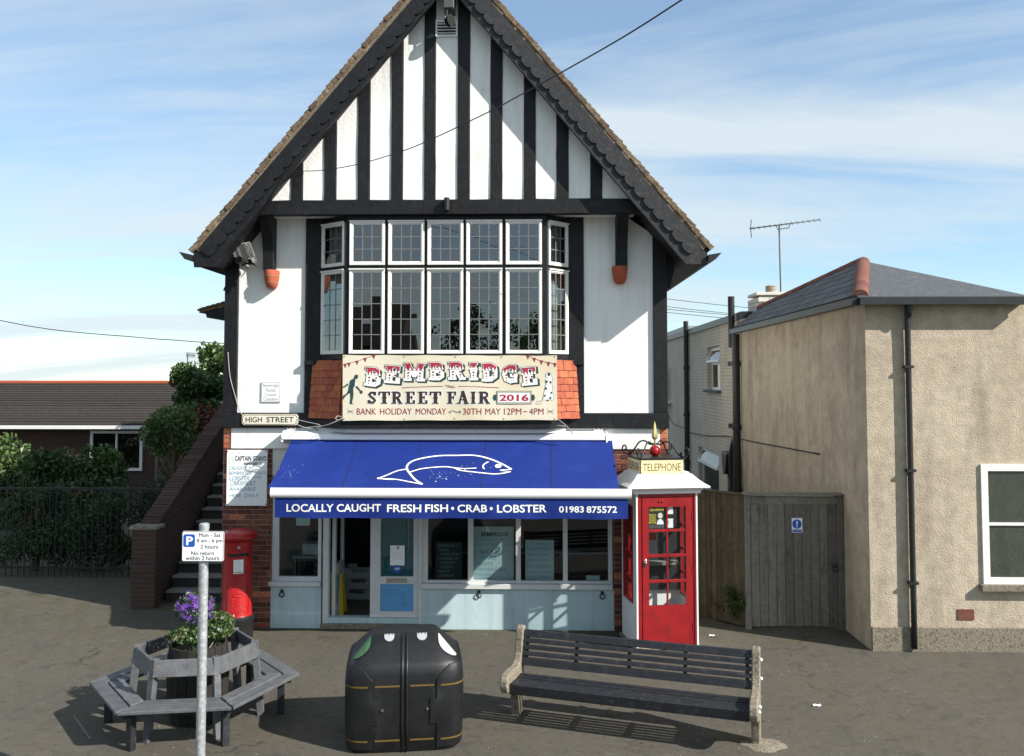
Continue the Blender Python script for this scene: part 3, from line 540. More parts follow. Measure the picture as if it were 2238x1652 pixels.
# jetty brackets on terracotta corbels
for xa0, xa1, pot, seg in ((577, 600, (576, 608, 590, 630), 1), (1345, 1370, (1337, 1372, 584, 622), 0)):
    x0 = PX(xa0, 540, -0.1); x1 = PX(xa1, 540, -0.1); zt = Zj0 + 0.03; zb = PZ(pot[2], -0.08)
    prof = [(0.0, zb), (-0.15, zb), (-0.16, zb + 0.25), (-0.21, zb + 0.45), (-0.31, zb + 0.62), (-0.44, zt), (0.0, zt)]
    part(MB().prismx(prof, x0, x1), 'jetty_bracket', 'black_timber', bev=0.006)
    cx = (PX(pot[0], 600, -0.1) + PX(pot[1], 600, -0.1))/2; rw = (PX(pot[1], 600, -0.1) - PX(pot[0], 600, -0.1))/2; zb2 = PZ(pot[3], -0.08); hh = zb - zb2
    pf = [(rw*0.30, 0), (rw*0.62, hh*0.08), (rw*0.82, hh*0.3), (rw*0.94, hh*0.6), (rw, hh*0.97), (rw*0.96, hh)]
    bb = MB(); nn = 20
    for r_, z_ in pf:
        for j in range(nn): t = 2*math.pi*j/nn; bb.v.append(Vector((cx + r_*math.cos(t), -0.055 + 0.17*r_/rw*math.sin(t), zb2 + z_)))
    for i in range(len(pf)-1):
        for j in range(nn): bb.f.append((i*nn+j, i*nn+(j+1) % nn, (i+1)*nn+(j+1) % nn, (i+1)*nn+j))
    bb.f.append(tuple(range(nn-1, -1, -1))); bb.f.append(tuple((len(pf)-1)*nn+j for j in range(nn)))
    cb_ = part(bb, 'terracotta_corbel', 'terracotta', smooth=50)
    if seg:
        for fz in (0.34, 0.68):
            rr_ = rw*(0.84 if fz < 0.5 else 0.965)
            part(MB().tube([(cx + rr_*math.cos(t), -0.055 + 0.17*rr_/rw*math.sin(t), zb2 + hh*fz) for t in [math.pi + math.pi*j/14 for j in range(15)]], 0.004, 6), 'mortar_line', 'mortar', cb_)
# ------------------------------------------------------------------ the leaded bay window
YW = -0.37
L0 = Vector((PX(703), -0.03)); L1 = Vector((PX(757, 830, YW), YW)); R1 = Vector((PX(1190, 830, YW), YW)); R0 = Vector((PX(1240), -0.03))
def plan(e, es=None):                                            # bay plan pushed out by e, closed at the wall
    es = e if es is None else es
    return [(L0.x - es, 0.02), (L0.x - es, L0.y), (L1.x - es*0.4, L1.y - e), (R1.x + es*0.4, R1.y - e), (R0.x + es, R0.y), (R0.x + es, 0.02)]
zWt, zT1, zT0, zWb = PZ(483, YW), PZ(579, YW), PZ(588, YW), PZ(773, YW)
bay = part(MB().prismz(plan(0.02, 0.0), zWt, Zj0 - 0.002), 'bay_head', 'black_timber')
part(MB().prismz(plan(0.012, 0.0), zT0 + 0.004, zT1 - 0.004), 'bay_transom', 'black_timber', bay)
part(MB().prismz(plan(0.06, 0.02), PZ(786, YW), zWb - 0.004), 'bay_sill', 'black_timber', bay, bev=0.006)
cols = [(763.6, 840.5), (848, 926.7), (933.7, 1012), (1018.5, 1097), (1105, 1183.7)]
xs = [(PX(a, 630, YW), PX(c, 630, YW)) for a, c in cols]
for i in range(4):
    part(MB().box(xs[i][1] - 0.004, xs[i+1][0] + 0.004, YW - 0.004, YW + 0.08, zWb, zWt), 'mullion', 'black_timber', bay)
for a, c, v in ((L1.x - 0.035, xs[0][0] + 0.004, L0), (xs[4][1] - 0.004, R1.x + 0.035, R0)):
    part(MB().box(a, c, YW - 0.006, YW + 0.07, zWb, zWt), 'bay_corner_post', 'black_timber', bay)
paneM = {}
def casement(org, ang, wd, ht, rows, colsn, open_=0.0):
    """outward face towards local -Y; org bottom corner (x,y,z), width along local +X"""
    mw = TR(org, ang); fw = 0.038; t = 0.035; bb = MB()
    for bx in ((0, fw, 0, ht), (wd-fw, wd, 0, ht)): bb.box(bx[0], bx[1], -t, 0.015, bx[2], bx[3])
    bb.box(fw, wd-fw, -t, 0.015, 0, fw); bb.box(fw, wd-fw, -t, 0.015, ht-fw, ht)
    bb.box(-0.006, wd+0.006, -t-0.02, -t-0.002, ht-0.012, ht+0.008)                     # drip strip
    fi = 0.014
    for bx in ((fw, fw+fi, fw, ht-fw), (wd-fw-fi, wd-fw, fw, ht-fw)): bb.box(bx[0], bx[1], -t+0.012, 0.005, bx[2], bx[3])
    bb.box(fw+fi, wd-fw-fi, -t+0.012, 0.005, fw, fw+fi); bb.box(fw+fi, wd-fw-fi, -t+0.012, 0.005, ht-fw-fi, ht-fw)
    c = piece('casement_window', bb.mesh('casement_window', 'old_white_paint', bev=0.003), shop, mw)
    x0, x1, z0, z1 = fw+fi, wd-fw-fi, fw+fi, ht-fw-fi; lb = MB(); pw = (x1-x0)/colsn; ph = (z1-z0)/rows
    for i in range(1, colsn): lb.box(x0+pw*i-0.006, x0+pw*i+0.006, -0.022, -0.008, z0, z1)
    for i in range(1, rows): lb.box(x0, x1, -0.024, -0.006, z0+ph*i-0.006, z0+ph*i+0.006)
    piece('lead_cames', lb.mesh('lead_cames', 'lead'), c, mw)
    for i in range(colsn):
        for j in range(rows):
            k = (round(pw, 3), round(ph, 3))
            if k not in paneM: paneM[k] = MB().box(-pw/2+0.001, pw/2-0.001, -0.0015, 0.0015, -ph/2+0.001, ph/2-0.001).mesh('pane', 'leaded_glass')
            piece('pane', paneM[k], c, mw @ Matrix.Translation((x0+pw*(i+.5), -0.015, z0+ph*(j+.5))) @ Matrix.Rotation(random.gauss(0, 0.006), 4, 'X') @ Matrix.Rotation(random.gauss(0, 0.006), 4, 'Z'))
    return c
for a, c in xs:
    casement((a, YW - 0.0, zWb), 0, c - a, zT0 - zWb, 5, 3); casement((a, YW - 0.0, zT1), 0, c - a, zWt - zT1, 3, 3)
for A, B in ((L0, Vector((L1.x - 0.035, L1.y + 0.03))), (Vector((R1.x + 0.035, R1.y + 0.03)), R0)):
    d = B - A; ang = math.atan2(d.y, d.x); wd = d.length - 0.02
    casement((A.x + d.x*0.02, A.y + d.y*0.02, zWb), ang, wd, zT0 - zWb, 5, 3); casement((A.x + d.x*0.02, A.y + d.y*0.02, zT1), ang, wd, zWt - zT1, 3, 3)
# curtains hang inside the bay
for A, B, where in ((L0, L1, 'street-sign'), (R0, R1, 'telephone-kiosk')):
    inw = Vector((1 if A.x < B.x else -1, 0.55)).normalized()*0.10; A_ = A + inw + Vector((0, 0.05)); B_ = B + inw*0.9
    bb = MB().grid(lambda u, v: (A_.x + (B_.x-A_.x)*u*0.85 + 0.018*math.sin(u*34), A_.y + (B_.y-A_.y)*u*0.85 + 0.018*math.sin(u*34 + 1), zWb + 0.02 + (zWt - zWb - 0.03)*v), 48, 1)
    tag(bb.build('curtain', 'curtain', smooth=True, fix=False), 'pale gathered curtain hanging inside the %s end of the leaded bay window' % where, 'curtain')
# tile-hung skirt of the bay
zs1, zs0 = PZ(790, YW - 0.05), PZ(917, YW - 0.1)
SL0, SL1, SR1, SR0 = Vector((PX(680, 850), -0.045)), Vector((PX(744, 850, -0.42), -0.40)), Vector((PX(1204, 850, -0.42), -0.40)), Vector((PX(1263, 850), -0.045))
sk = [(SL0.x, 0.02), (SL0.x, SL0.y), (SL1.x, SL1.y), (SR1.x, SR1.y), (SR0.x, SR0.y), (SR0.x, 0.02)]
sk_t = [(SL0.x + 0.05, 0.02), (SL0.x + 0.05, SL0.y), (SL1.x + 0.03, SL1.y + 0.05), (SR1.x - 0.03, SR1.y + 0.05), (SR0.x - 0.05, SR0.y), (SR0.x - 0.05, 0.02)]
skirt = part(MB().prismz(sk, zs0 - 0.005, zs1, sk_t), 'bay_skirt', 'black_timber')
part(MB().box(PX(668), PX(705), -0.10, -0.042, PZ(797), PZ(788)).box(PX(1238), PX(1275), -0.10, -0.042, PZ(797), PZ(788)), 'skirt_flashing', 'black_timber', skirt)
tm = MB().hexa([(-0.078, -0.024, 0), (0.078, -0.024, 0), (0.078, -0.008, 0), (-0.078, -0.008, 0), (-0.078, 0.004, 0.15), (0.078, 0.004, 0.15), (0.078, 0.014, 0.15), (-0.078, 0.014, 0.15)]).mesh('hanging_tile', 'hanging_tile', bev=0.003)
def tile_face(A, B, A2, B2):                                     # bottom line A-B, top line A2-B2
    rows = 8; ht = zs1 - zs0 - 0.03
    for r_ in range(rows):
        f = r_/rows; a = A.lerp(A2, f); c = B.lerp(B2, f); d = c - a; ln = d.length; ang = math.atan2(d.y, d.x); n_ = max(2, round(ln/0.162)); pw = ln/n_; x = -0.5*pw if r_ % 2 else 0; z = zs0 + 0.004 + ht*f
        while x < ln - 0.01:
            x0 = max(0, x); x1 = min(ln, x + pw)
            if x1 - x0 > 0.03:
                cx = (x0+x1)/2; q = a + d.normalized()*cx
                piece('hanging_tile', tm, skirt, TR((q.x, q.y, z + random.uniform(-0.004, 0.004)), ang) @ Matrix.Translation((0, -0.018 + random.uniform(-0.003, 0.002), 0)) @ Matrix.Rotation(random.gauss(0, 0.012), 4, 'Y') @ Matrix.Diagonal(((x1-x0-0.004)/0.156, 1, 1, 1)))
            x += pw
v2 = lambda p: Vector(p)
tile_face(v2(sk[1]), v2(sk[2]), v2(sk_t[1]), v2(sk_t[2])); tile_face(v2(sk[2]), v2(sk[3]), v2(sk_t[2]), v2(sk_t[3])); tile_face(v2(sk[3]), v2(sk[4]), v2(sk_t[3]), v2(sk_t[4]))
zf = PZ(937, -0.4)
part(MB().prismz([(PX(690), 0.0), (PX(690), -0.05), (PX(745, 930, -0.4), -0.43), (PX(1204, 930, -0.4), -0.43), (PX(1243), -0.05), (PX(1243), 0.0)], zf + 0.0, zs0 - 0.008), 'bay_base', 'black_timber', bev=0.006)
part(MB().prismz([(PX(700), -0.08), (PX(755, 930, -0.4), -0.36), (PX(1195, 930, -0.4), -0.36), (PX(1235), -0.08)], zf - 0.06, zf - 0.001), 'bay_underside', 'plaster_dull')
# ------------------------------------------------------------------ the shopfront
def framebox(x0, x1, z0, z1, y0, y1, inner): # outer frame with openings list (a,b,c,d)
    xs_ = sorted({x0, x1} | {v for i in inner for v in i[:2]}); zs_ = sorted({z0, z1} | {v for i in inner for v in i[2:]}); bb = MB()
    return bb
def ring(b, x0, x1, z0, z1, i0, i1, k0, k1, y0, y1):             # rectangular frame
    b.box(x0, i0, y0, y1, z0, z1); b.box(i1, x1, y0, y1, z0, z1); b.box(i0, i1, y0, y1, z0, k0); b.box(i0, i1, y0, y1, k1, z1); return b
zh = PZ(1040)
wx0, wx1 = PX(603.7), PX(704.5); gx0, gx1 = PX(607.8, 1200), PX(693.6, 1200); gz0 = PZ(1263)
sw = part(ring(MB(), wx0 - 0.04, wx1, PZ(1273), zh, gx0, gx1, gz0, zh - 0.08, 0.03, 0.10), 'shop_window', 'grey_upvc', bev=0.004)
part(MB().box(gx0, gx1, 0.06, 0.066, gz0, zh - 0.08), 'pane', 'shop_glass', sw)
part(MB().box(PX(594.8), PX(705), -0.05, 0.10, PZ(1282), PZ(1273)), 'window_sill', 'grey_upvc', sw, bev=0.005)
part(MB().box(XPL, PX(706), 0.0, 0.20, -0.05, PZ(1282.5)), 'stall_riser', 'pale_blue_render', bev=0.006)
bx0, bx1 = PX(921.5, 1200), PX(1338, 1200); bpan = [(934, 1022), (1033.6, 1127), (1137.5, 1230), (1240, 1329)]
zb0 = PZ(1270, 0, 1130); zs_b = PZ(1275, 0, 1130); bb = MB(); y0, y1 = 0.03, 0.10
ed = [bx0] + [PX(v, 1200) for p_ in bpan for v in p_] + [bx1]
for i in range(0, len(ed), 2): bb.box(ed[i], ed[i+1], y0, y1, zs_b, zh)
for a, c in bpan: bb.box(PX(a, 1200), PX(c, 1200), y0, y1, zs_b, zb0); bb.box(PX(a, 1200), PX(c, 1200), y0, y1, zh - 0.08, zh)
bw = part(bb, 'shop_window', 'grey_upvc')
for a, c in bpan: part(MB().box(PX(a, 1200), PX(c, 1200), 0.06, 0.066, zb0, zh - 0.08), 'pane', 'shop_glass', bw)
part(MB().box(bx0, bx1, -0.06, 0.10, PZ(1286, 0, 1130), zs_b), 'window_sill', 'grey_upvc', bw, bev=0.005)
part(MB().box(PX(922), XPR, 0.0, 0.20, -0.05, PZ(1286.5, 0, 1130)), 'stall_riser', 'pale_blue_render', bev=0.006)
part(MB().box(PX(706), PX(922), -0.03, 0.30, -0.05, 0.07), 'door_step', 'concrete', bev=0.01)
for xq, yq in ((615.5, 1296), (1046, 1298), (1316, 1300)):       # mooring rings on the risers
    q = P(xq, yq, -0.02)
    rg = part(MB().box(q.x - 0.022, q.x + 0.022, -0.012, 0.0, q.z - 0.0, q.z + 0.05), 'ring_plate', 'iron_black')
    part(MB().tube([(q.x + 0.035*math.sin(t), -0.022, q.z - 0.02 + 0.035*math.cos(t)) for t in [2*math.pi*k/16 for k in range(16)]], 0.008, 6, close=True), 'tether_ring', 'iron_black', rg, smooth=True)
# door frame, the closed leaf and the dark open half
dz1 = zh
for q0_, q1_ in ((705, 717.5), (914, 921.5)): part(MB().box(PX(q0_, 1250), PX(q1_, 1250), 0.0, 0.11, 0.07, dz1), 'door_jamb', 'grey_upvc', bev=0.004)
dx0, dx1 = PX(808, 1250), PX(913.5, 1250); px0, px1 = PX(830, 1250), PX(902.5, 1250)
zg0, zp1, zp0, zbt = PZ(1261.5), PZ(1278), PZ(1338), PZ(1351)
bb = MB(); yd0, yd1 = 0.03, 0.09
bb.box(dx0, px0, yd0, yd1, zbt, dz1); bb.box(px1, dx1, yd0, yd1, zbt, dz1); bb.box(px0, px1, yd0, yd1, zbt, zp0); bb.box(px0, px1, yd0, yd1, zp1, zg0); bb.box(px0, px1, yd0, yd1, dz1 - 0.1, dz1)
door = part(bb, 'shop_door', 'grey_upvc')
part(MB().box(PX(717.6, 1250), PX(913.9, 1250), 0.005, 0.16, 0.072, zbt - 0.006), 'threshold', 'pale_blue_render', bev=0.004)
part(MB().box(px0, px1, 0.058, 0.064, zg0, dz1 - 0.1), 'pane', 'shop_glass', door); part(MB().box(px0, px1, 0.070, 0.075, zg0, dz1 - 0.1), 'teal_blind', 'panel_teal', door)
dpn = part(MB().box(px0, px1, 0.052, 0.066, zp0, zp1), 'lower_panel', 'panel_sky', door)
lx0, lx1, lz0, lz1 = PX(844, 1270), PX(888, 1270), PZ(1275), PZ(1265)
part(ring(MB(), lx0, lx1, lz0, lz1, lx0 + 0.012, lx1 - 0.012, lz0 + 0.012, lz1 - 0.012, 0.018, 0.03).box(lx0 + 0.012, lx1 - 0.012, 0.024, 0.03, lz0 + 0.012, lz1 - 0.012), 'letterbox', 'chrome', door)
bb = MB(); fs = spline([P(840, 1293, 0.05), P(847, 1289, 0.05), P(862, 1288, 0.05), P(878, 1296, 0.05), P(886, 1312, 0.05), P(876, 1322, 0.05), P(894, 1320, 0.05)])
ribbon(bb, fs, 0.004, (0, -1, 0), 0.0); fs2 = spline([P(840, 1293, 0.05), P(850, 1300, 0.05), P(864, 1296, 0.05), P(876, 1303, 0.05), P(886, 1312, 0.05)]); ribbon(bb, fs2, 0.004, (0, -1, 0), 0.0008)
part(bb, 'fish_outline', 'print_pen_dark', dpn, fix=False)
od = thing('open_shop_door', 'shop door leaf standing open inside the dark doorway', 'door', (PX(718, 1250) + 0.05, 0.12, 0.07))
for nm, a_, c_, e_, f_ in (('stile', 0.0, 0.09, 0.0, 2.15), ('stile', 0.55, 0.64, 0.0, 2.15), ('rail', 0.09, 0.55, 0.0, 0.2), ('rail', 0.09, 0.55, 0.65, 0.8), ('rail', 0.09, 0.55, 2.05, 2.15)):
    LB().box(-0.03, 0.02, a_, c_, e_, f_).build(nm, 'grey_upvc', od)
LB().box(-0.008, 0.0, 0.09, 0.55, 0.8, 2.05).build('pane', 'shop_glass', od); LB().box(-0.01, 0.0, 0.09, 0.55, 0.2, 0.65).build('lower_panel', 'panel_sky', od)
# ------------------------------------------------------------------ awning
yA0, yA1 = -0.25, -1.34
awn = thing('shop_awning', 'blue canvas shop awning with white fish outline and white front bar', 'awning', ((PX(600)+PX(1372))/2, -0.02, PZ(950)))
a0, a1 = P(622, 962, yA0), P(1320, 962, yA0); c0, c1 = P(600, 1068, yA1), P(1372, 1068, yA1)
za = (a0.z + a1.z)/2; zc_ = (c0.z + c1.z)/2; xa0 = (a0.x + c0.x)/2; xa1 = (a1.x + c1.x)/2
def canv(u, v):
    x = xa0 + (xa1 - xa0)*u; y = yA0 + (yA1 - yA0)*v; sag = -0.040*math.sin(math.pi*v) - 0.010*math.sin(u*31 + 1.5*math.sin(u*9))*v*(1-v)*2.2 - 0.012*math.sin(u*math.pi*5)**2*math.sin(math.pi*v)
    return Vector((x, y, za + (zc_ - za)*v + sag))
bb = MB().grid(lambda u, v: canv(u, v), 60, 14); fab = bb.build('canvas', 'awning_blue', awn, smooth=True, fix=False)
cz0, cz1 = PZ(962, -0.28), PZ(947, -0.28)
MB().prismx([(-0.02, cz1 + 0.02), (-0.16, cz1 + 0.02), (-0.27, cz1 - 0.02), (-0.285, cz0 + 0.01), (-0.27, cz0), (-0.02, cz0)], a0.x - 0.02, a1.x + 0.02).build('cassette', 'awning_white', awn, bev=0.006)
for xx in (a0.x - 0.045, a1.x + 0.02): MB().prismx([(-0.02, cz1 + 0.03), (-0.2, cz1 + 0.03), (-0.29, cz1 - 0.03), (-0.29, cz0 - 0.03), (-0.2, cz0 - 0.06), (-0.02, cz0 - 0.06)], xx, xx + 0.025).build('end_cap', 'awning_white', awn, bev=0.004)
for xx in (PX(640), PX(1306)):
    MB().box(xx - 0.07, xx + 0.07, -0.05, -0.016, cz1 + 0.025, cz1 + 0.10).build('wall_bracket', 'awning_white', awn, bev=0.004)
    for dx_ in (-0.035, 0.035):
        MB().tube([(xx + dx_, -0.062, cz1 + 0.065), (xx + dx_, -0.05, cz1 + 0.065)], 0.014, 8).build('bracket_bolt', 'print_brown', awn)
fb0, fb1 = P(593, 1077, yA1 - 0.03), P(1378, 1079, yA1 - 0.03); zfb = (fb0.z + fb1.z)/2; rb_ = (PZ(1066, yA1) - PZ(1088, yA1))/2
pf = [(yA1 - 0.03 + rb_*1.0*math.cos(t)*0.75, zfb + rb_*math.sin(t)) for t in [2*math.pi*k/18 for k in range(18)]]
MB().prismx(pf, fb0.x, fb1.x).build('front_bar', 'awning_white', awn, smooth=50)
for xx in (fb0.x - 0.006, fb1.x - 0.004): MB().prismx([(y_*1.0 + (yA1-0.03-y_)*-0.03, z_ + (z_-zfb)*0.03) for y_, z_ in pf], xx, xx + 0.012).build('bar_end_cap', 'awning_white', awn, smooth=50)
yV = yA1 - 0.035; vz1 = zfb - rb_*0.8; vz0 = PZ(1133, yV); vx0, vx1 = PX(600, 1110, yV), PX(1372, 1110, yV)
wav = lambda x, z: 0.016*math.sin(x*5.1 + 0.6)*(vz1 - z)/(vz1 - vz0) + 0.005*math.sin(x*13)*(vz1 - z)/(vz1 - vz0)
val = MB().grid(lambda u, v: (vx0 + (vx1-vx0)*u, yV + wav(vx0 + (vx1-vx0)*u, vz1 + (vz0-vz1)*v), vz1 + (vz0-vz1)*v + (0.004*math.sin(u*40) if v == 1 else 0)), 120, 4).build('valance', 'awning_blue', awn, smooth=True, fix=False)
z7 = lambda x, y: ((840 + x/1.8344)*0.6855, (1330 + y/1.8344)*0.6855)
def vtext(s, x0, x1, y0, y1, m='print_white'):
    p0 = z7(x0, y0); p1 = z7(x1, y1)
    wordsP(s, p0[0], p0[1], p1[0], p1[1], yV, m, val, bold=0.018, off=0.003, warp=lambda p: Vector((p.x, p.y + wav(p.x, p.z), p.z)))
vtext('LOCALLY', 133, 410, 507, 553, 'print_worn'); vtext('CAUGHT', 428, 686, 507, 553, 'print_white'); vtext('FRESH', 722, 922, 509, 555); vtext('FISH', 945, 1078, 509, 555)
vtext('CRAB', 1133, 1307, 511, 556); vtext('LOBSTER', 1365, 1655, 511, 557); vtext('01983', 1727, 1872, 520, 558); vtext('875572', 1888, 2066, 520, 559)
for xx in (1105, 1331):
    q = P(*z7(xx, 533), yV); bb = MB(); bb.add([(q.x + 0.02*math.cos(t), yV - 0.003 + wav(q.x, q.z), q.z + 0.02*math.sin(t)) for t in [2*math.pi*k/14 for k in range(14)]], [tuple(range(14))]); bb.build('lettering', 'print_white', val, fix=False)
pn = (Vector((1, 0, 0))).cross(Vector((0, yA1 - yA0, zc_ - za))).normalized()
if pn.z < 0: pn = -pn
fp = lambda x, y: PP(*z7(x, y), canv(0.5, 0.0), pn)
def lift(p):
    v = (p.y - yA0)/(yA1 - yA0); return Vector((p.x, p.y, canv((p.x - xa0)/(xa1 - xa0), v).z)) + pn*0.006
fish = [([(928,388),(885,355),(850,310),(838,285),(845,262),(880,240),(960,220),(1045,208),(1150,208),(1235,213),(1330,232),(1400,255),(1450,283)], 0.028),
        ([(838,290),(780,300),(720,325),(665,347)], 0.022), ([(665,347),(760,353),(850,372),(928,388)], 0.02), ([(665,340),(700,352),(760,357)], 0.012),
        ([(855,310),(930,285),(1045,268),(1110,274),(1150,292),(1240,310),(1330,317),(1390,310),(1445,297)], 0.022), ([(1445,297),(1382,290),(1450,283)], 0.014),
        ([(1100,272),(1180,284),(1245,285)], 0.02), ([(1315,247),(1290,262),(1283,278),(1290,290)], 0.022)]
bb = MB()
for i, (pts, wd) in enumerate(fish):
    sp3 = [lift(p) for p in spline([fp(*p) for p in pts], 5)]; ribbon(bb, sp3, wd, pn, 0.0004*i)
q = lift(fp(1372, 265)); bb.add([q + Vector((0.045*math.cos(t), 0, 0)) + pn.cross(Vector((1,0,0)))*0.05*math.sin(t) for t in [2*math.pi*k/16 for k in range(16)]], [tuple(range(16))])
bb.build('fish_outline', 'print_white', fab, fix=False)
bb = MB(); rng = random.Random(3)
for (cx_, cy_, n_, sx, sy) in ((160, 310, 14, 60, 35), (1040, 320, 34, 120, 45), (1230, 300, 9, 130, 40), (1330, 500, 0, 1, 1)):
    for _ in range(n_):
        p = lift(fp(cx_ + rng.gauss(0, sx*0.6), cy_ + rng.gauss(0, sy*0.6))); r_ = rng.uniform(0.002, 0.0065)*(1.6 if rng.random() < 0.12 else 0.8)
        bb.add([p + Vector((r_*math.cos(t), r_*math.sin(t), -0.5*r_*math.sin(t)*-1)) for t in [2*math.pi*k/6 for k in range(6)]], [tuple(range(6))])
tag(bb.build('bird_droppings', 'print_white', fab, fix=False), kind='stuff')
mat('awning_seam', (0.005, 0.014, 0.10), 0.8, 0.1, 9)
for k in range(1, 5):                                            # stitched joins between the canvas widths
    u_ = k/5 + 0.01; bb = MB(); ribbon(bb, [canv(u_, v/12) + pn*0.003 for v in range(13)], 0.022, pn, 0.0); bb.build('stitched_seam', 'awning_seam', fab, fix=False)
for xx in (xa0 + 0.6, xa1 - 0.6):
    sgn = 1 if xx < -1 else -1
    MB().tube([(xx, -0.12, za - 0.10), (xx + sgn*0.75, -0.62, (za+zc_)/2 - 0.12)], 0.026, 8).tube([(xx + sgn*0.75, -0.62, (za+zc_)/2 - 0.12), (xx + sgn*0.1, yA1, zc_ - 0.04)], 0.024, 8).build('folding_arm', 'awning_white', awn, smooth=True)
# ------------------------------------------------------------------ street fair banner
YN = -0.475
bn = lambda x, y: P((1080 + x/3.1083)*0.6855, (1120 + y/3.1083)*0.6855, YN)
q00, q10, q01, q11 = bn(38, 688), bn(2163, 682), bn(38, 35), bn(2160, 40)
bwv = lambda x, z: 0.005*math.sin(x*3.1 + z*2.2) + 0.003*math.sin(x*8 + z*1.3 + 1)
ban = thing('street_fair_banner', 'cream vinyl street fair banner with red and green lettering below the bay window', 'banner', ((q00.x+q10.x)/2, YN, q00.z))
def bq(u, v):
    p = q00*(1-u)*(1-v) + q10*u*(1-v) + q01*(1-u)*v + q11*u*v
    edge = -0.012*math.sin(u*math.pi*5)**2*(1 if v == 1 else 0)*0.6 + 0.010*math.sin(u*math.pi*4)**2*(1 if v == 0 else 0)*0.6
    return Vector((p.x, p.y + bwv(p.x, p.z), p.z + edge))
cloth = MB().grid(bq, 70, 20).build('cloth', 'banner_cloth', ban, smooth=True, fix=False)
bl = lambda p, o=0.003: Vector((p.x, p.y + bwv(p.x, p.z) - o, p.z))
def expand(poly, e): return poly
def glyph(ch):
    st = lambda x, t=0.25, y0=0.0, y1=1.0: ('r', x - t/2, x + t/2, y0, y1)
    sf = lambda x, hw=0.2, y=0: ('r', x - hw, x + hw, y, y + 0.1)
    B = lambda *p, t=0.17: ('p', p, t)
    g = {'B': (0.84, [st(.23), sf(.2, .2), sf(.2, .2, .9), B((.2,.92),(.5,.92),(.64,.84),(.64,.66),(.5,.55),(.2,.53)), B((.3,.53),(.55,.5),(.72,.38),(.72,.2),(.55,.08),(.2,.08), t=.18)]),
         'E': (0.76, [st(.23), ('r', 0, .7, .9, 1), ('r', 0, .7, 0, .1), ('r', .57, .72, .72, 1), ('r', .57, .74, 0, .3), ('r', .2, .52, .46, .58), ('r', .44, .54, .38, .66)]),
         'M': (1.12, [st(.22), st(.9), sf(.2, .2), sf(.92, .2), sf(.17, .17, .9), sf(.95, .17, .9), B((.22,.95),(.56,.3),(.9,.95), t=.2)]),
         'R': (0.88, [st(.23), sf(.2, .2), sf(.2, .2, .9), B((.2,.92),(.52,.92),(.66,.83),(.66,.64),(.52,.52),(.2,.5)), B((.45,.5),(.58,.3),(.7,.06), t=.22), sf(.75, .15)]),
         'I': (0.42, [st(.21), sf(.21, .21), sf(.21, .21, .9), ('r', .05, .37, .46, .55)]),
         'D': (0.86, [st(.23), sf(.2, .2), sf(.2, .2, .9), B((.2,.92),(.46,.92),(.68,.76),(.7,.5),(.68,.24),(.46,.08),(.2,.08), t=.2)]),
         'G': (0.88, [B((.74,.76),(.64,.9),(.45,.92),(.22,.8),(.14,.5),(.22,.2),(.45,.08),(.66,.12),(.72,.3), t=.21), ('r', .48, .86, .34, .46), ('r', .66, .82, .0, .4), ('r', .68, .82, .7, 1)]),
         'S': (0.74, [B((.6,.74),(.5,.9),(.26,.9),(.14,.76),(.26,.6),(.5,.42),(.6,.26),(.48,.1),(.24,.1),(.12,.26), t=.19), ('r', .55, .7, .68, .98), ('r', .02, .17, .02, .32)]),
         'T': (0.8, [st(.4), ('r', 0, .8, .88, 1), ('r', 0, .13, .68, 1), ('r', .67, .8, .68, 1), sf(.4, .22), ('r', .22, .58, .44, .53)]),
         'F': (0.72, [st(.23), sf(.22, .22), ('r', 0, .68, .89, 1), ('r', .56, .7, .68, 1), ('r', .2, .5, .46, .57), ('r', .44, .54, .36, .66)]),
         'A': (0.9, [B((.2,.05),(.45,.98), t=.14), B((.45,.98),(.7,.05), t=.25), ('r', .28, .62, .28, .38), sf(.16, .16), sf(.72, .2)])}
    return g[ch]
def polys(ch, e):
    w_, el = glyph(ch); o = []
    for s_ in el:
        if s_[0] == 'r': o.append([(s_[1]-e, s_[3]-e), (s_[2]+e, s_[3]-e), (s_[2]+e, s_[4]+e), (s_[1]-e, s_[4]+e)])
        else:
            pts = s_[1]; t = s_[2]/2 + e
            for (ax, ay), (bx_, by_) in zip(pts, pts[1:]):
                dx_, dy_ = bx_-ax, by_-ay; l_ = math.hypot(dx_, dy_); dx_ /= l_; dy_ /= l_; ex = min(t*0.55, 0.07)
                ax2, ay2, bx2, by2 = ax-dx_*ex, ay-dy_*ex, bx_+dx_*ex, by_+dy_*ex
                o.append([(ax2+dy_*t, ay2-dx_*t), (bx2+dy_*t, by2-dx_*t), (bx2-dy_*t, by2+dx_*t), (ax2-dy_*t, ay2+dx_*t)])
    return w_, o
def clip(poly, y, above):
    o = []; n_ = len(poly); ins = (lambda p: p[1] >= y) if above else (lambda p: p[1] <= y)
    for i in range(n_):
        p, q = poly[i], poly[(i+1) % n_]
        if ins(p): o.append(p)
        if ins(p) != ins(q): t = (y-p[1])/(q[1]-p[1]); o.append((p[0]+(q[0]-p[0])*t, y))
    return o
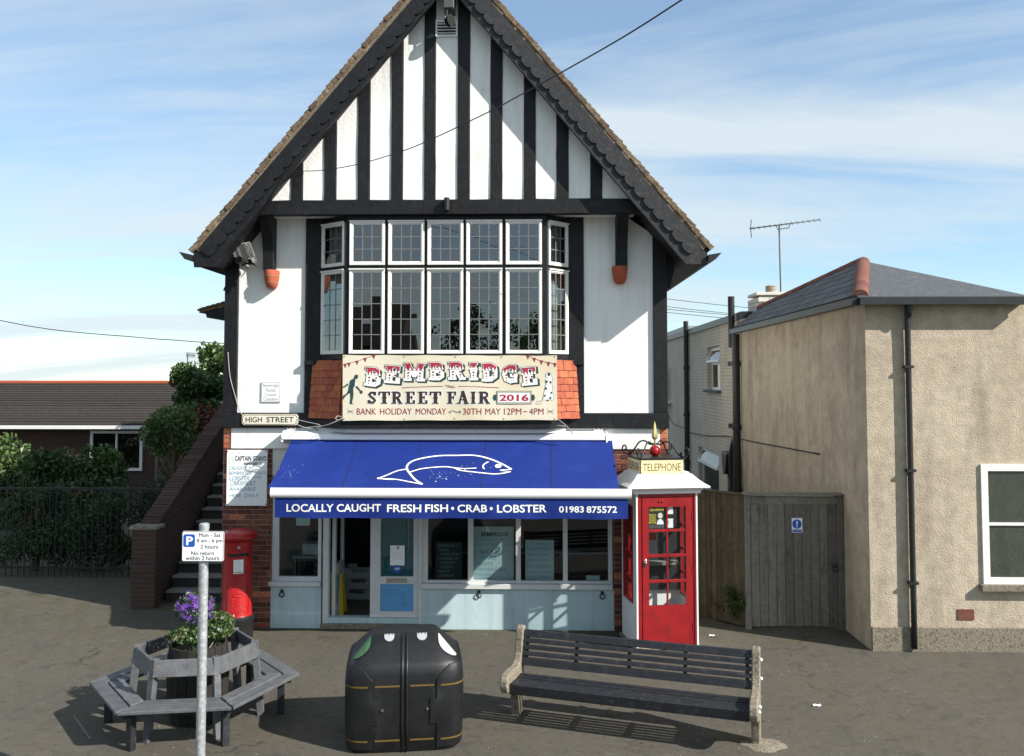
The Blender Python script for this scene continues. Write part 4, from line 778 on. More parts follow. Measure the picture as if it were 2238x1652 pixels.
def slab_letter(ch, cx_, cy_, hpx, wpx, rot, layers):
    w_, _ = glyph(ch); cr_, sr_ = math.cos(rot), math.sin(rot)
    def tp(x, y, ox=0, oy=0):
        lx = (x/w_ - 0.5)*wpx + ox; ly = (y - 0.5)*hpx + oy; return bn(cx_ + lx*cr_ + ly*sr_, cy_ - (ly*cr_ - lx*sr_))
    for (e, m, ox, oy, dep, cut) in layers:
        bb = MB()
        for i, pl_ in enumerate(polys(ch, e)[1]):
            if cut: pl_ = clip(pl_, cut, True)
            if len(pl_) < 3: continue
            bb.add([bl(tp(x, y, ox, oy), dep + i*0.00012) for x, y in pl_], [tuple(range(len(pl_)))])
        if bb.f: bb.build('lettering', m, cloth, fix=False)
    return tp
BEM = [('B', 338, 252, 178, 158, .10), ('E', 532, 228, 168, 150, .07), ('M', 748, 206, 168, 205, .03), ('B', 968, 196, 168, 150, .0), ('R', 1168, 193, 168, 160, 0), ('I', 1335, 198, 168, 78, -.02), ('D', 1497, 206, 168, 160, -.04), ('G', 1692, 224, 168, 150, -.07), ('E', 1884, 245, 172, 150, -.10)]
for ch, cx_, cy_, h_, w_, r_ in BEM:
    tp = slab_letter(ch, cx_, cy_, h_, w_, r_, [(0.058, 'print_green', 17, -11, 0.002, None), (0.058, 'print_green', 0, 0, 0.0045, None), (0.030, 'print_white', 0, 0, 0.007, None), (0.0, 'print_red', 0, 0, 0.0095, 0.60)])
    bb = MB(); ww = glyph(ch)[0]
    for xs_ in ((0.24, ww - 0.24) if ww > 0.5 else (0.21,)):
        for yy, rr_ in ((0.45, 0.055), (0.28, 0.045), (0.13, 0.03)):
            k_ = [bl(tp(xs_ + rr_*math.cos(t), yy + rr_*math.sin(t)), 0.011) for t in [2*math.pi*k/10 for k in range(10)]]; bb.add(k_, [tuple(range(10))])
    bb.build('lettering', 'print_maroon', cloth, fix=False)
    bb = MB(); ns = 5                                            # flame points below the red
    for i in range(ns): x_ = (i + .5)/ns*ww; bb.add([bl(tp(x_ - .07, .60), .0125), bl(tp(x_ + .07, .60), .0125), bl(tp(x_, .74 + .05*(i % 2)), .0125)], [(0, 1, 2)])
    bb.build('lettering', 'print_white', cloth, fix=False)
for ch, cx_, w_ in (('S', 330, 92), ('T', 450, 118), ('R', 575, 112), ('E', 708, 100), ('E', 832, 100), ('T', 958, 118), ('F', 1118, 96), ('A', 1228, 125), ('I', 1332, 52), ('R', 1440, 118)):
    slab_letter(ch, cx_, 458, 122, w_, 0, [(0.05, 'print_white', 0, 0, 0.002, None), (0.0, 'print_dark', 0, 0, 0.0045, None)])
def btext(s, x0, y0, x1, y1, m, bold=0.0, off=0.003):
    a = bn(x0, y1); c = bn(x1, y1); e = bn(x0, y0); words(s, a, c - a, (0, 0, 1), (c-a).length, (e-a).length, m, cloth, bold, 0, warp=lambda p: bl(p, off))
for s, x0, x1 in (('BANK', 178, 370), ('HOLIDAY', 408, 722), ('MONDAY', 762, 1062), ('30TH', 1230, 1412), ('MAY', 1452, 1602), ('12PM', 1636, 1808), ('4PM', 1885, 2028)): btext(s, x0, 564, x1, 626, 'print_maroon', 0.0)
def brect(x0, y0, x1, y1, m, off):
    MB().add([bl(bn(x0, y1), off), bl(bn(x1, y1), off), bl(bn(x1, y0), off), bl(bn(x0, y0), off)], [(0, 1, 2, 3)]).build('lettering', m, cloth, fix=False)
brect(1826, 593, 1866, 600, 'print_maroon', 0.003)
for sx in (1545, 1922):                                          # ears of the year plate
    MB().add([bl(bn(sx + 20*math.cos(t), 458 + 32*math.sin(t)), 0.002) for t in [2*math.pi*k/14 for k in range(14)]], [tuple(range(14))]).build('lettering', 'print_green', cloth, fix=False)
brect(1560, 392, 1908, 524, 'print_green', 0.0035); brect(1566, 398, 1902, 518, 'banner_cloth', 0.005); brect(1572, 405, 1896, 511, 'print_green', 0.0065); brect(1577, 410, 1891, 506, 'print_white', 0.008)
btext('2016', 1590, 425, 1880, 493, 'print_red', 0.035, 0.010)
bb = MB()
for a, c in (((625, 360), (1030, 346)), ((1182, 346), (1588, 360))): ribbon(bb, [bl(bn(*a), 0.003), bl(bn((a[0]+c[0])/2, (a[1]+c[1])/2 - 2), 0.003), bl(bn(*c), 0.003)], 0.008, (0, -1, 0), 0)
for k in range(3): ribbon(bb, [bl(p, 0.003 + k*.0004) for p in spline([bn(1045 + k*15, 342 + k*10), bn(1075 + k*12, 334 + k*10), bn(1110 + k*10, 346 + k*8), bn(1140 + k*10, 338 + k*8)], 4)], 0.005, (0, -1, 0), 0)
bb.build('flourish', 'print_maroon', cloth, fix=False)
bb = MB()
for fx, fy, s_ in ((1150, 596, 1),):
    for sg in (-1, 1): ribbon(bb, [bl(p, 0.003) for p in spline([bn(fx, fy), bn(fx + sg*22, fy + 14*sg*0.5), bn(fx + sg*45, fy - 4), bn(fx + sg*58, fy + 6), bn(fx + sg*48, fy + 14), bn(fx + sg*40, fy + 6)], 4)], 0.008, (0, -1, 0), 0.0004*(sg+1))
for fx in (115, 2095):
    for sg in (-1, 1):
        for dy_ in (-22, 0, 22): ribbon(bb, [bl(bn(fx, 596), 0.003), bl(bn(fx + sg*32, 596 + dy_), 0.003)], 0.004, (0, -1, 0), 0.0003*(sg + 1) + 0.00003*dy_)
bb.build('flourish', 'print_green', cloth, fix=False)
bb = MB(); bs = MB()                                             # bunting
for pts in (((45, 128), (100, 118), (180, 98), (260, 70), (345, 40)), ((1872, 42), (1935, 70), (2005, 95), (2075, 112), (2155, 122))):
    ribbon(bs, [bl(bn(*p), 0.003) for p in pts], 0.006, (0, -1, 0), 0)
    for (x, y) in [(x_ + 0, y_) for x_, y_ in pts]:
        x = min(max(x, 62), 2140); bb.add([bl(bn(x - 17, y - 4), 0.004), bl(bn(x + 17, y - 8), 0.004), bl(bn(x + 4, y + 38), 0.004)], [(0, 1, 2)])
bs.build('bunting_string', 'print_maroon', cloth, fix=False); bb.build('bunting_flags', 'print_maroon', cloth, fix=False)
def figure(shapes, m, nm):
    bb = MB()
    for i, sh in enumerate(shapes): bb.add([bl(bn(*p), 0.003 + i*0.0003) for p in sh], [tuple(range(len(sh)))])
    bb.build(nm, m, cloth, fix=False)
figure([[(148, 262), (160, 232), (190, 232), (192, 252), (182, 272), (160, 276)], [(110, 290), (150, 266), (165, 285), (160, 330), (140, 375), (95, 380), (100, 330)], [(98, 375), (142, 370), (146, 420), (140, 470), (130, 512), (150, 524), (108, 520), (115, 460), (112, 415)], [(98, 375), (125, 400), (70, 440), (42, 478), (42, 440), (80, 415)], [(165, 350), (180, 340), (215, 385), (208, 395)], [(42, 350), (98, 312), (95, 330), (50, 362)]], 'print_green', 'bowler_figure')
figure([[(150, 290), (165, 285), (185, 340), (165, 352)], [(100, 305), (80, 318), (92, 335), (105, 330)]], 'print_white', 'bowler_sleeves')
figure([[(222 + 16*math.cos(t), 403 + 17*math.sin(t)) for t in [2*math.pi*k/12 for k in range(12)]]], 'print_green', 'bowling_ball')
figure([[(2050, 320), (2110, 320), (2130, 480), (2018, 480)], [(2045, 270), (2115, 262), (2110, 322), (2052, 325)], [(2048, 250), (2055, 212), (2095, 210), (2112, 250), (2090, 268)]], 'print_white', 'girl_figure')
bb = MB()
for x_, y_, r_ in ((2080, 228, 14), (2058, 300, 12), (2095, 305, 10), (2052, 368, 11), (2105, 410, 9), (2040, 440, 9), (2095, 462, 11), (2070, 485, 8)): bb.add([bl(bn(x_ + r_*math.cos(t), y_ + r_*1.2*math.sin(t)), 0.0055) for t in [2*math.pi*k/10 for k in range(10)]], [tuple(range(10))])
for pts in (((2050, 330), (2018, 480), (2130, 480), (2112, 330)), ((2050, 250), (2056, 212), (2095, 210), (2112, 250)), ((2060, 410), (2010, 490)), ((1950, 515), (1960, 495), (2010, 492), (2005, 518), (1955, 520)), ((2045, 272), (2052, 325), (2110, 322), (2115, 262))): ribbon(bb, [bl(bn(*p), 0.006) for p in pts], 0.004, (0, -1, 0), 0)
bb.build('girl_outline', 'print_green', cloth, fix=False)
for px_, py_ in ((56, 50), (648, 52), (1157, 54), (1612, 52), (2140, 50), (52, 668), (650, 670), (1148, 664), (1636, 666), (2138, 668)):
    q = bn(px_, py_); MB().tube([bl(q, 0.006), bl(q, 0.0)], 0.010, 10).build('eyelet', 'gold', ban)
# rope that ties the banner at its lower corners
for pts, lab in (([(748, 912), (738, 909), (733, 915), (741, 919), (748, 914), (722, 926), (700, 932), (676, 936), (650, 928), (648, 918), (670, 922), (700, 930), (660, 936), (640, 948), (628, 958)], 'grey rope tying the banner to the awning beside the street name plate'), ([(1216, 915), (1232, 926), (1246, 940), (1252, 950), (1240, 934), (1222, 930), (1214, 930)], 'grey rope tying the banner above the telephone kiosk')):
    bb = MB().tube(spline([P(x, y, -0.46 - 0.02*(i % 3)) for i, (x, y) in enumerate(pts)], 4), 0.006, 6); tag(bb.build('banner_rope', 'rope', smooth=True), lab, 'rope')
# ------------------------------------------------------------------ plates and boards on the wall
def plate(name, label, cat, px, Y, th, m, bev=0.0, corner=0.0):
    x0, y0, x1, y1 = px; a = P(x0, y1, Y); c = P(x1, y0, Y); t = thing(name, label, cat, ((a.x+c.x)/2, Y, a.z))
    if corner: k = corner; poly = [(a.x + k, a.z), (c.x - k, a.z), (c.x, a.z + k), (c.x, c.z - k), (c.x - k, c.z), (a.x + k, c.z), (a.x, c.z - k), (a.x, a.z + k)]
    else: poly = [(a.x, a.z), (c.x, a.z), (c.x, c.z), (a.x, c.z)]
    pl_ = MB().prism(poly, Y, Y + th).build('panel', m, t, bev=bev); return t, pl_, a, c
def border(parent, px, Y, m, wd, corner=0.0):
    x0, y0, x1, y1 = px; a = P(x0, y1, Y); c = P(x1, y0, Y); k = corner
    pts = [(a.x + k, a.z), (c.x - k, a.z), (c.x, a.z + k), (c.x, c.z - k), (c.x - k, c.z), (a.x + k, c.z), (a.x, c.z - k), (a.x, a.z + k)] if k else [(a.x, a.z), (c.x, a.z), (c.x, c.z), (a.x, c.z)]
    bb = MB(); n_ = len(pts)
    for i in range(n_): p, q = pts[i], pts[(i+1) % n_]; ribbon(bb, [(p[0], Y, p[1]), (q[0], Y, q[1])], wd, (0, -1, 0), 0.001 + 0.0002*(i % 2))
    bb.build('border', m, parent, fix=False)
t, pl_, a, c = plate('street_name_plate', 'cream street name plate with black lettering on the black beam', 'street sign', (528, 905, 651, 928.8), -0.10, 0.024, 'sign_cream', 0.003, 0.03)
border(pl_, (530, 906.8, 649.3, 927), -0.10, 'print_brown', 0.010, 0.03); wordsP('HIGH', 536.5, 911, 572.5, 923, -0.10, 'print_black', pl_, 0.012); wordsP('STREET', 582, 911, 641.5, 923, -0.10, 'print_black', pl_, 0.012)
t, pl_, a, c = plate('council_plaque', 'small white plaque with black-letter lettering on white plaster', 'plaque', (570, 835, 613, 879), -0.016, 0.015, 'sign_white')
border(pl_, (571, 836, 612, 878), -0.016, 'print_grey', 0.010)
for s, x0, x1, y0, y1 in (('Bembridge', 574.5, 609, 838.5, 847), ('Parish', 581, 602.5, 848.5, 857), ('Council', 579, 603.5, 858.5, 866), ('Chambers', 575, 608, 868, 875.5)): wordsP(s, x0, y0, x1, y1, -0.016, 'print_grey', pl_, 0.008)
zb6 = lambda x, y: (377 + 0.2157*x, 809 + 0.2157*y)
t, pl_, a, c = plate('menu_board', 'white board with handwritten fish notice screwed to the brick pier', 'notice board', (494, 983.5, 584, 1105), -0.03, 0.022, 'sign_white', 0.002)
for s, x0, y0, x1, y1, m, bo, sl_ in (('CAPTAIN', 630, 868, 798, 918, 'print_black', 0.02, 0), ("STAN'S", 815, 868, 950, 918, 'print_black', 0.02, 0), ('BEMBRIDGE', 722, 934, 906, 960, 'print_black', 0.02, 0), ('CAUGHT', 566, 972, 745, 1008, 'print_pen', 0, .2), ('BY', 770, 975, 818, 1010, 'print_pen', 0, .2), ('BEMBRIDGE', 566, 1025, 800, 1058, 'print_pen', 0, .2), ('BOATS', 830, 1025, 940, 1058, 'print_pen', 0, .2),
        ('LOBSTER', 575, 1072, 780, 1116, 'print_pen', 0, .15), ('AND', 808, 1070, 900, 1095, 'print_pen', 0, .15), ('CRABMEAT', 580, 1122, 838, 1170, 'print_pen', 0, .15), ('AVAILABLE', 575, 1185, 838, 1220, 'print_pen', 0, .15), ('HERE', 575, 1254, 690, 1286, 'print_pen', 0, .2), ('DAILY', 725, 1250, 868, 1286, 'print_pen', 0, .2)):
    p0 = zb6(x0, y0); p1 = zb6(x1, y1); wordsP(s, p0[0], p0[1], p1[0], p1[1], -0.03, m, pl_, bo, slant=sl_)
bb = MB(); ribbon(bb, spline([P(*zb6(x, y), -0.03) for x, y in ((560, 938), (585, 910), (570, 880), (600, 845), (650, 826), (682, 835), (660, 850), (615, 870), (605, 905), (610, 935), (560, 938))], 4), 0.004, (0, -1, 0), 0.0015); bb.build('fish_outline', 'print_grey', pl_, fix=False)
for x_, y_ in ((497, 986.5), (581, 986), (497, 1102), (581, 1102)): q = P(x_, y_, -0.03); MB().tube([(q.x, -0.034, q.z), (q.x, -0.03, q.z)], 0.010, 8).build('screw', 'print_brown', t)
# siren box with two horns under the eave
q0, q1 = P(522, 527, -0.24), P(556, 566, -0.24)
sr = thing('perforated_speaker', 'dark perforated speaker box with two small horns under the eave', 'speaker', (P(560, 578, -0.24).x, -0.2, q1.z - 0.1))
MB().hexa([P(505, 530, -0.30), P(530, 533, -0.30), P(535, 533, 0.0), P(512, 530, 0.0), P(497, 556 - 34, -0.30), P(525, 522, -0.30), P(528, 522, 0.0), P(500, 522, 0.0)]).build('mounting_rail', 'iron_black', sr)
bx = [P(497, 529, -0.32), P(526, 531, -0.32), P(530, 531, -0.16), P(503, 529, -0.16)]; bx2 = [P(512, 563, -0.30), P(541, 566, -0.30), P(542, 564, -0.14), P(514, 562, -0.14)]
MB().hexa(bx2 + bx).build('left_panel', 'speaker_grey', sr).name = 'perforated_panel'
bx3 = [P(527.5, 531, -0.32), P(545, 528, -0.30), P(547, 528, -0.15), P(530, 531, -0.15)]; bx4 = [P(542.5, 566, -0.30), P(559, 569, -0.30), P(560, 567, -0.14), P(544, 564, -0.14)]
MB().hexa(bx4 + bx3).build('perforated_panel', 'step_stone', sr)
bb = MB()
for i in range(2):
    for j in range(7):
        f = (j + .6)/7.4; p = P(503 + 12*f + i*12, 531 + 32*f, -0.324 + .02*f); bb.box(p.x - 0.018, p.x + 0.018, p.y - 0.004, p.y, p.z - 0.006, p.z + 0.006)
tag(bb.build('perforations', 'print_grey', sr), kind='stuff')
bb = MB()
for i in range(2):
    for j in range(7):
        f = (j + .6)/7.4; p = P(532.5 + 13*f + i*9, 531 + 33*f, -0.324 + .02*f); bb.box(p.x - 0.014, p.x + 0.014, p.y - 0.004, p.y, p.z - 0.006, p.z + 0.006)
tag(bb.build('perforations', 'iron_black', sr), kind='stuff')
for px_, dr in ((535, -1), (556, 1)):
    p = P(px_, 575, -0.24); bb = MB().lathe([(0.02, 0.0), (0.03, 0.06), (0.06, 0.12), (0.062, 0.13), (0.03, 0.125)], n=14)
    rot = Matrix.Rotation(R(60)*dr, 3, 'Y') @ Matrix.Rotation(R(60), 3, 'X'); bb.v = [rot @ v + p for v in bb.v]; bb.build('horn', 'iron_black', sr, smooth=40)
m0 = P(546, 570, -0.24); MB().tube([m0 + Vector((0, 0.02, 0.03)), m0 + Vector((0, 0.02, -0.05))], 0.03, 10).tube([P(528, 580, -0.24), P(546, 574, -0.22), P(560, 580, -0.24)], 0.014, 6).build('horn_mount', 'iron_black', sr, smooth=True)
tag(MB().tube(spline([P(522, 578, -0.03), P(535, 577, -0.04), P(545, 583, -0.04), P(555, 577, -0.12)], 5), 0.007, 6).build('speaker_cable', 'sign_cream', smooth=True), 'white cable looping from the perforated speaker box', 'cable')
tag(MB().tube(spline([P(498, 770, -0.055), P(502, 820, -0.055), P(512, 860, -0.055), P(522, 893, -0.06), P(530, 908, -0.09)], 5), 0.007, 6).build('wall_cable', 'rope', smooth=True), 'thin grey cable running down the black corner post to the street name plate', 'cable')
# ------------------------------------------------------------------ things in the shop window and doorway
def card(name, label, cat, px, Y, m, texts=(), th=0.006, rim=None):
    t, pl_, a, c = plate(name, label, cat, px, Y, th, m)
    for s, x0, y0, x1, y1, mm, bo, sl_ in texts: p0 = z7(x0, y0); p1 = z7(x1, y1); wordsP(s, p0[0], p0[1], p1[0], p1[1], Y, mm, pl_, bo, slant=sl_)
    if rim: border(pl_, px, Y, rim, 0.012)
    return t
def r7(x0, y0, x1, y1): p0 = z7(x0, y0); p1 = z7(x1, y1); return (*p0, *p1)
card('chalk_board', 'black chalkboard listing crab cakes behind the shop window', 'chalkboard', r7(1005, 730, 1162, 948), 0.16, 'board_black', [(s, 1020 + 6*(i % 3), 742 + i*25, 1020 + wd, 758 + i*25, 'print_chalk', 0, 0) for i, (s, wd) in enumerate((('FRESHLY', 120), ('MADE', 60), ('CRABCAKES', 125), ('AVAILABLE ON', 120), ('WEDNESDAY', 100), ('THURSDAY', 90), ('FRIDAY', 70), ('SATURDAY', 95)))], rim='barrel_wood')
card('fish_price_board', 'large pale board with handwritten fish list behind the shop window', 'sign', r7(1226, 640, 1462, 952), 0.14, 'board_pale', [('BEMBRIDGE', 1272, 672, 1432, 696, 'print_black', 0.02, 0), ('Landing Today', 1235, 706, 1420, 724, 'print_pen', 0, .2), ('Day Fresh Fish', 1230, 738, 1440, 754, 'print_pen', 0, .2), ('SEA BASS', 1262, 776, 1400, 798, 'print_pen_dark', 0, .1), ('PLAICE', 1268, 810, 1362, 832, 'print_pen', 0, .1), ('* SKATE', 1232, 846, 1340, 866, 'print_pen', 0, .1), ('* DOVER SOLE', 1232, 878, 1415, 898, 'print_pen', 0, .1), ('* HUSS', 1232, 910, 1325, 928, 'print_pen', 0, .1), ('COD', 1270, 936, 1335, 950, 'print_pen', 0, .1)])
card('order_board', 'small pale board with handwritten note about monk fish in the shop window', 'sign', r7(1530, 718, 1697, 957), 0.14, 'board_pale', [('BEMBRIDGE', 1580, 735, 1652, 747, 'print_grey', 0.01, 0), ('MONK FISH', 1538, 757, 1672, 777, 'print_pen', 0, .1), ('PORTIONS', 1538, 795, 1655, 812, 'print_pen', 0, .1), ('PERFECT FOR', 1540, 828, 1660, 844, 'print_pen', 0, .1), ('FISH KEBABS', 1538, 862, 1690, 880, 'print_pen', 0, .1), ('OR BBQ THE WHOLE', 1538, 898, 1690, 914, 'print_pen', 0, .1), ('TAILS FRESH', 1540, 928, 1680, 944, 'print_pen', 0, .1)])
card('price_card', 'small pale card at the foot of the last shop window pane', 'card', r7(1885, 925, 1965, 956), 0.12, 'board_pale')
card('paper_notice', 'white paper notice taped inside the narrow shop window', 'notice', r7(190, 560, 272, 633), 0.09, 'board_pale')
card('door_notice', 'white printed notice taped inside the shop door glass', 'notice', r7(740, 750, 824, 866), 0.050, 'sign_white', [('OPEN', 778, 754, 792, 772, 'print_black', 0.02, 0)] + [('NOTICE TO CUSTOMERS'[:19 - 2*(i % 3)], 752 + 3*(i % 2), 790 + i*9, 812 - 4*(i % 3), 794 + i*9, 'print_grey', 0, 0) for i in range(5)], th=0.003)
q = P(*z7(780, 886), 0.052); st_ = thing('round_sticker', 'round blue sticker on the shop door glass', 'sticker', q)
MB().prism([(q.x + 0.062*math.cos(t), q.z + 0.058*math.sin(t)) for t in [2*math.pi*k/22 for k in range(22)]], 0.050, 0.053).build('disc', 'sign_blue', st_)
MB().prism([(q.x - 0.045, q.z - 0.008), (q.x + 0.02, q.z - 0.02), (q.x + 0.048, q.z + 0.012), (q.x, q.z + 0.022)], 0.048, 0.0495).build('fish_emblem', 'board_pale', st_)
q = P(*z7(420, 1010), 0.5)
wf = thing('wet_floor_sign', 'yellow folding wet floor sign standing inside the doorway', 'floor sign', (q.x, 0.55, 0.07))
for sy in (-1, 1): LB().hexa([(-0.15, sy*0.14, 0), (0.15, sy*0.14, 0), (0.15, sy*0.155, 0), (-0.15, sy*0.155, 0), (-0.09, sy*0.015, 0.62), (0.09, sy*0.015, 0.62), (0.09, sy*0.03, 0.62), (-0.09, sy*0.03, 0.62)]).build('panel', 'yellow_plastic', wf, bev=0.004)
LB().box(-0.05, 0.05, -0.035, 0.035, 0.60, 0.66).build('handle', 'yellow_plastic', wf, bev=0.01)
def crate(label, loc):
    t = thing('fish_crate', label, 'crate', loc, group=None); w_, d_, h_ = 0.55, 0.38, 0.16
    LB().box(-w_/2, w_/2, -d_/2, d_/2, 0, 0.02).build('base', 'crate_white', t)
    for y_ in (-1, 1): LB().box(-w_/2, w_/2, y_*d_/2 - 0.012, y_*d_/2 + 0.012, 0.02, h_ - 0.06).box(-w_/2, -0.12, y_*d_/2 - 0.012, y_*d_/2 + 0.012, h_ - 0.06, h_).box(0.12, w_/2, y_*d_/2 - 0.012, y_*d_/2 + 0.012, h_ - 0.06, h_).build('long_side', 'crate_white', t)
    for x_ in (-1, 1): LB().box(x_*w_/2 - 0.012, x_*w_/2 + 0.012, -d_/2 + 0.012, d_/2 - 0.012, 0.02, h_).build('short_side', 'crate_white', t)
for i in range(3): crate(('bottom', 'middle', 'top')[i] + ' pale plastic crate of the stack inside the doorway', (PX(*z7(560, 1000), 1.6) + 0.02*i, 1.6, 0.07 + 0.17*i))
ct = thing('fish_counter', 'dark fish display counter with steel top behind the wide shop window', 'counter', (0.1, 1.6, 0.07))
LB().box(-1.6, 1.3, 0.0, 0.7, 0, 0.72).build('cabinet', 'board_black', ct); LB().box(-1.65, 1.35, -0.06, 0.75, 0.72, 0.76).build('top', 'steel', ct); LB().hexa([(-1.6, 0.1, 0.76), (1.3, 0.1, 0.76), (1.3, 0.12, 0.76), (-1.6, 0.12, 0.76), (-1.6, 0.3, 1.15), (1.3, 0.3, 1.15), (1.3, 0.32, 1.15), (-1.6, 0.32, 1.15)]).build('glass_screen', 'shop_glass', ct)
sh = thing('window_shelf', 'shelf with stacked boxes behind the narrow shop window', 'shelf', (PX(655, 1200) , 0.6, 0.07))
LB().box(-0.25, 0.3, -0.15, 0.2, 0.85, 0.89).build('board', 'mid_room', sh)
for x_ in (-0.22, 0.25): LB().box(x_, x_ + 0.03, -0.12, -0.09, 0, 0.85).box(x_, x_ + 0.03, 0.14, 0.17, 0, 0.85).build('leg', 'mid_room', sh)
tag(MB().box(MW[sh].translation.x - 0.1, MW[sh].translation.x + 0.25, 0.5, 0.75, 0.965, 1.13).build('cardboard_box', 'crate_white', bev=0.01), 'pale closed box on the shelf behind the narrow shop window', 'box')
# ------------------------------------------------------------------ telephone kiosk
KA = R(10); KW, KD = 0.865, 0.70
kio = thing('telephone_kiosk', 'red and white telephone kiosk with iron scrolls and gold spear on its roof', 'phone box', (1.338, -0.94, 0), KA)
kz = lambda y: PZ(y, -0.87, 1450)
ku = lambda x: (x - 1388)/(1530 - 1388)*KW
kb = lambda b_, n_, m, p=None, **k: b_.build(n_, m, p or kio, **k)
def klocal(): return LB()
zE = kz(1078); wz0, wz1 = kz(1322) , kz(1107)
kb(klocal().box(-0.045, KW + 0.045, -0.05, KD + 0.03, 0, 0.045), 'plinth', 'concrete', bev=0.012)
kb(klocal().box(0.03, KW - 0.03, 0.02, KD - 0.04, 0.045, 0.07), 'floor', 'concrete')
for x0, x1 in ((0.0, 0.035), (KW - 0.035, KW)):                  # side walls, each with an opening
    b_ = klocal(); v0, v1 = 0.13, KD - 0.10
    b_.box(x0, x1, 0.0, KD - 0.04, 0.045, wz0).box(x0, x1, 0.0, v0, wz0, wz1).box(x0, x1, v1, KD - 0.04, wz0, wz1).box(x0, x1, 0.0, KD - 0.04, wz1, zE)
    sw_ = kb(b_, 'side_wall', 'kiosk_white')
    b_ = klocal(); xm0, xm1 = x0 - 0.012, x1 + 0.006
    if x0 > 0.1: xm0, xm1 = x0 - 0.006, x1 + 0.012
    b_.box(xm0, xm1, v0, v0 + 0.03, wz0, wz1).box(xm0, xm1, v1 - 0.03, v1, wz0, wz1).box(xm0, xm1, v0 + 0.03, v1 - 0.03, wz0, wz0 + 0.03).box(xm0, xm1, v0 + 0.03, v1 - 0.03, wz1 - 0.03, wz1)
    vm = (v0 + v1)/2; b_.box(xm0 + 0.004, xm1 - 0.004, vm - 0.011, vm + 0.011, wz0 + 0.03, wz1 - 0.03)
    for i in range(1, 4): z_ = wz0 + (wz1 - wz0)*i/4; b_.box(xm0 + 0.006, xm1 - 0.006, v0 + 0.03, vm - 0.011, z_ - 0.011, z_ + 0.011).box(xm0 + 0.006, xm1 - 0.006, vm + 0.011, v1 - 0.03, z_ - 0.011, z_ + 0.011)
    fr_ = kb(b_, 'side_window_frame', 'kiosk_red', sw_)
    for j in range(2):
        for i in range(4):
            z0_ = wz0 + 0.03 + (wz1 - wz0 - 0.06)*i/4; z1_ = wz0 + 0.03 + (wz1 - wz0 - 0.06)*(i+1)/4; ya, yb = (v0 + 0.03, vm) if j == 0 else (vm, v1 - 0.03)
            kb(klocal().box((x0+x1)/2 - 0.002, (x0+x1)/2 + 0.002, ya, yb, z0_, z1_), 'pane', 'kiosk_glass', sw_)
kb(klocal().box(0.0, KW, KD - 0.04, KD, 0.045, zE), 'back_wall', 'kiosk_white')
# front: white edge strips, red frame, door with eight panes
kb(klocal().box(0.0, 0.022, -0.03, 0.0, 0.045, zE).box(KW - 0.022, KW, -0.03, 0.0, 0.045, zE), 'front_edge', 'kiosk_white')
du0, du1 = ku(1402.5), ku(1518)
kb(klocal().box(0.022, du0 - 0.022, -0.024, 0.02, 0.05, zE).box(du0 - 0.022, du0 - 0.004, -0.012, 0.02, 0.05, zE - 0.05).box(du1 + 0.024, KW - 0.022, -0.024, 0.02, 0.05, zE).box(du1 + 0.004, du1 + 0.024, -0.012, 0.02, 0.05, zE - 0.05).box(du0 - 0.022, du1 + 0.024, -0.024, 0.02, zE - 0.05, zE), 'door_frame', 'kiosk_red', bev=0.003)
pc = [(ku(1417), ku(1458)), (ku(1462), ku(1503))]; prw = [(1107, 1156), (1162, 1210), (1217, 1266), (1272.6, 1322)]
b_ = klocal(); y0, y1 = -0.022, 0.016; zt_ = zE - 0.058; zb_ = 0.055; u0, u1 = pc[0][0], pc[1][1]; r0, r1 = kz(1322), kz(1107)
b_.box(du0, u0, y0, y1, zb_, zt_).box(u1, du1, y0, y1, zb_, zt_).box(u0, u1, y0, y1, r1, zt_).box(u0, u1, y0, y1, zb_, r0)
dr_ = kb(b_, 'door', 'kiosk_red')
b_ = klocal(); b_.box(pc[0][1], pc[1][0], -0.016, 0.008, r0, r1)
for i in range(3):
    za_, zb2 = kz(prw[i][1]), kz(prw[i+1][0]); b_.box(u0, pc[0][1], -0.018, 0.008, zb2, za_).box(pc[1][0], u1, -0.018, 0.008, zb2, za_)
kb(b_, 'glazing_bars', 'kiosk_red', dr_, bev=0.004)
for c_ in pc:
    for p_ in prw: kb(klocal().box(c_[0], c_[1], -0.006, -0.003, kz(p_[1]), kz(p_[0])), 'pane', 'kiosk_glass', dr_)
hx = ku(1409); hz = kz(1228)
b_ = klocal(); b_.sphere((hx, -0.026, hz), 0.055, 12, 8, (0.42, 0.25, 1)); kb(b_, 'handle_plate', 'chrome', dr_, smooth=True)
b_ = klocal().tube([(hx, -0.04, hz + 0.03), (hx, -0.055, hz), (hx, -0.042, hz - 0.03)], 0.008, 8); kb(b_, 'pull', 'chrome', dr_, smooth=True)
for y_ in (1130, 1245, 1370): kb(klocal().box(du1 - 0.004, du1 + 0.008, -0.03, -0.02, kz(y_) - 0.05, kz(y_) + 0.05), 'hinge', 'kiosk_red', dr_)
for x_ in (1442, 1449): kb(klocal().sphere((ku(x_), -0.022, kz(1095)), 0.016, 10, 6), 'door_stud', 'kiosk_red', dr_, smooth=True)
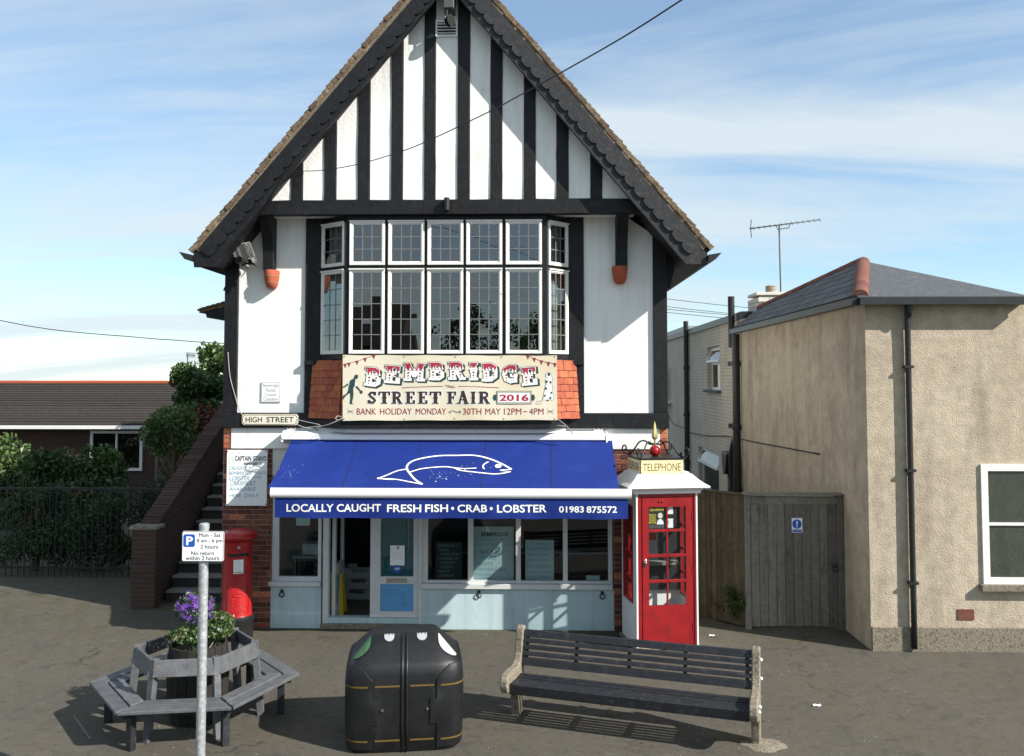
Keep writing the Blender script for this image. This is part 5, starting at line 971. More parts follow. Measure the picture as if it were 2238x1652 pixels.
# cornice and flared roof
cxk, cyk = KW/2, KD/2
def sq(e, z): return [(-e, -e*1.0, z), (KW + e, -e, z), (KW + e, KD + e*0.55, z), (-e, KD + e*0.55, z)]
def loft(rings):
    b_ = LB()
    for r_ in rings: b_.v += [Vector(p) for p in r_]
    for i in range(len(rings)-1):
        for j in range(4): b_.f.append((i*4+j, i*4+(j+1) % 4, (i+1)*4+(j+1) % 4, (i+1)*4+j))
    b_.f.append((3, 2, 1, 0)); k = (len(rings)-1)*4; b_.f.append((k, k+1, k+2, k+3)); return b_
kb(loft([sq(0.045, zE), sq(0.045, zE + 0.035), sq(0.052, zE + 0.036), sq(0.075, zE + 0.06), sq(0.082, zE + 0.078)]), 'cornice', 'kiosk_white')
zr = zE + 0.079; zs = kz(1038)
kb(loft([sq(0.145, zr), sq(0.148, zr + 0.022), sq(0.08, zr + 0.062), sq(0.02, zr + 0.11), sq(-0.045, zr + 0.175), sq(-0.07, zs + 0.01), sq(-0.075, zs + 0.03)]), 'roof', 'kiosk_white', bev=0.006)
su0, su1 = ku(1403), ku(1502); sv0, sv1 = 0.06, KD - 0.04; szt = kz(1004.5)
nb = kb(klocal().box(su0, su1, sv0, sv1, zs, szt), 'name_box', 'iron_black', bev=0.006)
kb(klocal().box(su0 - 0.012, su1 + 0.012, sv0 - 0.012, sv1 + 0.012, szt + 0.001, szt + 0.018), 'name_box_lid', 'iron_black', nb)
def npanel(O, U, w_):
    m4 = MW[kio]; O = m4 @ Vector(O); U = (m4.to_3x3() @ Vector(U)).normalized(); V = Vector((0, 0, 1)); Nn = U.cross(V); h_ = szt - zs - 0.02
    pts = [O + Nn*0.002, O + U*w_ + Nn*0.002, O + U*w_ + V*h_ + Nn*0.002, O + V*h_ + Nn*0.002]; pts2 = [p + Nn*0.008 for p in pts]
    pn_ = MB().hexa(pts + pts2).build('name_panel', 'sign_ivory', nb)
    words('TELEPHONE', O + U*w_*0.045 + V*h_*0.22 + Nn*0.0100, U, V, w_*0.91, h_*0.56, 'print_brown', pn_, 0.004, 0.0012)
    for a_ in (0.025, 0.975):
        for c_ in (0.12, 0.5, 0.88): p = O + U*w_*a_ + V*h_*c_ + Nn*0.0102; MB().tube([p, p + Nn*0.004], 0.006, 8).build('panel_screw', 'print_brown', pn_)
npanel((su0 + 0.006, sv0, zs + 0.008), (1, 0, 0), su1 - su0 - 0.012); npanel((su0, sv1 - 0.008, zs + 0.008), (0, -1, 0), sv1 - sv0 - 0.016); npanel((su1, sv0 + 0.008, zs + 0.008), (0, 1, 0), sv1 - sv0 - 0.016)
zl = szt + 0.018; cx_, cy_ = (su0+su1)/2, (sv0+sv1)/2; rball = 0.078; bz = zl + rball*0.95
kb(klocal().sphere((cx_, cy_, bz), rball, 20, 14), 'ball_finial', 'post_red', smooth=True)
ztip = kz(927)
b_ = klocal().lathe([(0.014, bz + rball*0.8), (0.014, bz + rball + 0.075)], (cx_, cy_, 0), 10); kb(b_, 'finial_shaft', 'gold', smooth=40)
zq = bz + rball + 0.075
b_ = klocal().lathe([(0.008, zq), (0.030, zq + 0.012), (0.046, zq + 0.04), (0.044, zq + 0.08), (0.026, zq + 0.17), (0.010, zq + 0.235), (0.002, zq + 0.26)], (cx_, cy_, 0), 6); kb(b_, 'spear_finial', 'gold')
for k in range(4):                                               # wrought-iron scrolls from the corners to the finial
    sx, sy = ((-1, -1), (1, -1), (1, 1), (-1, 1))[k]; hx_, hy_ = (su1 - su0)/2, (sv1 - sv0)/2; pts = []
    prof = [(0.06, 0.205), (0.18, 0.19), (0.30, 0.225), (0.42, 0.245), (0.58, 0.215), (0.72, 0.13), (0.86, 0.045), (1.0, 0.015), (1.12, 0.022), (1.21, 0.07), (1.215, 0.125), (1.15, 0.155), (1.085, 0.135), (1.075, 0.095), (1.11, 0.075), (1.14, 0.092)]
    pp = [(cx_ + sx*hx_*f, cy_ + sy*hy_*f, zl + h_*0.86) for f, h_ in prof]; kb(klocal().tube(spline(pp, 4), 0.0115, 6), 'iron_scroll', 'iron_black', smooth=True)
    kb(klocal().box(cx_ + sx*hx_*0.94 - 0.012, cx_ + sx*hx_*0.94 + 0.012, cy_ + sy*hy_*0.94 - 0.012, cy_ + sy*hy_*0.94 + 0.012, zl, zl + 0.075), 'scroll_post', 'iron_black')
# payphone and papers inside
ph = thing('payphone', 'payphone with black casing and red label inside the telephone kiosk', 'payphone', MW[kio] @ Vector((KW/2, KD - 0.10, 1.05)), KA)
LB().box(-0.385, 0.385, 0.0, 0.055, -0.40, 0.98).build('backboard', 'board_black', ph); LB().box(-0.28, 0.02, -0.14, 0.0, 0.10, 0.55).build('casing', 'print_grey', ph, bev=0.012); LB().box(-0.10, 0.0, -0.144, -0.1405, 0.33, 0.43).build('red_label', 'post_red', ph)  # backboard enlarged across the white back wall, its black darkens the kiosk interior
LB().tube(spline([(-0.24, -0.16, 0.18), (-0.25, -0.19, 0.32), (-0.24, -0.16, 0.46)], 5), 0.024, 8).build('handset', 'iron_black', ph, smooth=True); LB().box(-0.33, 0.33, -0.16, 0.0, -0.02, 0.02).build('shelf', 'step_stone', ph)
m4 = MW[kio]
po = thing('concert_poster', 'black and yellow concert poster behind the kiosk door glass', 'poster', m4 @ Vector(((pc[0][0] + pc[0][1])/2, 0.005, kz(1156))), KA)
q0 = (pc[0][0] + 0.004, kz(1155)); q1 = (pc[0][1] - 0.012, kz(1107.5)); w_, h_ = q1[0] - q0[0], q1[1] - q0[1]
MB().hexa([m4 @ Vector(p) for p in ((q0[0], 0.004, q0[1]), (q1[0], 0.004, q0[1]), (q1[0], 0.006, q0[1]), (q0[0], 0.006, q0[1]), (q0[0], 0.004, q1[1]), (q1[0], 0.004, q1[1]), (q1[0], 0.006, q1[1]), (q0[0], 0.006, q1[1]))]).build('sheet', 'board_black', po)
U = m4.to_3x3() @ Vector((1, 0, 0)); V = Vector((0, 0, 1))
def ptx(s, fx0, fz0, fx1, fz1, m, bo): words(s, m4 @ Vector((q0[0] + w_*fx0, 0.004, q0[1] + h_*fz0)), U, V, w_*(fx1 - fx0), h_*(fz1 - fz0), m, po, bo, 0.0012)
ptx('QUEEN', 0.08, 0.80, 0.92, 0.94, 'print_yellow', 0.02)
for i, s in enumerate(('FRIDAY', '20 MAY', 'CHURCH', 'RYDE')): ptx(s, 0.05, 0.58 - i*0.115, 0.47, 0.68 - i*0.115, 'print_yellow', 0.02)
for i in range(3): ptx('TICKETS ON THE DOOR', 0.05, 0.13 - i*0.05, 0.93, 0.16 - i*0.05, 'print_grey', 0.0)
MB().add([m4 @ Vector((q0[0] + w_*(0.72 + 0.15*math.cos(t)), 0.0025, q0[1] + h_*(0.60 + 0.13*math.sin(t)))) for t in [2*math.pi*k/16 for k in range(16)]], [tuple(range(16))]).build('plain_portrait_oval', 'sign_cream', po, fix=False)
MB().add([m4 @ Vector((q0[0] + w_*fx, 0.0025, q0[1] + h_*fz)) for fx, fz in ((0.5, 0.2), (0.93, 0.2), (0.88, 0.36), (0.78, 0.44), (0.66, 0.44), (0.55, 0.36))], [tuple(range(6))]).build('plain_portrait_bust', 'sign_white', po, fix=False)
for nm, lab, u_, z0_, z1_ in (('paper_notice', 'white paper leaflet with orange corner high behind the kiosk door glass', pc[1][0] + 0.045, kz(1124), kz(1108)), ('paper_notice', 'white paper card taped midway behind the kiosk door glass', pc[1][0] + 0.045, kz(1154), kz(1134))):
    t = thing(nm, lab, 'notice', m4 @ Vector((u_, 0.02, z0_)), KA); LB().box(-0.05, 0.04, 0.0, 0.003, 0, z1_ - z0_).build('sheet', 'sign_white', t)
    LB().box(-0.045, -0.02, -0.002, -0.0005, (z1_-z0_)*0.45, (z1_-z0_)*0.8).build('print_block', 'ridge_tile' if 'orange' in lab else 'print_grey', t)
# ------------------------------------------------------------------ pillar box
pb0 = G(517, 1391); pbz = lambda y: PZ(y, pb0.y, 517); rb1 = 0.203
pb = thing('pillar_post_box', 'red pillar post box with domed cap and black base beside the brick pier', 'post box', (pb0.x, pb0.y, 0))
zc0, zc1 = pbz(1176), pbz(1150); zbk = pbz(1342)
LB().lathe([(0.225, 0), (0.225, zbk - 0.10), (0.235, zbk - 0.08), (0.235, zbk - 0.02), (0.215, zbk)], n=32).build('base', 'iron_black', pb, smooth=40)
LB().lathe([(rb1 + 0.008, zbk + 0.001), (rb1, zbk + 0.02), (rb1, zc0 - 0.10), (rb1 + 0.012, zc0 - 0.09), (rb1 + 0.012, zc0 - 0.03), (rb1 + 0.03, zc0 - 0.015)], n=40).build('body', 'post_red', pb, smooth=40)
cap = LB().lathe([(rb1 + 0.03, zc0 - 0.014), (0.272, zc0 + 0.004), (0.282, zc0 + 0.02), (0.282, zc0 + 0.05), (0.27, zc0 + 0.07), (0.22, zc0 + 0.10), (0.13, zc0 + 0.125), (0.02, zc0 + 0.135)], n=40).build('cap', 'post_red', pb, smooth=40)
vdir = Vector((CAM.x - pb0.x, CAM.y - pb0.y, 0)).normalized(); fa = math.atan2(vdir.y, vdir.x) + 0.05
def onpost(s, z, e=0.0): a = fa + s/rb1; return Vector((pb0.x + math.cos(a)*(rb1 + e), pb0.y + math.sin(a)*(rb1 + e), z))
def patch(s0, s1, z0, z1, e, nm, m, th=0.006):
    n_ = 10; b_ = MB(); b_.grid(lambda u, v: onpost(s0 + (s1-s0)*u, z0 + (z1-z0)*v, e + th), n_, 1); return b_.build(nm, m, pb, smooth=True, fix=False)
patch(-0.14, 0.14, pbz(1208), pbz(1199), 0.002, 'slot_hood', 'post_red', 0.02); patch(-0.13, 0.13, pbz(1209.5), pbz(1203), 0.004, 'posting_slot', 'print_black', 0.02)
bb = MB(); dz0, dz1 = zbk + 0.06, pbz(1210)
for s_ in (-0.155, 0.155): bb.tube([onpost(s_, dz0), onpost(s_, dz1)], 0.005, 6)
for z_ in (dz0, dz1): bb.tube([onpost(-0.155 + 0.031*k, z_) for k in range(11)], 0.005, 6)
bb.build('door_edge', 'post_red', pb, smooth=True)
ntp = patch(-0.065, 0.065, pbz(1247), pbz(1217), 0.003, 'collection_plate', 'sign_white', 0.004)
def post_text(s, s0, s1, z0, z1, m, e, bo=0.0, par=None):
    vs, fs = glyphs(s, bo); MB().add([onpost(s0 + (s1-s0)*x, z0 + (z1-z0)*y, e) for x, y in vs], fs).build('lettering', m, par or pb, fix=False)
for i, s in enumerate(('Collection', 'Monday to Friday', '5.30pm', 'Saturday', '12.00pm')): post_text(s, -0.055, 0.02 + 0.01*(i % 3), pbz(1222 + i*4.6), pbz(1219.6 + i*4.6), 'print_grey', 0.009, 0.0, ntp)
patch(-0.055, 0.045, pbz(1245), pbz(1243.4), 0.004, 'plate_strip', 'post_red', 0.0055); patch(-0.02, 0.02, pbz(1193), pbz(1188), 0.0, 'number_tab', 'print_grey', 0.016)
mat('cypher_red', (0.60, 0.02, 0.02), 0.4, 0.05, 9)
post_text('E', -0.085, -0.025, pbz(1317), pbz(1300), 'cypher_red', 0.006, 0.01); post_text('II', -0.018, 0.012, pbz(1315), pbz(1304), 'cypher_red', 0.006, 0.0); post_text('R', 0.02, 0.085, pbz(1317), pbz(1300), 'cypher_red', 0.006, 0.01)
post_text('POST OFFICE', -0.095, 0.095, pbz(1331), pbz(1325.5), 'cypher_red', 0.006, 0.0)
bb = MB(); zk = pbz(1296)
bb.tube([onpost(-0.05 + 0.01*k, zk, 0.004) for k in range(11)], 0.006, 6)
for sg in (-1, 1): bb.tube(spline([onpost(sg*0.045, zk, 0.004), onpost(sg*0.058, zk + 0.03, 0.004), onpost(sg*0.04, zk + 0.05, 0.004), onpost(0, zk + 0.038, 0.004)], 4), 0.005, 6)
bb.tube([onpost(0, zk + 0.04, 0.004), onpost(0, zk + 0.075, 0.004)], 0.006, 6).tube([onpost(-0.012, zk + 0.062, 0.004), onpost(0.012, zk + 0.062, 0.004)], 0.005, 6)
bb.build('crown_emblem', 'cypher_red', pb, smooth=True)
# ------------------------------------------------------------------ recycling bank
bc = Vector((-1.365, -3.795, 0))
rbk = thing('recycling_bank', 'black plastic twin recycling bank with green and white inlets and yellow bands', 'recycling bin', bc)
NE = 6.0
prof = [(0.0, .535, .445), (0.03, .562, .465), (0.25, .575, .475), (0.5, .580, .478), (0.74, .574, .474), (0.82, .560, .460), (0.86, .525, .430), (0.96, .425, .315), (1.035, .350, .215), (1.062, .325, .165), (1.070, .28, .12)]
def halfw(h):
    for (h0, a0_, b0_), (h1, a1_, b1_) in zip(prof, prof[1:]):
        if h <= h1: t = (h-h0)/(h1-h0); return a0_ + (a1_-a0_)*t, b0_ + (b1_-b0_)*t
    return prof[-1][1:]
BROT = Matrix.Rotation(R(8.2), 3, 'Z'); BXV = BROT @ Vector((1, 0, 0)); BYV = BROT @ Vector((0, -1, 0))
def bs_(a, h, e=0.0):
    wx_, wy_ = halfw(h); c_, s_ = math.cos(a), math.sin(a)
    return bc + BROT @ Vector((math.copysign(abs(c_)**(2/NE), c_)*(wx_+e), math.copysign(abs(s_)**(2/NE), s_)*(wy_+e), h))
b_ = MB(); na = 72; hs_ = [p[0] for p in prof]
for h in hs_: b_.v += [bs_(2*math.pi*j/na + 0.0001, h) for j in range(na)]
for i in range(len(hs_)-1):
    for j in range(na): b_.f.append((i*na+j, i*na+(j+1) % na, (i+1)*na+(j+1) % na, (i+1)*na+j))
b_.f.append(tuple(range(na-1, -1, -1))); b_.f.append(tuple((len(hs_)-1)*na+j for j in range(na)))
b_.build('body', 'bin_plastic', rbk, smooth=35)
def ax(x, h, front=True):                                        # angle at which the front face has this x
    wx_, _ = halfw(h); c_ = max(-1, min(1, x/wx_)); t = math.acos(math.copysign(abs(c_)**(NE/2), c_)); return -t
def spatch(f0, f1, hs__, e, nm, m, n_=16, th=0.0, sm=35):        # raised skin between two boundary angles
    b_ = MB(); g_ = []
    for h in hs__: g_.append([(f0(h) + (f1(h)-f0(h))*i/n_, h) for i in range(n_+1)])
    k = 0
    for r_ in g_: b_.v += [bs_(a, h, e) for a, h in r_]
    m_ = len(hs__)
    for i in range(m_-1):
        for j in range(n_): b_.f.append((i*(n_+1)+j, i*(n_+1)+j+1, (i+1)*(n_+1)+j+1, (i+1)*(n_+1)+j))
    if th:                                                       # rim back to the body
        o = len(b_.v)
        for r_ in g_: b_.v += [bs_(a, h, e - th) for a, h in r_]
        for i in range(m_-1):
            for j in (0, n_): p = i*(n_+1)+j; q = (i+1)*(n_+1)+j; b_.f.append((p, q, q+o, p+o))
        for j in range(n_):
            for i in (0, m_-1): p = i*(n_+1)+j; b_.f.append((p, p+1, p+1+o, p+o))
    return b_.build(nm, m, rbk, smooth=sm)
jog = [0.045, 0.28, 0.2801, 0.52, 0.5201, 0.70, 0.78, 0.83]
def bx_of(h): return 0.245 if 0.28 < h <= 0.5205 and h < 0.5201 else (0.31 if h < 0.72 else 0.31 + (h - 0.72)*1.1)
for sg in (-1, 1):
    f0 = (lambda h: ax(-bx_of(h), h)) if sg < 0 else (lambda h: ax(bx_of(h), h)); f1 = (lambda h: -math.pi) if sg < 0 else (lambda h: 0.0)
    for part_ in (1, -1):
        g0 = (lambda h, f=f0: f(h)) if part_ == 1 else (lambda h, f=f0: (-f(h)))
        g1 = f1 if part_ == 1 else ((lambda h: math.pi) if sg < 0 else (lambda h: 0.0))
        spatch(g0, g1, jog, 0.014, 'side_shell', 'bin_plastic', 24, 0.03)
for hb in (0.125, 0.645):
    for x0, x1, e in ((-0.285, -0.045, 0.003), (0.055, 0.285, 0.003)): spatch(lambda h: ax(x0, h), lambda h: ax(x1, h), [hb - 0.0085, hb + 0.0085], e, 'yellow_band', 'bin_yellow', 8)
    for sg in (-1, 1):
        x_ = sg*0.345; spatch(lambda h: ax(x_, h), (lambda h: -math.pi) if sg < 0 else (lambda h: 0.0), [hb - 0.0085, hb + 0.0085], 0.0165, 'yellow_band', 'bin_yellow', 20)
for x_ in (-0.022, 0.022):
    pts = [bs_(ax(x_, h), h, 0.002) for h in (0.01, 0.25, 0.5, 0.74, 0.82, 0.87, 0.97, 1.04, 1.068)]; MB().tube(pts, 0.016, 6).build('seam_rib', 'bin_plastic', rbk, smooth=True)
for x_ in (-0.215, 0.225):
    p = bs_(ax(x_, 0.42), 0.42); MB().tube([p, p + BYV*0.012], 0.014, 12).build('lock', 'chrome', rbk, smooth=40)
for x_ in (-0.155, 0.170):                                       # grey hinge plates on the crown
    h_a, h_b = 1.035, 1.072; n_ = 8; b_ = MB(); pts = []
    cy1 = bs_(ax(x_, 1.04), 1.04, 0.004); cy0 = bs_(ax(x_, 1.0), 1.0, 0.004); up_ = (cy1 - cy0).normalized(); c_ = cy1 + up_*0.01
    for k in range(n_+1): t = math.pi + math.pi*k/n_; pts.append(c_ + BXV*(0.05*math.cos(t)) + up_*0.06*math.sin(t))
    pts += [c_ + BXV*0.05 + up_*0.03, c_ + BXV*-0.05 + up_*0.03]; nn_ = BXV.cross(up_)
    if nn_.z < 0: nn_ = -nn_
    m_ = len(pts); b_.add(pts + [p + nn_*0.008 for p in pts], [tuple(range(m_)), tuple(range(2*m_-1, m_-1, -1))] + [(i, (i+1) % m_, (i+1) % m_ + m_, i + m_) for i in range(m_)])
    hp_ = b_.build('hinge_plate', 'print_grey', rbk)
    for dx_ in (-0.034, 0.0, 0.034): p = c_ + BXV*dx_ + up_*0.02 + nn_*0.008; MB().tube([p, p + nn_*0.006], 0.007, 8).build('rivet', 'chrome', hp_)
for sg, m in ((-1, 'bin_green'), (1, 'bin_lid_white')):          # lens-shaped inlet covers on the sloping shoulders
    b_ = MB(); n_ = 18
    def lens(u, v, sg=sg):
        h = 0.872 + 0.175*u; w_in = 1 - 0.17*math.sin(math.pi*min(1, 0.03 + 0.94*u))**0.8; fx = 0.992 + (w_in - 0.992)*v
        return bs_(ax(sg*halfw(h)[0]*fx, h), h, 0.010)
    b_.grid(lens, n_, 8).build('inlet_cover', m, rbk, smooth=True, fix=False)
# ------------------------------------------------------------------ park bench with concrete ends
BO = Vector((-0.288, -3.571, 0)); bd = Vector((2.052 + 0.288, -4.273 + 3.571, 0)); BLn = bd.length; BA = math.atan2(bd.y, bd.x)
bn_ = thing('park_bench', 'long dark slatted bench with rough concrete ends facing the street', 'bench', BO, BA)
endp = [(0.30, -0.02), (0.47, -0.02), (0.50, 0.34), (0.535, 0.62), (0.580, 0.885), (0.56, 0.91), (0.495, 0.905), (0.47, 0.875), (0.425, 0.64), (0.385, 0.565), (0.30, 0.535), (0.08, 0.545), (-0.02, 0.535), (-0.075, 0.49), (-0.085, 0.42), (-0.05, 0.355), (0.05, 0.32), (0.20, 0.30), (0.27, 0.22)]
for x0 in (-0.085, BLn):
    e_ = LB().prismx(endp, x0, x0 + 0.085).build('concrete_end', 'concrete', bn_, bev=0.012)
    for v_, z_ in (((0.53, 0.78), (0.50, 0.60), (0.06, 0.42), (0.20, 0.42)) if x0 > 0 else ()): LB().sphere((x0 + 0.09, v_, z_), 0.018, 10, 6).build('bolt_head', 'sign_white', e_, smooth=True)
for z_, h_ in ((0.550, 0.078), (0.632, 0.042), (0.697, 0.042), (0.762, 0.042), (0.833, 0.072)):
    v_ = 0.415 + (z_ - 0.550)*0.30; LB().hexa([(0, v_ - 0.012, z_ - h_/2), (BLn, v_ - 0.012, z_ - h_/2), (BLn, v_ + 0.018, z_ - h_/2), (0, v_ + 0.018, z_ - h_/2), (0, v_ + h_*0.3 - 0.012, z_ + h_/2), (BLn, v_ + h_*0.3 - 0.012, z_ + h_/2), (BLn, v_ + h_*0.3 + 0.018, z_ + h_/2), (0, v_ + h_*0.3 + 0.018, z_ + h_/2)]).build('back_slat', 'bench_timber', bn_, bev=0.005)
for k, v_ in enumerate((0.045, 0.115, 0.185, 0.255, 0.325)): LB().box(0, BLn, v_, v_ + 0.052, 0.405 + 0.004*abs(k - 2), 0.432 + 0.004*abs(k - 2)).build('seat_slat', 'bench_timber', bn_, bev=0.006)
LB().hexa([(0, -0.012, 0.335), (BLn, -0.012, 0.335), (BLn, 0.024, 0.335), (0, 0.024, 0.335), (0, -0.02, 0.445), (BLn, -0.02, 0.445), (BLn, 0.034, 0.445), (0, 0.034, 0.445)]).build('front_rail', 'bench_timber', bn_, bev=0.010)
for x_ in (0.035, 0.60, 1.18, 1.77, BLn - 0.045): LB().prismx([(0.435, 0.50), (0.475, 0.50), (0.575, 0.845), (0.54, 0.845)], x_ - 0.018, x_ + 0.018).prismx([(0.03, 0.375), (0.40, 0.375), (0.40, 0.403), (0.03, 0.403)], x_ - 0.02, x_ + 0.02).build('cross_batten', 'bench_timber', bn_)
# ------------------------------------------------------------------ hexagonal bench round a planter
HC = Vector((-3.68, -3.435, 0)); HA = math.atan2(-3.259 + 3.435, -2.601 + 3.68); HR = 1.095
hb = thing('hexagonal_bench', 'weathered grey hexagonal timber bench built around a flower planter', 'bench', HC, HA)
def hexboard(k, r0, r1, z0, z1, gap=0.008, lean=0.0, nm='seat_board', m='worn_grey_timber'):
    a0_ = R(60)*k; a1_ = R(60)*(k+1); p = lambda a, r, z: Vector((math.cos(a)*r, math.sin(a)*r, z)); pts = []
    for z, le in ((z0, 0), (z1, lean)):
        e0, e1 = p(a0_, r0+le, z), p(a1_, r0+le, z); f0, f1 = p(a0_, r1+le, z), p(a1_, r1+le, z); dd = (f1-f0).normalized()*gap; pts += [e0+dd, e1-dd, f1-dd, f0+dd]
    return LB().hexa([pts[0], pts[1], pts[2], pts[3], pts[4], pts[5], pts[6], pts[7]]).build(nm, m, hb, bev=0.006)
for k in range(6):
    hexboard(k, 0.925, HR, 0.395, 0.43, 0.010); hexboard(k, 0.735, 0.905, 0.395, 0.43, 0.012)
    hexboard(k, 0.655, 0.690, 0.63, 0.79, 0.035, -0.05, 'back_board')
    a = R(60)*k; cs, sn = math.cos(a), math.sin(a)
    LB().hexa([Vector((cs*r - sn*t, sn*r + cs*t, z)) for z, ro in ((0.0, 0.0), (0.394, 0.0)) for r, t in ((0.86+ro, -0.035), (0.93+ro, -0.035), (0.93+ro, 0.035), (0.86+ro, 0.035))]).build('leg', 'iron_black' if False else 'bench_timber', hb, bev=0.004)
    LB().hexa([Vector((cs*r - sn*t, sn*r + cs*t, z)) for z, ro in ((0.0, 0.02), (0.80, -0.06)) for r, t in ((0.63+ro, -0.035), (0.70+ro, -0.035), (0.70+ro, 0.035), (0.63+ro, 0.035))]).build('back_post', 'worn_grey_timber', hb, bev=0.004)
    LB().hexa([Vector((cs*r - sn*t, sn*r + cs*t, z)) for z in (0.33, 0.392) for r, t in ((0.70, -0.02), (1.0, -0.02), (1.0, 0.02), (0.70, 0.02))]).build('bearer', 'bench_timber', hb)
pt = thing('barrel_planter', 'dark wooden barrel planter standing inside the hexagonal bench', 'planter', HC + Vector((0.02, 0.0, 0)))
sv = LB(); NS = 20; bz_ = 0.80
for k in range(NS):
    a0_, a1_ = 2*math.pi*(k + 0.04)/NS, 2*math.pi*(k + 0.96)/NS; s_ = LB(); ring_ = []
    for z, r_ in ((0, .27), (.25, .315), (.55, .325), (bz_, .30)):
        ring_ += [Vector((math.cos(a0_)*r_, math.sin(a0_)*r_, z)), Vector((math.cos(a1_)*r_, math.sin(a1_)*r_, z)), Vector((math.cos(a1_)*(r_-.025), math.sin(a1_)*(r_-.025), z)), Vector((math.cos(a0_)*(r_-.025), math.sin(a0_)*(r_-.025), z))]
    s_.v = ring_
    for i in range(3):
        for j in range(4): s_.f.append((i*4+j, i*4+(j+1) % 4, (i+1)*4+(j+1) % 4, (i+1)*4+j))
    s_.f += [(3, 2, 1, 0), (12, 13, 14, 15)]; s_.build('stave', 'barrel_wood', pt)
for z_, r_ in ((0.16, .304), (0.64, .322)): LB().lathe([(r_ - .01, z_ - .02), (r_ + .006, z_ - .02), (r_ + .006, z_ + .02), (r_ - .01, z_ + .02)], n=30).build('hoop', 'iron_black', pt, smooth=40)
LB().lathe([(0.26, 0.70), (0.275, 0.74), (0.15, 0.76), (0.01, 0.77)], n=20).build('soil', 'soil', pt)
rng = random.Random(5)
star = MB()
for k in range(5):
    a = 2*math.pi*k/5; star.add([(0, 0, 0), (math.cos(a - .38)*.014, math.sin(a - .38)*.014, .004), (math.cos(a)*.033, math.sin(a)*.033, .009), (math.cos(a + .38)*.014, math.sin(a + .38)*.014, .004)], [(0, 1, 2, 3)])
def flowering(name, label, centre, rad, nleaf, nfl, leafm, petm, ls, fs_, stems=8, sc=1.0, lo=-0.6):
    t = thing(name, label, 'plant', Vector((centre[0], centre[1], 0.765)))
    def inside():
        while True:
            p = Vector((rng.uniform(-1, 1), rng.uniform(-1, 1), rng.uniform(-1, 1)))
            if 0.25 < p.length < 1: return Vector((centre[0] + p.x*rad[0], centre[1] + p.y*rad[1], centre[2] + p.z*rad[2]))
    b_ = MB(); leaves(b_, nleaf, inside, ls, rng, 0.55); b_.build('foliage', leafm, t, fix=False)
    b_ = MB()
    for k in range(stems):
        q = inside(); b_.tube(spline([(centre[0] + rng.uniform(-.1, .1), centre[1] + rng.uniform(-.1, .1), 0.765), ((centre[0] + q.x)/2, (centre[1] + q.y)/2, (0.8 + q.z)/2), q], 3), 0.005, 5)
    b_.build('stem', 'leaf_dark', t)
    me = bpy.data.meshes.new('blossom'); me.from_pydata([tuple(p*sc) for p in star.v], [], star.f); me.materials.append(MT[petm])
    for _ in range(nfl):
        while True:
            p = Vector((rng.gauss(0, 1), rng.gauss(0, 1) - 0.5, rng.gauss(0, 1) + 0.2)).normalized()
            if p.z > lo: break
        lump = 0.86 + 0.22*math.sin(p.x*5.3 + 1)*math.sin(p.z*4.7 + p.y*3) + rng.uniform(-.12, .10); pos = Vector((centre[0] + p.x*rad[0]*lump, centre[1] + p.y*rad[1]*lump, centre[2] + p.z*rad[2]*lump)); nrm = (p + Vector((rng.gauss(0, .35), rng.gauss(0, .35) - 0.3, rng.gauss(0, .35)))).normalized()
        piece('blossom', me, t, Matrix.Translation(pos) @ nrm.to_track_quat('Z', 'Y').to_matrix().to_4x4() @ Matrix.Rotation(rng.uniform(0, 6), 4, 'Z') @ Matrix.Scale(fs_*rng.uniform(.8, 1.25), 4))
    return t
c1_ = P(426, 1330, -3.5); c2_ = P(478, 1366, -3.42); c3_ = P(410, 1388, -3.6)
flowering('petunia_plant', 'mound of purple petunia flowers in the barrel planter', (c1_.x, -3.5, c1_.z), (0.215, 0.2, 0.18), 500, 150, 'leaf_mid', 'petal_purple', 0.05, 1.0)
flowering('trailing_plant', 'trailing leafy plant with tiny white flowers in the barrel planter', (c2_.x, -3.42, c2_.z), (0.17, 0.16, 0.15), 900, 18, 'leaf_light', 'petal_white', 0.045, 0.6)
flowering('geranium_plant', 'low leafy plant with a few pink flowers at the rim of the barrel planter', (c3_.x, -3.58, c3_.z), (0.24, 0.15, 0.08), 600, 8, 'leaf_light', 'petal_pink', 0.05, 0.7)
# ------------------------------------------------------------------ parking sign on its pole
YS = -5.7; s0_ = P(446.5, 1143, YS)
sg_ = thing('parking_sign', 'parking restriction sign on a galvanised round pole beside the hexagonal bench', 'parking sign', (s0_.x - 0.02, YS, 0))
zt_ = s0_.z; xb_ = P(446.5, 1143, YS).x
MB().tube([(xb_, YS, -0.05), (xb_, YS, zt_ - 0.02)], 0.038, 20).build('pole', 'galv', sg_, smooth=40)
MB().lathe([(0.041, zt_ - 0.045), (0.041, zt_ - 0.008), (0.030, zt_)], (xb_, YS, 0), 20).build('pole_cap', 'galv', sg_, smooth=40)
yP = YS - 0.05; pa = P(396.5, 1227, yP); pc_ = P(489.5, 1161, yP)
pl_ = MB().prism([(pa.x + .012, pa.z), (pc_.x - .012, pa.z), (pc_.x, pa.z + .012), (pc_.x, pc_.z - .012), (pc_.x - .012, pc_.z), (pa.x + .012, pc_.z), (pa.x, pc_.z - .012), (pa.x, pa.z + .012)], yP, yP + 0.006).build('sign_plate', 'sign_white', sg_, bev=0.001)
border(pl_, (397.5, 1162, 488.5, 1226), yP, 'print_black', 0.004, 0.010)
for z_ in (pa.z + 0.06, pc_.z - 0.06): MB().tube([(xb_ + 0.043*math.cos(t), YS + 0.043*math.sin(t), z_) for t in [2*math.pi*k/16 for k in range(16)]], 0.006, 6, close=True).build('clamp_band', 'galv', sg_, smooth=True)
z6 = lambda x, y: (377 + 0.4606*x, 891 + 0.4606*y)
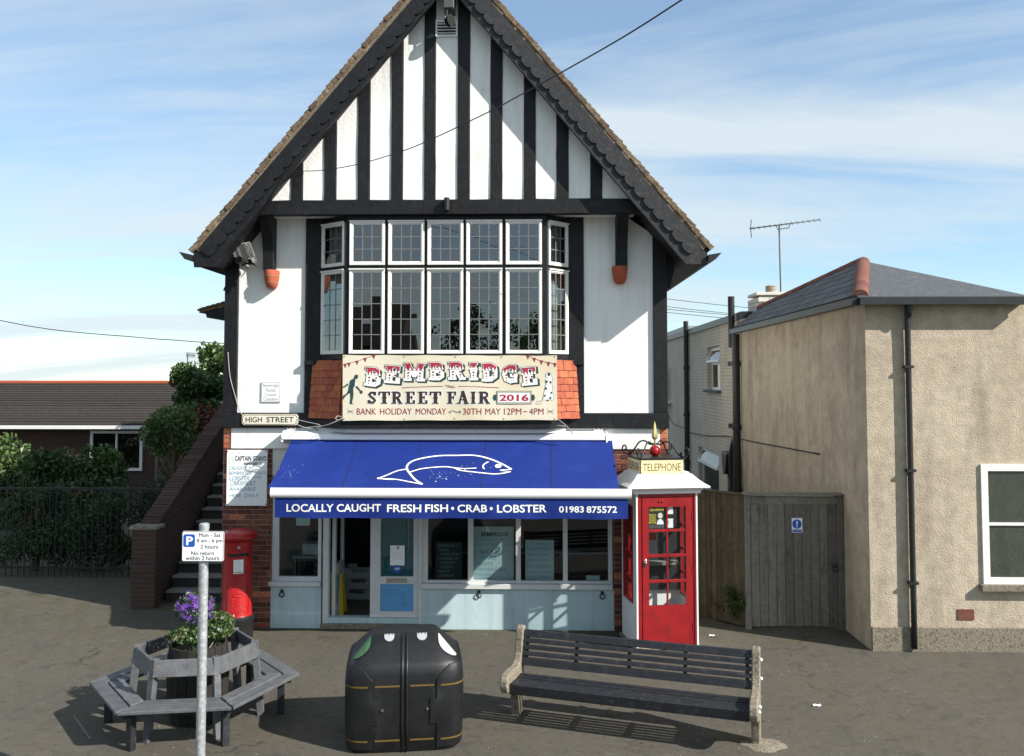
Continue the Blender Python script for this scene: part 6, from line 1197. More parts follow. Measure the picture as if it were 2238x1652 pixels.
bp0 = P(*z6(51, 660), yP); bp1 = P(*z6(107, 600), yP); k = 0.012
MB().add([(x, yP - 0.0012, z) for x, z in ((bp0.x + k, bp0.z), (bp1.x - k, bp0.z), (bp1.x, bp0.z + k), (bp1.x, bp1.z - k), (bp1.x - k, bp1.z), (bp0.x + k, bp1.z), (bp0.x, bp1.z - k), (bp0.x, bp0.z + k))], [tuple(range(8))]).build('blue_square', 'sign_blue', pl_, fix=False)
def st6(s, x0, y0, x1, y1, m='print_black', bo=0.0, off=0.0015): a_ = z6(x0, y0); c_ = z6(x1, y1); wordsP(s, a_[0], a_[1], c_[0], c_[1], yP, m, pl_, bo, off)
st6('P', 65, 610, 97, 651, 'print_white', 0.03, 0.0026); st6('Mon - Sat', 126, 594, 228, 613); st6('8 am - 6 pm', 116, 621, 236, 643); st6('2 hours', 133, 649, 216, 668); st6('No return', 89, 680, 196, 698); st6('within 2 hours', 63, 703, 221, 722)
# ------------------------------------------------------------------ side gate and fence
YT = 0.14; XW = 4.50
gt = thing('side_gate', 'grey boarded timber gate with ring handle beside the rendered house wall', 'gate', (P(1735, 1374, YT).x, YT, 0))
gz1, gz0 = PZ(1101, YT, 1735), 0.03; gx0, gx1 = PX(1641, 1250, YT), PX(1829, 1250, YT)
nb_ = 10; pw = (gx1 - gx0)/nb_
for i in range(nb_):
    MB().box(gx0 + i*pw + 0.003, gx0 + (i+1)*pw - 0.003, YT + random.uniform(-0.004, 0.004), YT + 0.025, gz0 + random.uniform(0, 0.02), gz1 - random.uniform(0, 0.006)).build('plank', 'gate_wood', gt, bev=0.003)
for z_ in (0.3, 1.0, 1.62): MB().box(gx0, gx1, YT + 0.026, YT + 0.07, z_, z_ + 0.1).build('ledge', 'gate_wood', gt)
MB().box(PX(1628, 1250, YT), gx0 - 0.004, YT - 0.02, YT + 0.09, -0.05, PZ(1079, YT)).build('gate_post', 'gate_wood', gt, bev=0.006)
MB().box(gx1 + 0.004, PX(1844, 1250, YT), YT - 0.02, YT + 0.09, -0.05, PZ(1079, YT)).build('gate_post', 'gate_wood', gt, bev=0.006)
MB().box(gx0 - 0.003, gx1 + 0.003, YT - 0.012, YT + 0.07, gz1 + 0.006, PZ(1083, YT)).build('lintel_board', 'gate_wood', gt, bev=0.004)
MB().prismx([(YT - 0.05, PZ(1079, YT)), (YT + 0.12, PZ(1079, YT)), (YT + 0.12, PZ(1079, YT) + 0.03), (YT - 0.05, PZ(1079, YT) + 0.022)], PX(1625, 1250, YT), PX(1846, 1250, YT)).build('coping', 'gate_wood', gt, bev=0.004)
q = P(1824, 1243, YT - 0.01)
MB().tube([(q.x + 0.04*math.sin(t), YT - 0.022, q.z + 0.04*math.cos(t)) for t in [2*math.pi*k/16 for k in range(16)]], 0.007, 6, close=True).build('ring_handle', 'iron_black', gt, smooth=True)
MB().box(q.x - 0.02, q.x + 0.02, YT - 0.016, YT - 0.005, q.z + 0.02, q.z + 0.06).build('handle_plate', 'iron_black', gt)
t, pl_, a, c = plate('warning_sign', 'small blue and white mandatory sign with exclamation mark on the gate', 'sign', (1730, 1132, 1752.5, 1163.5), YT - 0.014, 0.005, 'sign_white')
def disc(parent, m, cx_, cz_, r, Y, off, n_=24): MB().add([(cx_ + r*math.cos(t_), Y - off, cz_ + r*math.sin(t_)) for t_ in [2*math.pi*k/n_ for k in range(n_)]], [tuple(range(n_))]).build('symbol', m, parent, fix=False)
cq = P(1741, 1145, YT - 0.014); disc(pl_, 'sign_blue', cq.x, cq.z, 0.068, YT - 0.014, 0.0012)
MB().add([(cq.x + dx_, YT - 0.0165, cq.z + dz_) for dx_, dz_ in ((-0.007, -0.018), (0.007, -0.018), (0.013, 0.045), (-0.013, 0.045))], [(0, 1, 2, 3)]).build('symbol', 'print_white', pl_, fix=False); disc(pl_, 'print_white', cq.x, cq.z - 0.038, 0.011, YT - 0.014, 0.0025, 12)
b0_ = P(1731, 1162.5, YT - 0.014); b1_ = P(1751.5, 1157, YT - 0.014)
MB().add([(b0_.x, YT - 0.0152, b0_.z), (b1_.x, YT - 0.0152, b0_.z), (b1_.x, YT - 0.0152, b1_.z), (b0_.x, YT - 0.0152, b1_.z)], [(0, 1, 2, 3)]).build('symbol', 'sign_blue', pl_, fix=False); wordsP('This must be kept clear', 1733, 1158.2, 1750, 1160.8, YT - 0.0165, 'print_white', pl_, 0, 0.0008)
F0, F1 = Vector((2.32, 1.0, 0)), Vector((PX(1627, 1250, YT), YT + 0.03, 0)); fd = F1 - F0; fl = fd.length; fang = math.atan2(fd.y, fd.x)
fn = thing('boundary_fence', 'dark stained featheredge fence panel between the telephone kiosk and the gate', 'fence', F0, fang)
nf = int(fl/0.1)
for i in range(nf):
    x0 = fl*i/nf; LB().hexa([(x0, 0, 0.03), (x0 + fl/nf + 0.012, 0, 0.03), (x0 + fl/nf + 0.012, 0.008, 0.03), (x0, 0.02, 0.03), (x0, -0.012*0, 1.93), (x0 + fl/nf + 0.012, 0.0, 1.93), (x0 + fl/nf + 0.012, 0.008, 1.93), (x0, 0.02, 1.93)]).build('board', 'fence_wood', fn)
for z_ in (0.35, 1.1, 1.7): LB().box(0, fl, 0.021, 0.07, z_, z_ + 0.08).build('rail', 'fence_wood', fn)
LB().box(0, fl, -0.03, 0.06, 1.931, 1.96).build('capping', 'fence_wood', fn, bev=0.004)
for x_ in (0.02, fl - 0.1): LB().box(x_, x_ + 0.09, 0.071, 0.16, -0.05, 1.93).build('post', 'fence_wood', fn)
# weeds at the foot of the fence
def weed(name, label, base, h, n_, spread, m='leaf_mid', ls=0.09):
    t = thing(name, label, 'plant', base); rg = random.Random(hash(label) % 1000 if False else len(label)); b_ = MB(); lb_ = MB()
    for k in range(n_):
        a = rg.uniform(0, 6.28); top = Vector((base[0] + math.cos(a)*spread*rg.uniform(.3, 1), base[1] + math.sin(a)*spread*rg.uniform(.3, 1), h*rg.uniform(.55, 1))); st = spline([Vector(base), Vector((base[0] + (top.x-base[0])*.4, base[1] + (top.y-base[1])*.4, top.z*.6)), top], 5); b_.tube(st, 0.004, 5)
        for p in st[2:]:
            for s_ in (-1, 1):
                d = Vector((rg.gauss(0, 1), rg.gauss(0, 1), rg.uniform(-.2, .7))).normalized()*ls*rg.uniform(.6, 1.2); e = d.cross(Vector((0, 0, 1))).normalized()*ls*0.16; i0 = len(lb_.v); lb_.v += [p, p + d*.5 + e, p + d, p + d*.5 - e]; lb_.f.append((i0, i0+1, i0+2, i0+3))
    b_.build('stem', 'leaf_dark', t); lb_.build('foliage', m, t, fix=False); return t
wq = G(1612, 1366); weed('fern_plant', 'leafy green fern growing at the foot of the dark fence', (wq.x, wq.y - 0.02, 0), 0.62, 26, 0.24, 'leaf_light', 0.13)
wq = G(1585, 1358); weed('weed_plant', 'small low weed growing where the fence meets the ground', (wq.x, wq.y + 0.06, 0), 0.32, 14, 0.18, 'leaf_mid', 0.10)
# ------------------------------------------------------------------ neighbouring rendered house
nh = thing('rendered_house', 'grey-brown rendered house with hipped slate roof and painted brick rear wing', 'house', (XW + 2, 3, 0))
YC = -0.85; XE = XW - 0.14
Ef = PXX(1603, 716, XE); E0 = PXX(1857, 655, XE); YF = Ef.y; zE_ = (Ef.z + E0.z)/2
hpart = lambda b_, n_, m, p=None, **k: b_.build(n_, m, p or nh, **k)
hpart(MB().box(XW, XW + 6.2, YC, YF, -0.05, zE_ + 0.02), 'rendered_wall', 'grey_render')
R1_ = P(1662, 672, YF); n_ = (R1_ - Ef).cross(Vector((0, 1, 0)))
R2_ = PP(1857, 583, Ef, n_); rdir = (R2_ - R1_); R3 = R1_ + rdir*((1.9 - R1_.y)/rdir.y); EC = Vector((XE, YC - 0.14, zE_)); EF2 = Vector((XE, YF, zE_))
back = 2*R3.x - XE
roof2 = MB(); dn = Vector((0, 0, -0.07))
def slabpoly(b_, pts): k = len(pts); b_.add(list(pts) + [p + dn for p in pts], [tuple(range(k)), tuple(range(2*k-1, k-1, -1))] + [(i, (i+1) % k, (i+1) % k + k, i+k) for i in range(k)])
ECr = Vector((back, YC - 0.14, zE_)); EFr = Vector((back, YF, zE_))
slabpoly(roof2, [EC, R3, R1_, EF2]); slabpoly(roof2, [EC, ECr, R3]); slabpoly(roof2, [ECr, EFr, R1_, R3]); rf2 = hpart(roof2, 'roof', 'slate')
# slates on the visible slope
sdir = Vector((R1_.x - EF2.x, 0, R1_.z - EF2.z)); slope = sdir.normalized(); nrm = Vector((-slope.z, 0, slope.x)); rows = 9; ex_ = 0.21
slm = MB().hexa([(-0.15, -0.01, 0.008), (0.15, -0.01, 0.008), (0.15, 0.30, -0.004), (-0.15, 0.30, -0.004), (-0.15, -0.01, 0.018), (0.15, -0.01, 0.018), (0.15, 0.30, 0.004), (-0.15, 0.30, 0.004)]).mesh('slate', 'slate')
ridge_at = lambda y: R1_ + rdir*((y - R1_.y)/rdir.y) if y > R3.y else R3 + (EC - R3)*((R3.y - y)/(R3.y - EC.y))
bas = Matrix((Vector((0, -1, 0)), slope, nrm)).transposed().to_4x4()
for r_ in range(12):
    s_ = r_*ex_; y = YF - 0.15 - (0.15 if r_ % 2 else 0)
    while y > YC - 0.1:
        top = ridge_at(y); smax = (top - Vector((XE, y, zE_))).dot(slope)
        if s_ < smax - 0.04:
            p = Vector((XE, y, zE_)) + slope*s_ + nrm*0.012; piece('slate', slm, rf2, Matrix.Translation(p) @ bas @ Matrix.Rotation(random.gauss(0, 0.012), 4, 'Z') @ Matrix.Diagonal((0.985, min(1, (smax - s_)/0.3), 1, 1)))
        y -= 0.30
def hiptiles(A, B, nm='ridge_tile'):
    d = B - A; k = max(1, int(d.length/0.36))
    for i in range(k):
        a = A + d*(i/k); c = A + d*((i+0.97)/k); b_ = MB(); u = Vector((0, 0, 1)); s_ = d.cross(u).normalized(); pts0, pts1 = [], []
        for j in range(7): t_ = math.pi*j/6; off = s_*(math.cos(t_)*0.11) + u*(math.sin(t_)*0.10 - 0.03); pts0.append(a + off); pts1.append(c + off*0.96)
        m_ = 7; b_.add(pts0 + pts1, [tuple(range(7)), tuple(range(13, 6, -1))] + [(j, (j+1) % 7, (j+1) % 7 + 7, j + 7) for j in range(7)]); b_.build(nm, 'ridge_tile', rf2, smooth=40)
hiptiles(R1_, R3); hiptiles(R3, EC + Vector((0.05, 0.05, 0.03)))
hpart(MB().bar(EF2 + Vector((-0.03, 0.05, -0.07)), EC + Vector((-0.03, 0, -0.07)), 0.11, 0.10), 'gutter', 'black_plastic_pipe'); hpart(MB().bar(EC + Vector((0, -0.03, -0.07)), ECr + Vector((0, -0.03, -0.07)), 0.11, 0.10), 'gutter', 'black_plastic_pipe')
hpart(MB().bar(EF2 + Vector((0.06, 0.03, -0.02)), R1_ + Vector((0, 0.03, 0.02)), 0.16, 0.05), 'verge_flashing', 'lead_flashing')
# street face of the house: a sash window
wn = hpart(ring(MB(), 6.0, 7.0, 0.9, 2.5, 6.09, 6.91, 0.99, 2.41, YC - 0.03, YC + 0.04), 'window_frame', 'old_white_paint')
hpart(MB().box(6.09, 6.91, YC - 0.016, YC - 0.004, 0.99, 1.68).box(6.09, 6.91, YC - 0.012, YC - 0.002, 1.72, 2.41), 'pane', 'far_glass', wn); hpart(MB().box(6.09, 6.91, YC - 0.026, YC + 0.0, 1.681, 1.719), 'meeting_rail', 'old_white_paint', wn); hpart(MB().box(5.95, 7.05, YC - 0.10, YC, 0.82, 0.899), 'sill', 'concrete', wn)
hpart(MB().box(XW + 0.004, XW + 6.2, YC - 0.025, YC - 0.001, -0.05, 0.32), 'plinth', 'concrete', bev=0.008)
hpart(MB().tube(spline([(XW + 0.55, YC - 0.14, zE_ - 0.1), (XW + 0.55, YC - 0.13, zE_ - 0.25), (XW + 0.55, YC - 0.06, zE_ - 0.45), (XW + 0.55, YC - 0.06, 0.05)], 5), 0.038, 10), 'downpipe', 'black_plastic_pipe', smooth=True)
for z_ in (0.9, 2.4, 3.8): hpart(MB().box(XW + 0.49, XW + 0.61, YC - 0.10, YC - 0.001, z_, z_ + 0.035), 'pipe_bracket', 'black_plastic_pipe')
for x_ in (XW + 1.15, XW + 2.9):
    av = hpart(MB().box(x_, x_ + 0.22, YC - 0.012, YC - 0.001, 0.42, 0.56), 'air_brick', 'ridge_tile')
# painted brick rear wing
XW2 = XW + 0.10; YE = 24.0; zP = PXX(1507, 731, XW2).z
Wq = PXX(1544.5, 760, XW2); Wq2 = PXX(1574, 853, XW2); wy0, wy1 = min(Wq.y, Wq2.y), max(Wq.y, Wq2.y); wz0_, wz1_ = Wq2.z, Wq.z
Lq = PXX(1527, 1070, XW2); Lq2 = PXX(1570, 992, XW2); ly0, ly1 = min(Lq.y, Lq2.y), max(Lq.y, Lq2.y); lz0_, lz1_ = max(Lq.z, 0.6), Lq2.z
yb = PXX(1500, 760, XW2).y
b_ = MB(); x0, x1 = XW2, XW2 + 0.25
zt2 = zP
for ya, yb_, za_, zb2 in ((YF, ly0, -.05, zt2), (ly0, ly1, -.05, lz0_), (ly0, min(ly1, wy0), lz1_, zt2)): b_.box(x0, x1, ya, yb_, za_, zb2)
if ly1 < wy0:
    b_.box(x0, x1, ly1, wy0, -.05, zt2); b_.box(x0, x1, wy0, wy1, -.05, wz0_).box(x0, x1, wy0, wy1, wz1_, zt2)
else:
    b_ = MB(); b_.box(x0, x1, YF, min(ly0, wy0), -.05, zt2)
    lo, hi = min(ly0, wy0), max(ly1, wy1); b_.box(x0, x1, lo, hi, -.05, lz0_); b_.box(x0, x1, lo, hi, lz1_, wz0_); b_.box(x0, x1, lo, hi, wz1_, zt2)
    for zz0, zz1, s0, s1 in ((lz0_, lz1_, ly0, ly1), (wz0_, wz1_, wy0, wy1)):
        if s0 > lo: b_.box(x0, x1, lo, s0, zz0, zz1)
        if s1 < hi: b_.box(x0, x1, s1, hi, zz0, zz1)
b_.box(x0, x1, max(ly1, wy1), YE, -.05, zt2)
wing = hpart(b_, 'brick_wing_wall', 'cream_painted_brick')
hpart(MB().box(x1 + 0.6, x1 + 0.7, YF, YE, 0, zt2), 'room_partition', 'mid_room'); hpart(MB().box(x0 - 0.06, x0 + 5, YF + 0.05, YE, zt2 + 0.002, zt2 + 0.16), 'flat_roof_fascia', 'black_plastic_pipe'); hpart(MB().box(x0 - 0.03, x0 + 5, yb, YE, zt2 + 0.162, zt2 + 0.30), 'flat_roof', 'lead_flashing'); hpart(MB().box(x0 + 0.3, x0 + 5, YF + 0.05, yb - 0.01, zt2 + 0.162, zt2 + 0.24), 'flat_roof', 'lead_flashing')
for (s0, s1, zz0, zz1, tilt, nm) in ((wy0, wy1, wz0_, wz1_, 1, 'casement'), (ly0, ly1, lz0_, lz1_, 0, 'casement')):
    xm = x0 + 0.12; f = 0.07
    b_ = MB(); b_.box(xm, xm + 0.06, s0, s0 + f, zz0, zz1).box(xm, xm + 0.06, s1 - f, s1, zz0, zz1).box(xm, xm + 0.06, s0 + f, s1 - f, zz0, zz0 + f).box(xm, xm + 0.06, s0 + f, s1 - f, zz1 - f, zz1)
    zm = zz0 + (zz1 - zz0)*0.62; b_.box(xm, xm + 0.06, s0 + f, s1 - f, zm - 0.035, zm + 0.035); fr_ = hpart(b_, 'window_frame', 'white_frame'); hpart(MB().box(xm + 0.02, xm + 0.026, s0 + f, s1 - f, zz0 + f, zm - 0.035), 'pane', 'far_glass', fr_)
    # open top light
    o_ = Vector((xm, 0, zz1 - f)); ang = R(24); dv = Vector((-math.sin(ang), 0, -math.cos(ang))); hh = zz1 - f - zm - 0.02; e = o_ + dv*hh
    fr2 = hpart(MB().bar((o_.x, s0 + f, o_.z), (e.x, s0 + f, e.z), 0.06, 0.04, (0, 1, 0)).bar((o_.x, s1 - f, o_.z), (e.x, s1 - f, e.z), 0.06, 0.04, (0, 1, 0)).bar((e.x, s0 + f, e.z), (e.x, s1 - f, e.z), 0.04, 0.06).bar((o_.x, s0 + f, o_.z), (o_.x, s1 - f, o_.z), 0.04, 0.06), 'top_light', 'white_frame', fr_)
    hpart(MB().add([(o_.x, s0 + f, o_.z), (o_.x, s1 - f, o_.z), (e.x, s1 - f, e.z), (e.x, s0 + f, e.z)], [(0, 1, 2, 3)]), 'pane', 'far_glass', fr2, fix=False) if False else MB().add([(o_.x, s0 + f, o_.z), (o_.x, s1 - f, o_.z), (e.x, s1 - f, e.z), (e.x, s0 + f, e.z)], [(0, 1, 2, 3)]).build('pane', 'far_glass', fr_, fix=False)
    hpart(MB().box(x0 - 0.10, x0 + 0.11, s0 - 0.08, s1 + 0.08, zz0 - 0.07, zz0 - 0.002), 'window_ledge', 'slate', fr_)
# white open casement and sill seen past the shop corner
q = PXX(1463, 830, XW2); hpart(MB().box(XW2 - 0.45, XW2 - 0.002, q.y - 0.35, q.y + 0.9, PXX(1475, 880, XW2).z - 0.05, PXX(1475, 880, XW2).z + 0.02), 'window_ledge', 'white_frame'); hpart(MB().box(XW2 - 0.32, XW2 - 0.26, q.y - 0.1, q.y + 0.4, PXX(1462, 872, XW2 - 0.3).z, PXX(1462, 797, XW2 - 0.3).z), 'open_casement', 'white_frame')
# pipes
def pipe(xpx, ytop, ybot, X, r_, nm='downpipe'):
    a = PXX(xpx, ytop, X); bq_ = PXX(xpx, ytop, X); z1_ = a.z; pp = [(X, a.y, ybot), (X, a.y, z1_)]; o = hpart(MB().tube(pp, r_, 10), nm, 'black_plastic_pipe', smooth=40)
    for z_ in (1.2, 2.6, 4.0):
        if z_ < z1_ - 0.3: hpart(MB().tube([(X, a.y, z_ - 0.05), (X, a.y, z_ + 0.05)], r_*1.3, 10), 'pipe_collar', 'black_plastic_pipe', o, smooth=40)
    return a
ap_ = pipe(1607, 730, 0.0, XW - 0.10, 0.085); pipe(1597, 648, zE_ - 0.4, XW - 0.06, 0.075, 'vent_stack'); pipe(1498, 702, 0.0, XW2 - 0.09, 0.075)
sq_ = PXX(1590, 985, XW - 0.15); hpart(MB().prismx([(sq_.y - 0.25, sq_.z - 0.05), (sq_.y + 0.3, sq_.z - 0.02), (sq_.y + 0.25, sq_.z - 0.35), (sq_.y + 0.12, sq_.z - 0.55), (sq_.y - 0.1, sq_.z - 0.5)], XW - 0.24, XW - 0.004), 'hopper_head', 'black_plastic_pipe', bev=0.02); hpart(MB().tube([(XW - 0.1, sq_.y, sq_.z - 0.5), (XW - 0.1, sq_.y, 0)], 0.07, 10).tube(spline([(XW - 0.12, ap_.y + 0.1, 2.3), (XW - 0.14, sq_.y - 0.4, 1.9), (XW - 0.1, sq_.y - 0.3, 1.3), (XW - 0.1, sq_.y - 0.2, 0)], 4), 0.09, 10), 'soil_pipe', 'black_plastic_pipe', smooth=True)
# drooping service cables on the side of the houses
for lab, pts in (('black service cable drooping along the painted brick wing', [(1460, 905), (1470, 925), (1490, 934), (1498, 940), (1500, 960)]), ('thin black service cable sagging across the rendered side wall', [(1505, 945), (1545, 952), (1590, 953), (1640, 964), (1700, 975), (1790, 992)])):
    tag(MB().tube(spline([PXX(x, y, XW - 0.02 if x > 1600 else (XW2 - 0.03 if x > 1480 else XW2 - 0.2)) for x, y in pts], 4), 0.012, 5).build('service_cable', 'wire', smooth=True), lab, 'cable')
# chimney and aerial beyond the ridge
YCh = YF + 1.2; c0_ = P(1656, 678, YCh); c1_ = P(1713, 645, YCh); ch = thing('chimney_stack', 'white painted brick chimney stack with ribbed pot beyond the slate roof', 'chimney', ((c0_.x + c1_.x)/2, YCh + 0.4, zt2 + 0.16))
zc = c0_.z; cw = c1_.x - c0_.x; r_ = 0
zb0_ = zt2 + 0.25
MB().box(c0_.x + 0.05, c1_.x - 0.05, YCh + 0.05, YCh + 0.75, zb0_, c1_.z - 0.02).build('core', 'painted_white_brick', ch)
bm_ = MB().box(-0.13, 0.13, -0.06, 0.06, -0.05, 0.05).mesh('brick', 'painted_white_brick', bev=0.008); z_ = zb0_ + 0.055
while z_ < c1_.z:
    n__ = max(2, round(cw/0.27)); off = 0.13 if r_ % 2 else 0
    for i in range(n__ + 1):
        x_ = c0_.x + off + i*0.27
        if x_ < c1_.x - 0.02: piece('brick', bm_, ch, Matrix.Translation((min(x_ + 0.13, c1_.x - 0.1), YCh + 0.03, z_)))
    for i in range(3): piece('brick', bm_, ch, Matrix.Translation((c0_.x + 0.03, YCh + 0.2 + i*0.27, z_)) @ Matrix.Rotation(R(90), 4, 'Z'))
    z_ += 0.108; r_ += 1
MB().box(c0_.x - 0.05, c1_.x + 0.03, YCh - 0.04, YCh + 0.8, c1_.z, c1_.z + 0.07).build('cap', 'painted_white_brick', ch, bev=0.01)
q = P(1684, 635, YCh + 0.35); MB().lathe([(0.13, c1_.z + 0.07), (0.12, q.z + 0.0), (0.13, q.z + 0.02), (0.12, q.z + 0.04), (0.13, q.z + 0.06), (0.12, q.z + 0.08), (0.13, q.z + 0.10), (0.10, q.z + 0.12)], (q.x, YCh + 0.35, 0), 16).build('pot', 'mortar', ch, smooth=30)
def aerial(name, label, mast0, mast1, a, b2, Y, n_, group=None, r_=0.02):
    t = thing(name, label, 'aerial', P(*mast0, Y)); m0, m1 = P(*mast0, Y), P(*mast1, Y); MB().tube([m0, m1], r_, 6).build('mast', 'aerial_metal', t, smooth=True)
    p, q2 = P(*a, Y), P(*b2, Y - 0.2); MB().tube([p, q2], r_*0.8, 6).build('boom', 'aerial_metal', t, smooth=True); MB().tube([p.lerp(q2, .38), p.lerp(q2, .40) - Vector((0, 0, .1)), p.lerp(q2, .56) - Vector((0, 0, .1)), p.lerp(q2, .58)], r_*0.6, 6).build('bracket', 'aerial_metal', t)
    for i in range(n_):
        c_ = p.lerp(q2, 0.06 + 0.93*i/(n_-1)); l_ = 0.12; d_ = Vector((0.15, 1, 0.45)).normalized()*l_; MB().tube([c_ - d_, c_ + d_], r_*0.5, 5).build('director', 'aerial_metal', t)
    for s_ in (-1, 1): e = p + Vector((0.05, 0, s_*0.22)); MB().tube([p + Vector((0.03, 0, 0)), e], r_*0.6, 5).build('reflector_arm', 'aerial_metal', t)
    return t
aerial('television_aerial', 'tall rooftop television aerial mounted on the white chimney stack', (1706, 645), (1702, 492), (1637, 500), (1792, 480), YCh + 0.5, 13)
tag(MB().tube([P(1707, 640, YCh + 0.45), P(1703, 500, YCh + 0.45)], 0.008, 5).build('aerial_lead', 'rope'), 'thin white aerial lead running up beside the chimney aerial mast', 'cable')
# ------------------------------------------------------------------ outdoor stair and parapet on the other side
sx0, sx1 = -6.08, XL - 0.02
stt = thing('outdoor_staircase', 'stone outdoor staircase rising along the side of the shop', 'staircase', ((sx0+sx1)/2, 1.4, 0))
for i in range(17):
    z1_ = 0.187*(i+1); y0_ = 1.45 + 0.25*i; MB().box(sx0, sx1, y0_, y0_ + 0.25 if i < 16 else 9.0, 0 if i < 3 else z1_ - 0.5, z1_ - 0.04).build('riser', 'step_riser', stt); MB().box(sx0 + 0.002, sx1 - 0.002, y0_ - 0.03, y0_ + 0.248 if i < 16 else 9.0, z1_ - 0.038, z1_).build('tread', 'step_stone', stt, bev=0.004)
pw_ = thing('stair_parapet', 'sloping brick parapet wall with brick-on-edge coping beside the outdoor stair', 'wall', (-6.25, 3, 0))
pA, pB = Vector((-6.27, 1.25, 1.34)), Vector((-6.27, 5.6, 3.55)); sl_ = (pB.z - pA.z)/(pB.y - pA.y)
MB().prismx([(1.25, -0.05), (9.0, -0.05), (9.0, 3.95), (6.4, 3.95), (5.6, pB.z - 0.11), (1.25, pA.z - 0.11)], -6.385, -6.155).build('wall_body', 'side_brick', pw_)
MB().prismx([(1.2, pA.z - 0.125), (5.65, pB.z - 0.12), (5.65, pB.z - 0.085), (1.2, pA.z - 0.09)], -6.425, -6.115).build('tile_creasing', 'coping_brick', pw_)
cb2 = MB().box(-0.155, 0.155, -0.034, 0.034, 0, 0.10).mesh('coping_brick', 'coping_brick', bev=0.006); n__ = 58; an = math.atan(sl_)
for i in range(n__):
    f = (i + .5)/n__; p = pA.lerp(pB, f) + Vector((0, 0, -0.10)); piece('coping_brick', cb2, pw_, Matrix.Translation((-6.27 + random.uniform(-.005, .005), p.y, p.z + random.uniform(-.004, .004))) @ Matrix.Rotation(an, 4, 'X') @ Matrix.Diagonal((1, (pB - pA).length/n__/0.078, 1, 1)))
MB().box(-6.46, -6.08, 1.0, 1.24, -0.05, 1.24).build('end_pier', 'side_brick', pw_); MB().box(-6.50, -6.04, 0.96, 1.28, 1.241, 1.31).build('pier_cap', 'concrete', pw_, bev=0.02)
# ------------------------------------------------------------------ garden and bungalow past the stair
rl_ = thing('iron_railing', 'black iron railing in front of the garden beside the stair parapet', 'railing', (-8.2, 3.2, 0))
for i in range(30):
    x_ = -6.5 - i*0.115; MB().tube([(x_, 3.2, 0), (x_, 3.2, 1.75), (x_, 3.2, 1.85)], [0.010, 0.010, 0.002], 6).build('bar', 'iron_black', rl_)
for z_ in (0.15, 1.6): MB().box(-10.0, -6.45, 3.19, 3.21, z_, z_ + 0.04).build('rail', 'iron_black', rl_)
tr = thing('trellis_panel', 'arched grey lattice trellis panel behind the iron railing', 'trellis', (P(405, 970, 7.5).x, 7.5, 0)); tx = P(412, 970, 7.5).x; tzt = P(412, 952, 7.5).z; tw = 0.75
MB().tube([(tx + tw*math.cos(t_), 7.5, tzt - 0.35 + 0.35*math.sin(t_)) for t_ in [math.pi*k/16 for k in range(17)]], 0.03, 6).build('arch_rail', 'concrete', tr); MB().box(tx - tw - 0.03, tx - tw + 0.03, 7.47, 7.53, 0, tzt - 0.35).box(tx + tw - 0.03, tx + tw + 0.03, 7.47, 7.53, 0, tzt - 0.35).build('post', 'concrete', tr)
b_ = MB()
for k in range(-9, 10):
    for sg in (-1, 1):
        pts = []
        for j in range(25):
            z_ = 0.3 + (tzt - 0.3)*j/24; x_ = k*0.17 + sg*(z_ - 1.2)*0.55
            if abs(x_) < tw and z_ < tzt - 0.35 + 0.35*math.sqrt(max(0, 1 - (x_/tw)**2)): pts.append((tx + x_, 7.5 + 0.008*sg, z_))
        if len(pts) > 1: b_.bar(pts[0], pts[-1], 0.014, 0.02, (0, 1, 0))
tag(b_.build('lattice', 'concrete', tr), kind='stuff')
def shrub(name, label, c, rad, n_, m, ls, cat='shrub', seed=1, trunk=True):
    t = thing(name, label, cat, (c[0], c[1], 0)); rg = random.Random(seed); b_ = MB(); cl = []
    for _ in range(14): cl.append((Vector((rg.uniform(-.6, .6)*rad[0], rg.uniform(-.6, .6)*rad[1], rg.uniform(-.65, .7)*rad[2])), rg.uniform(.3, .5)))
    def fnp():
        o, s_ = rg.choice(cl); v = Vector((rg.gauss(0, 1), rg.gauss(0, 1), rg.gauss(0, 1))).normalized()*(rg.random()**0.4); return Vector((c[0] + o.x + v.x*s_*rad[0], c[1] + o.y + v.y*s_*rad[1], max(0.02, c[2] + o.z + v.z*s_*rad[2])))
    leaves(b_, n_, fnp, ls, rg, 0.6); b_.build('crown', m, t, fix=False)
    b_ = MB(); b_.tube([(c[0], c[1], -0.02), (c[0] + .05, c[1], max(0.2, c[2] - rad[2]*.3)), (c[0], c[1], c[2] + rad[2]*.4)], [0.09*rad[0], 0.07*rad[0], 0.03*rad[0]], 8)
    for o, s_ in cl[:8]: b_.tube([(c[0], c[1], max(0.15, c[2] - rad[2]*.4)), (c[0] + o.x*.6, c[1] + o.y*.6, c[2] + o.z*.5), (c[0] + o.x, c[1] + o.y, c[2] + o.z)], [0.045*rad[0], 0.03*rad[0], 0.012*rad[0]], 6)
    b_.build('trunk' if cat == 'tree' else 'stem', 'bark', t); return t
def at(x, y, Y): p = P(x, y, Y); return (p.x, Y, p.z)
q = at(434, 845, 10); shrub('garden_tree', 'broad green tree rising behind the stair parapet in front of the bungalow', (q[0], 10, q[2] - 0.2), (0.95, 0.8, 0.8), 6500, 'leaf_mid', 0.13, 'tree', 3)
q = at(472, 800, 11.5); shrub('slender_tree', 'upright light green tree beside the shop corner with leafy top against the sky', (q[0], 11.5, q[2]), (0.55, 0.6, 0.65), 2600, 'leaf_light', 0.14, 'tree', 4)
q = at(390, 830, 22); shrub('conifer_tree', 'small dark pointed conifer beyond the bungalow roof', (q[0] - .2, 34, 5.0), (0.7, 0.7, 1.5), 1600, 'leaf_dark', 0.18, 'tree', 5)
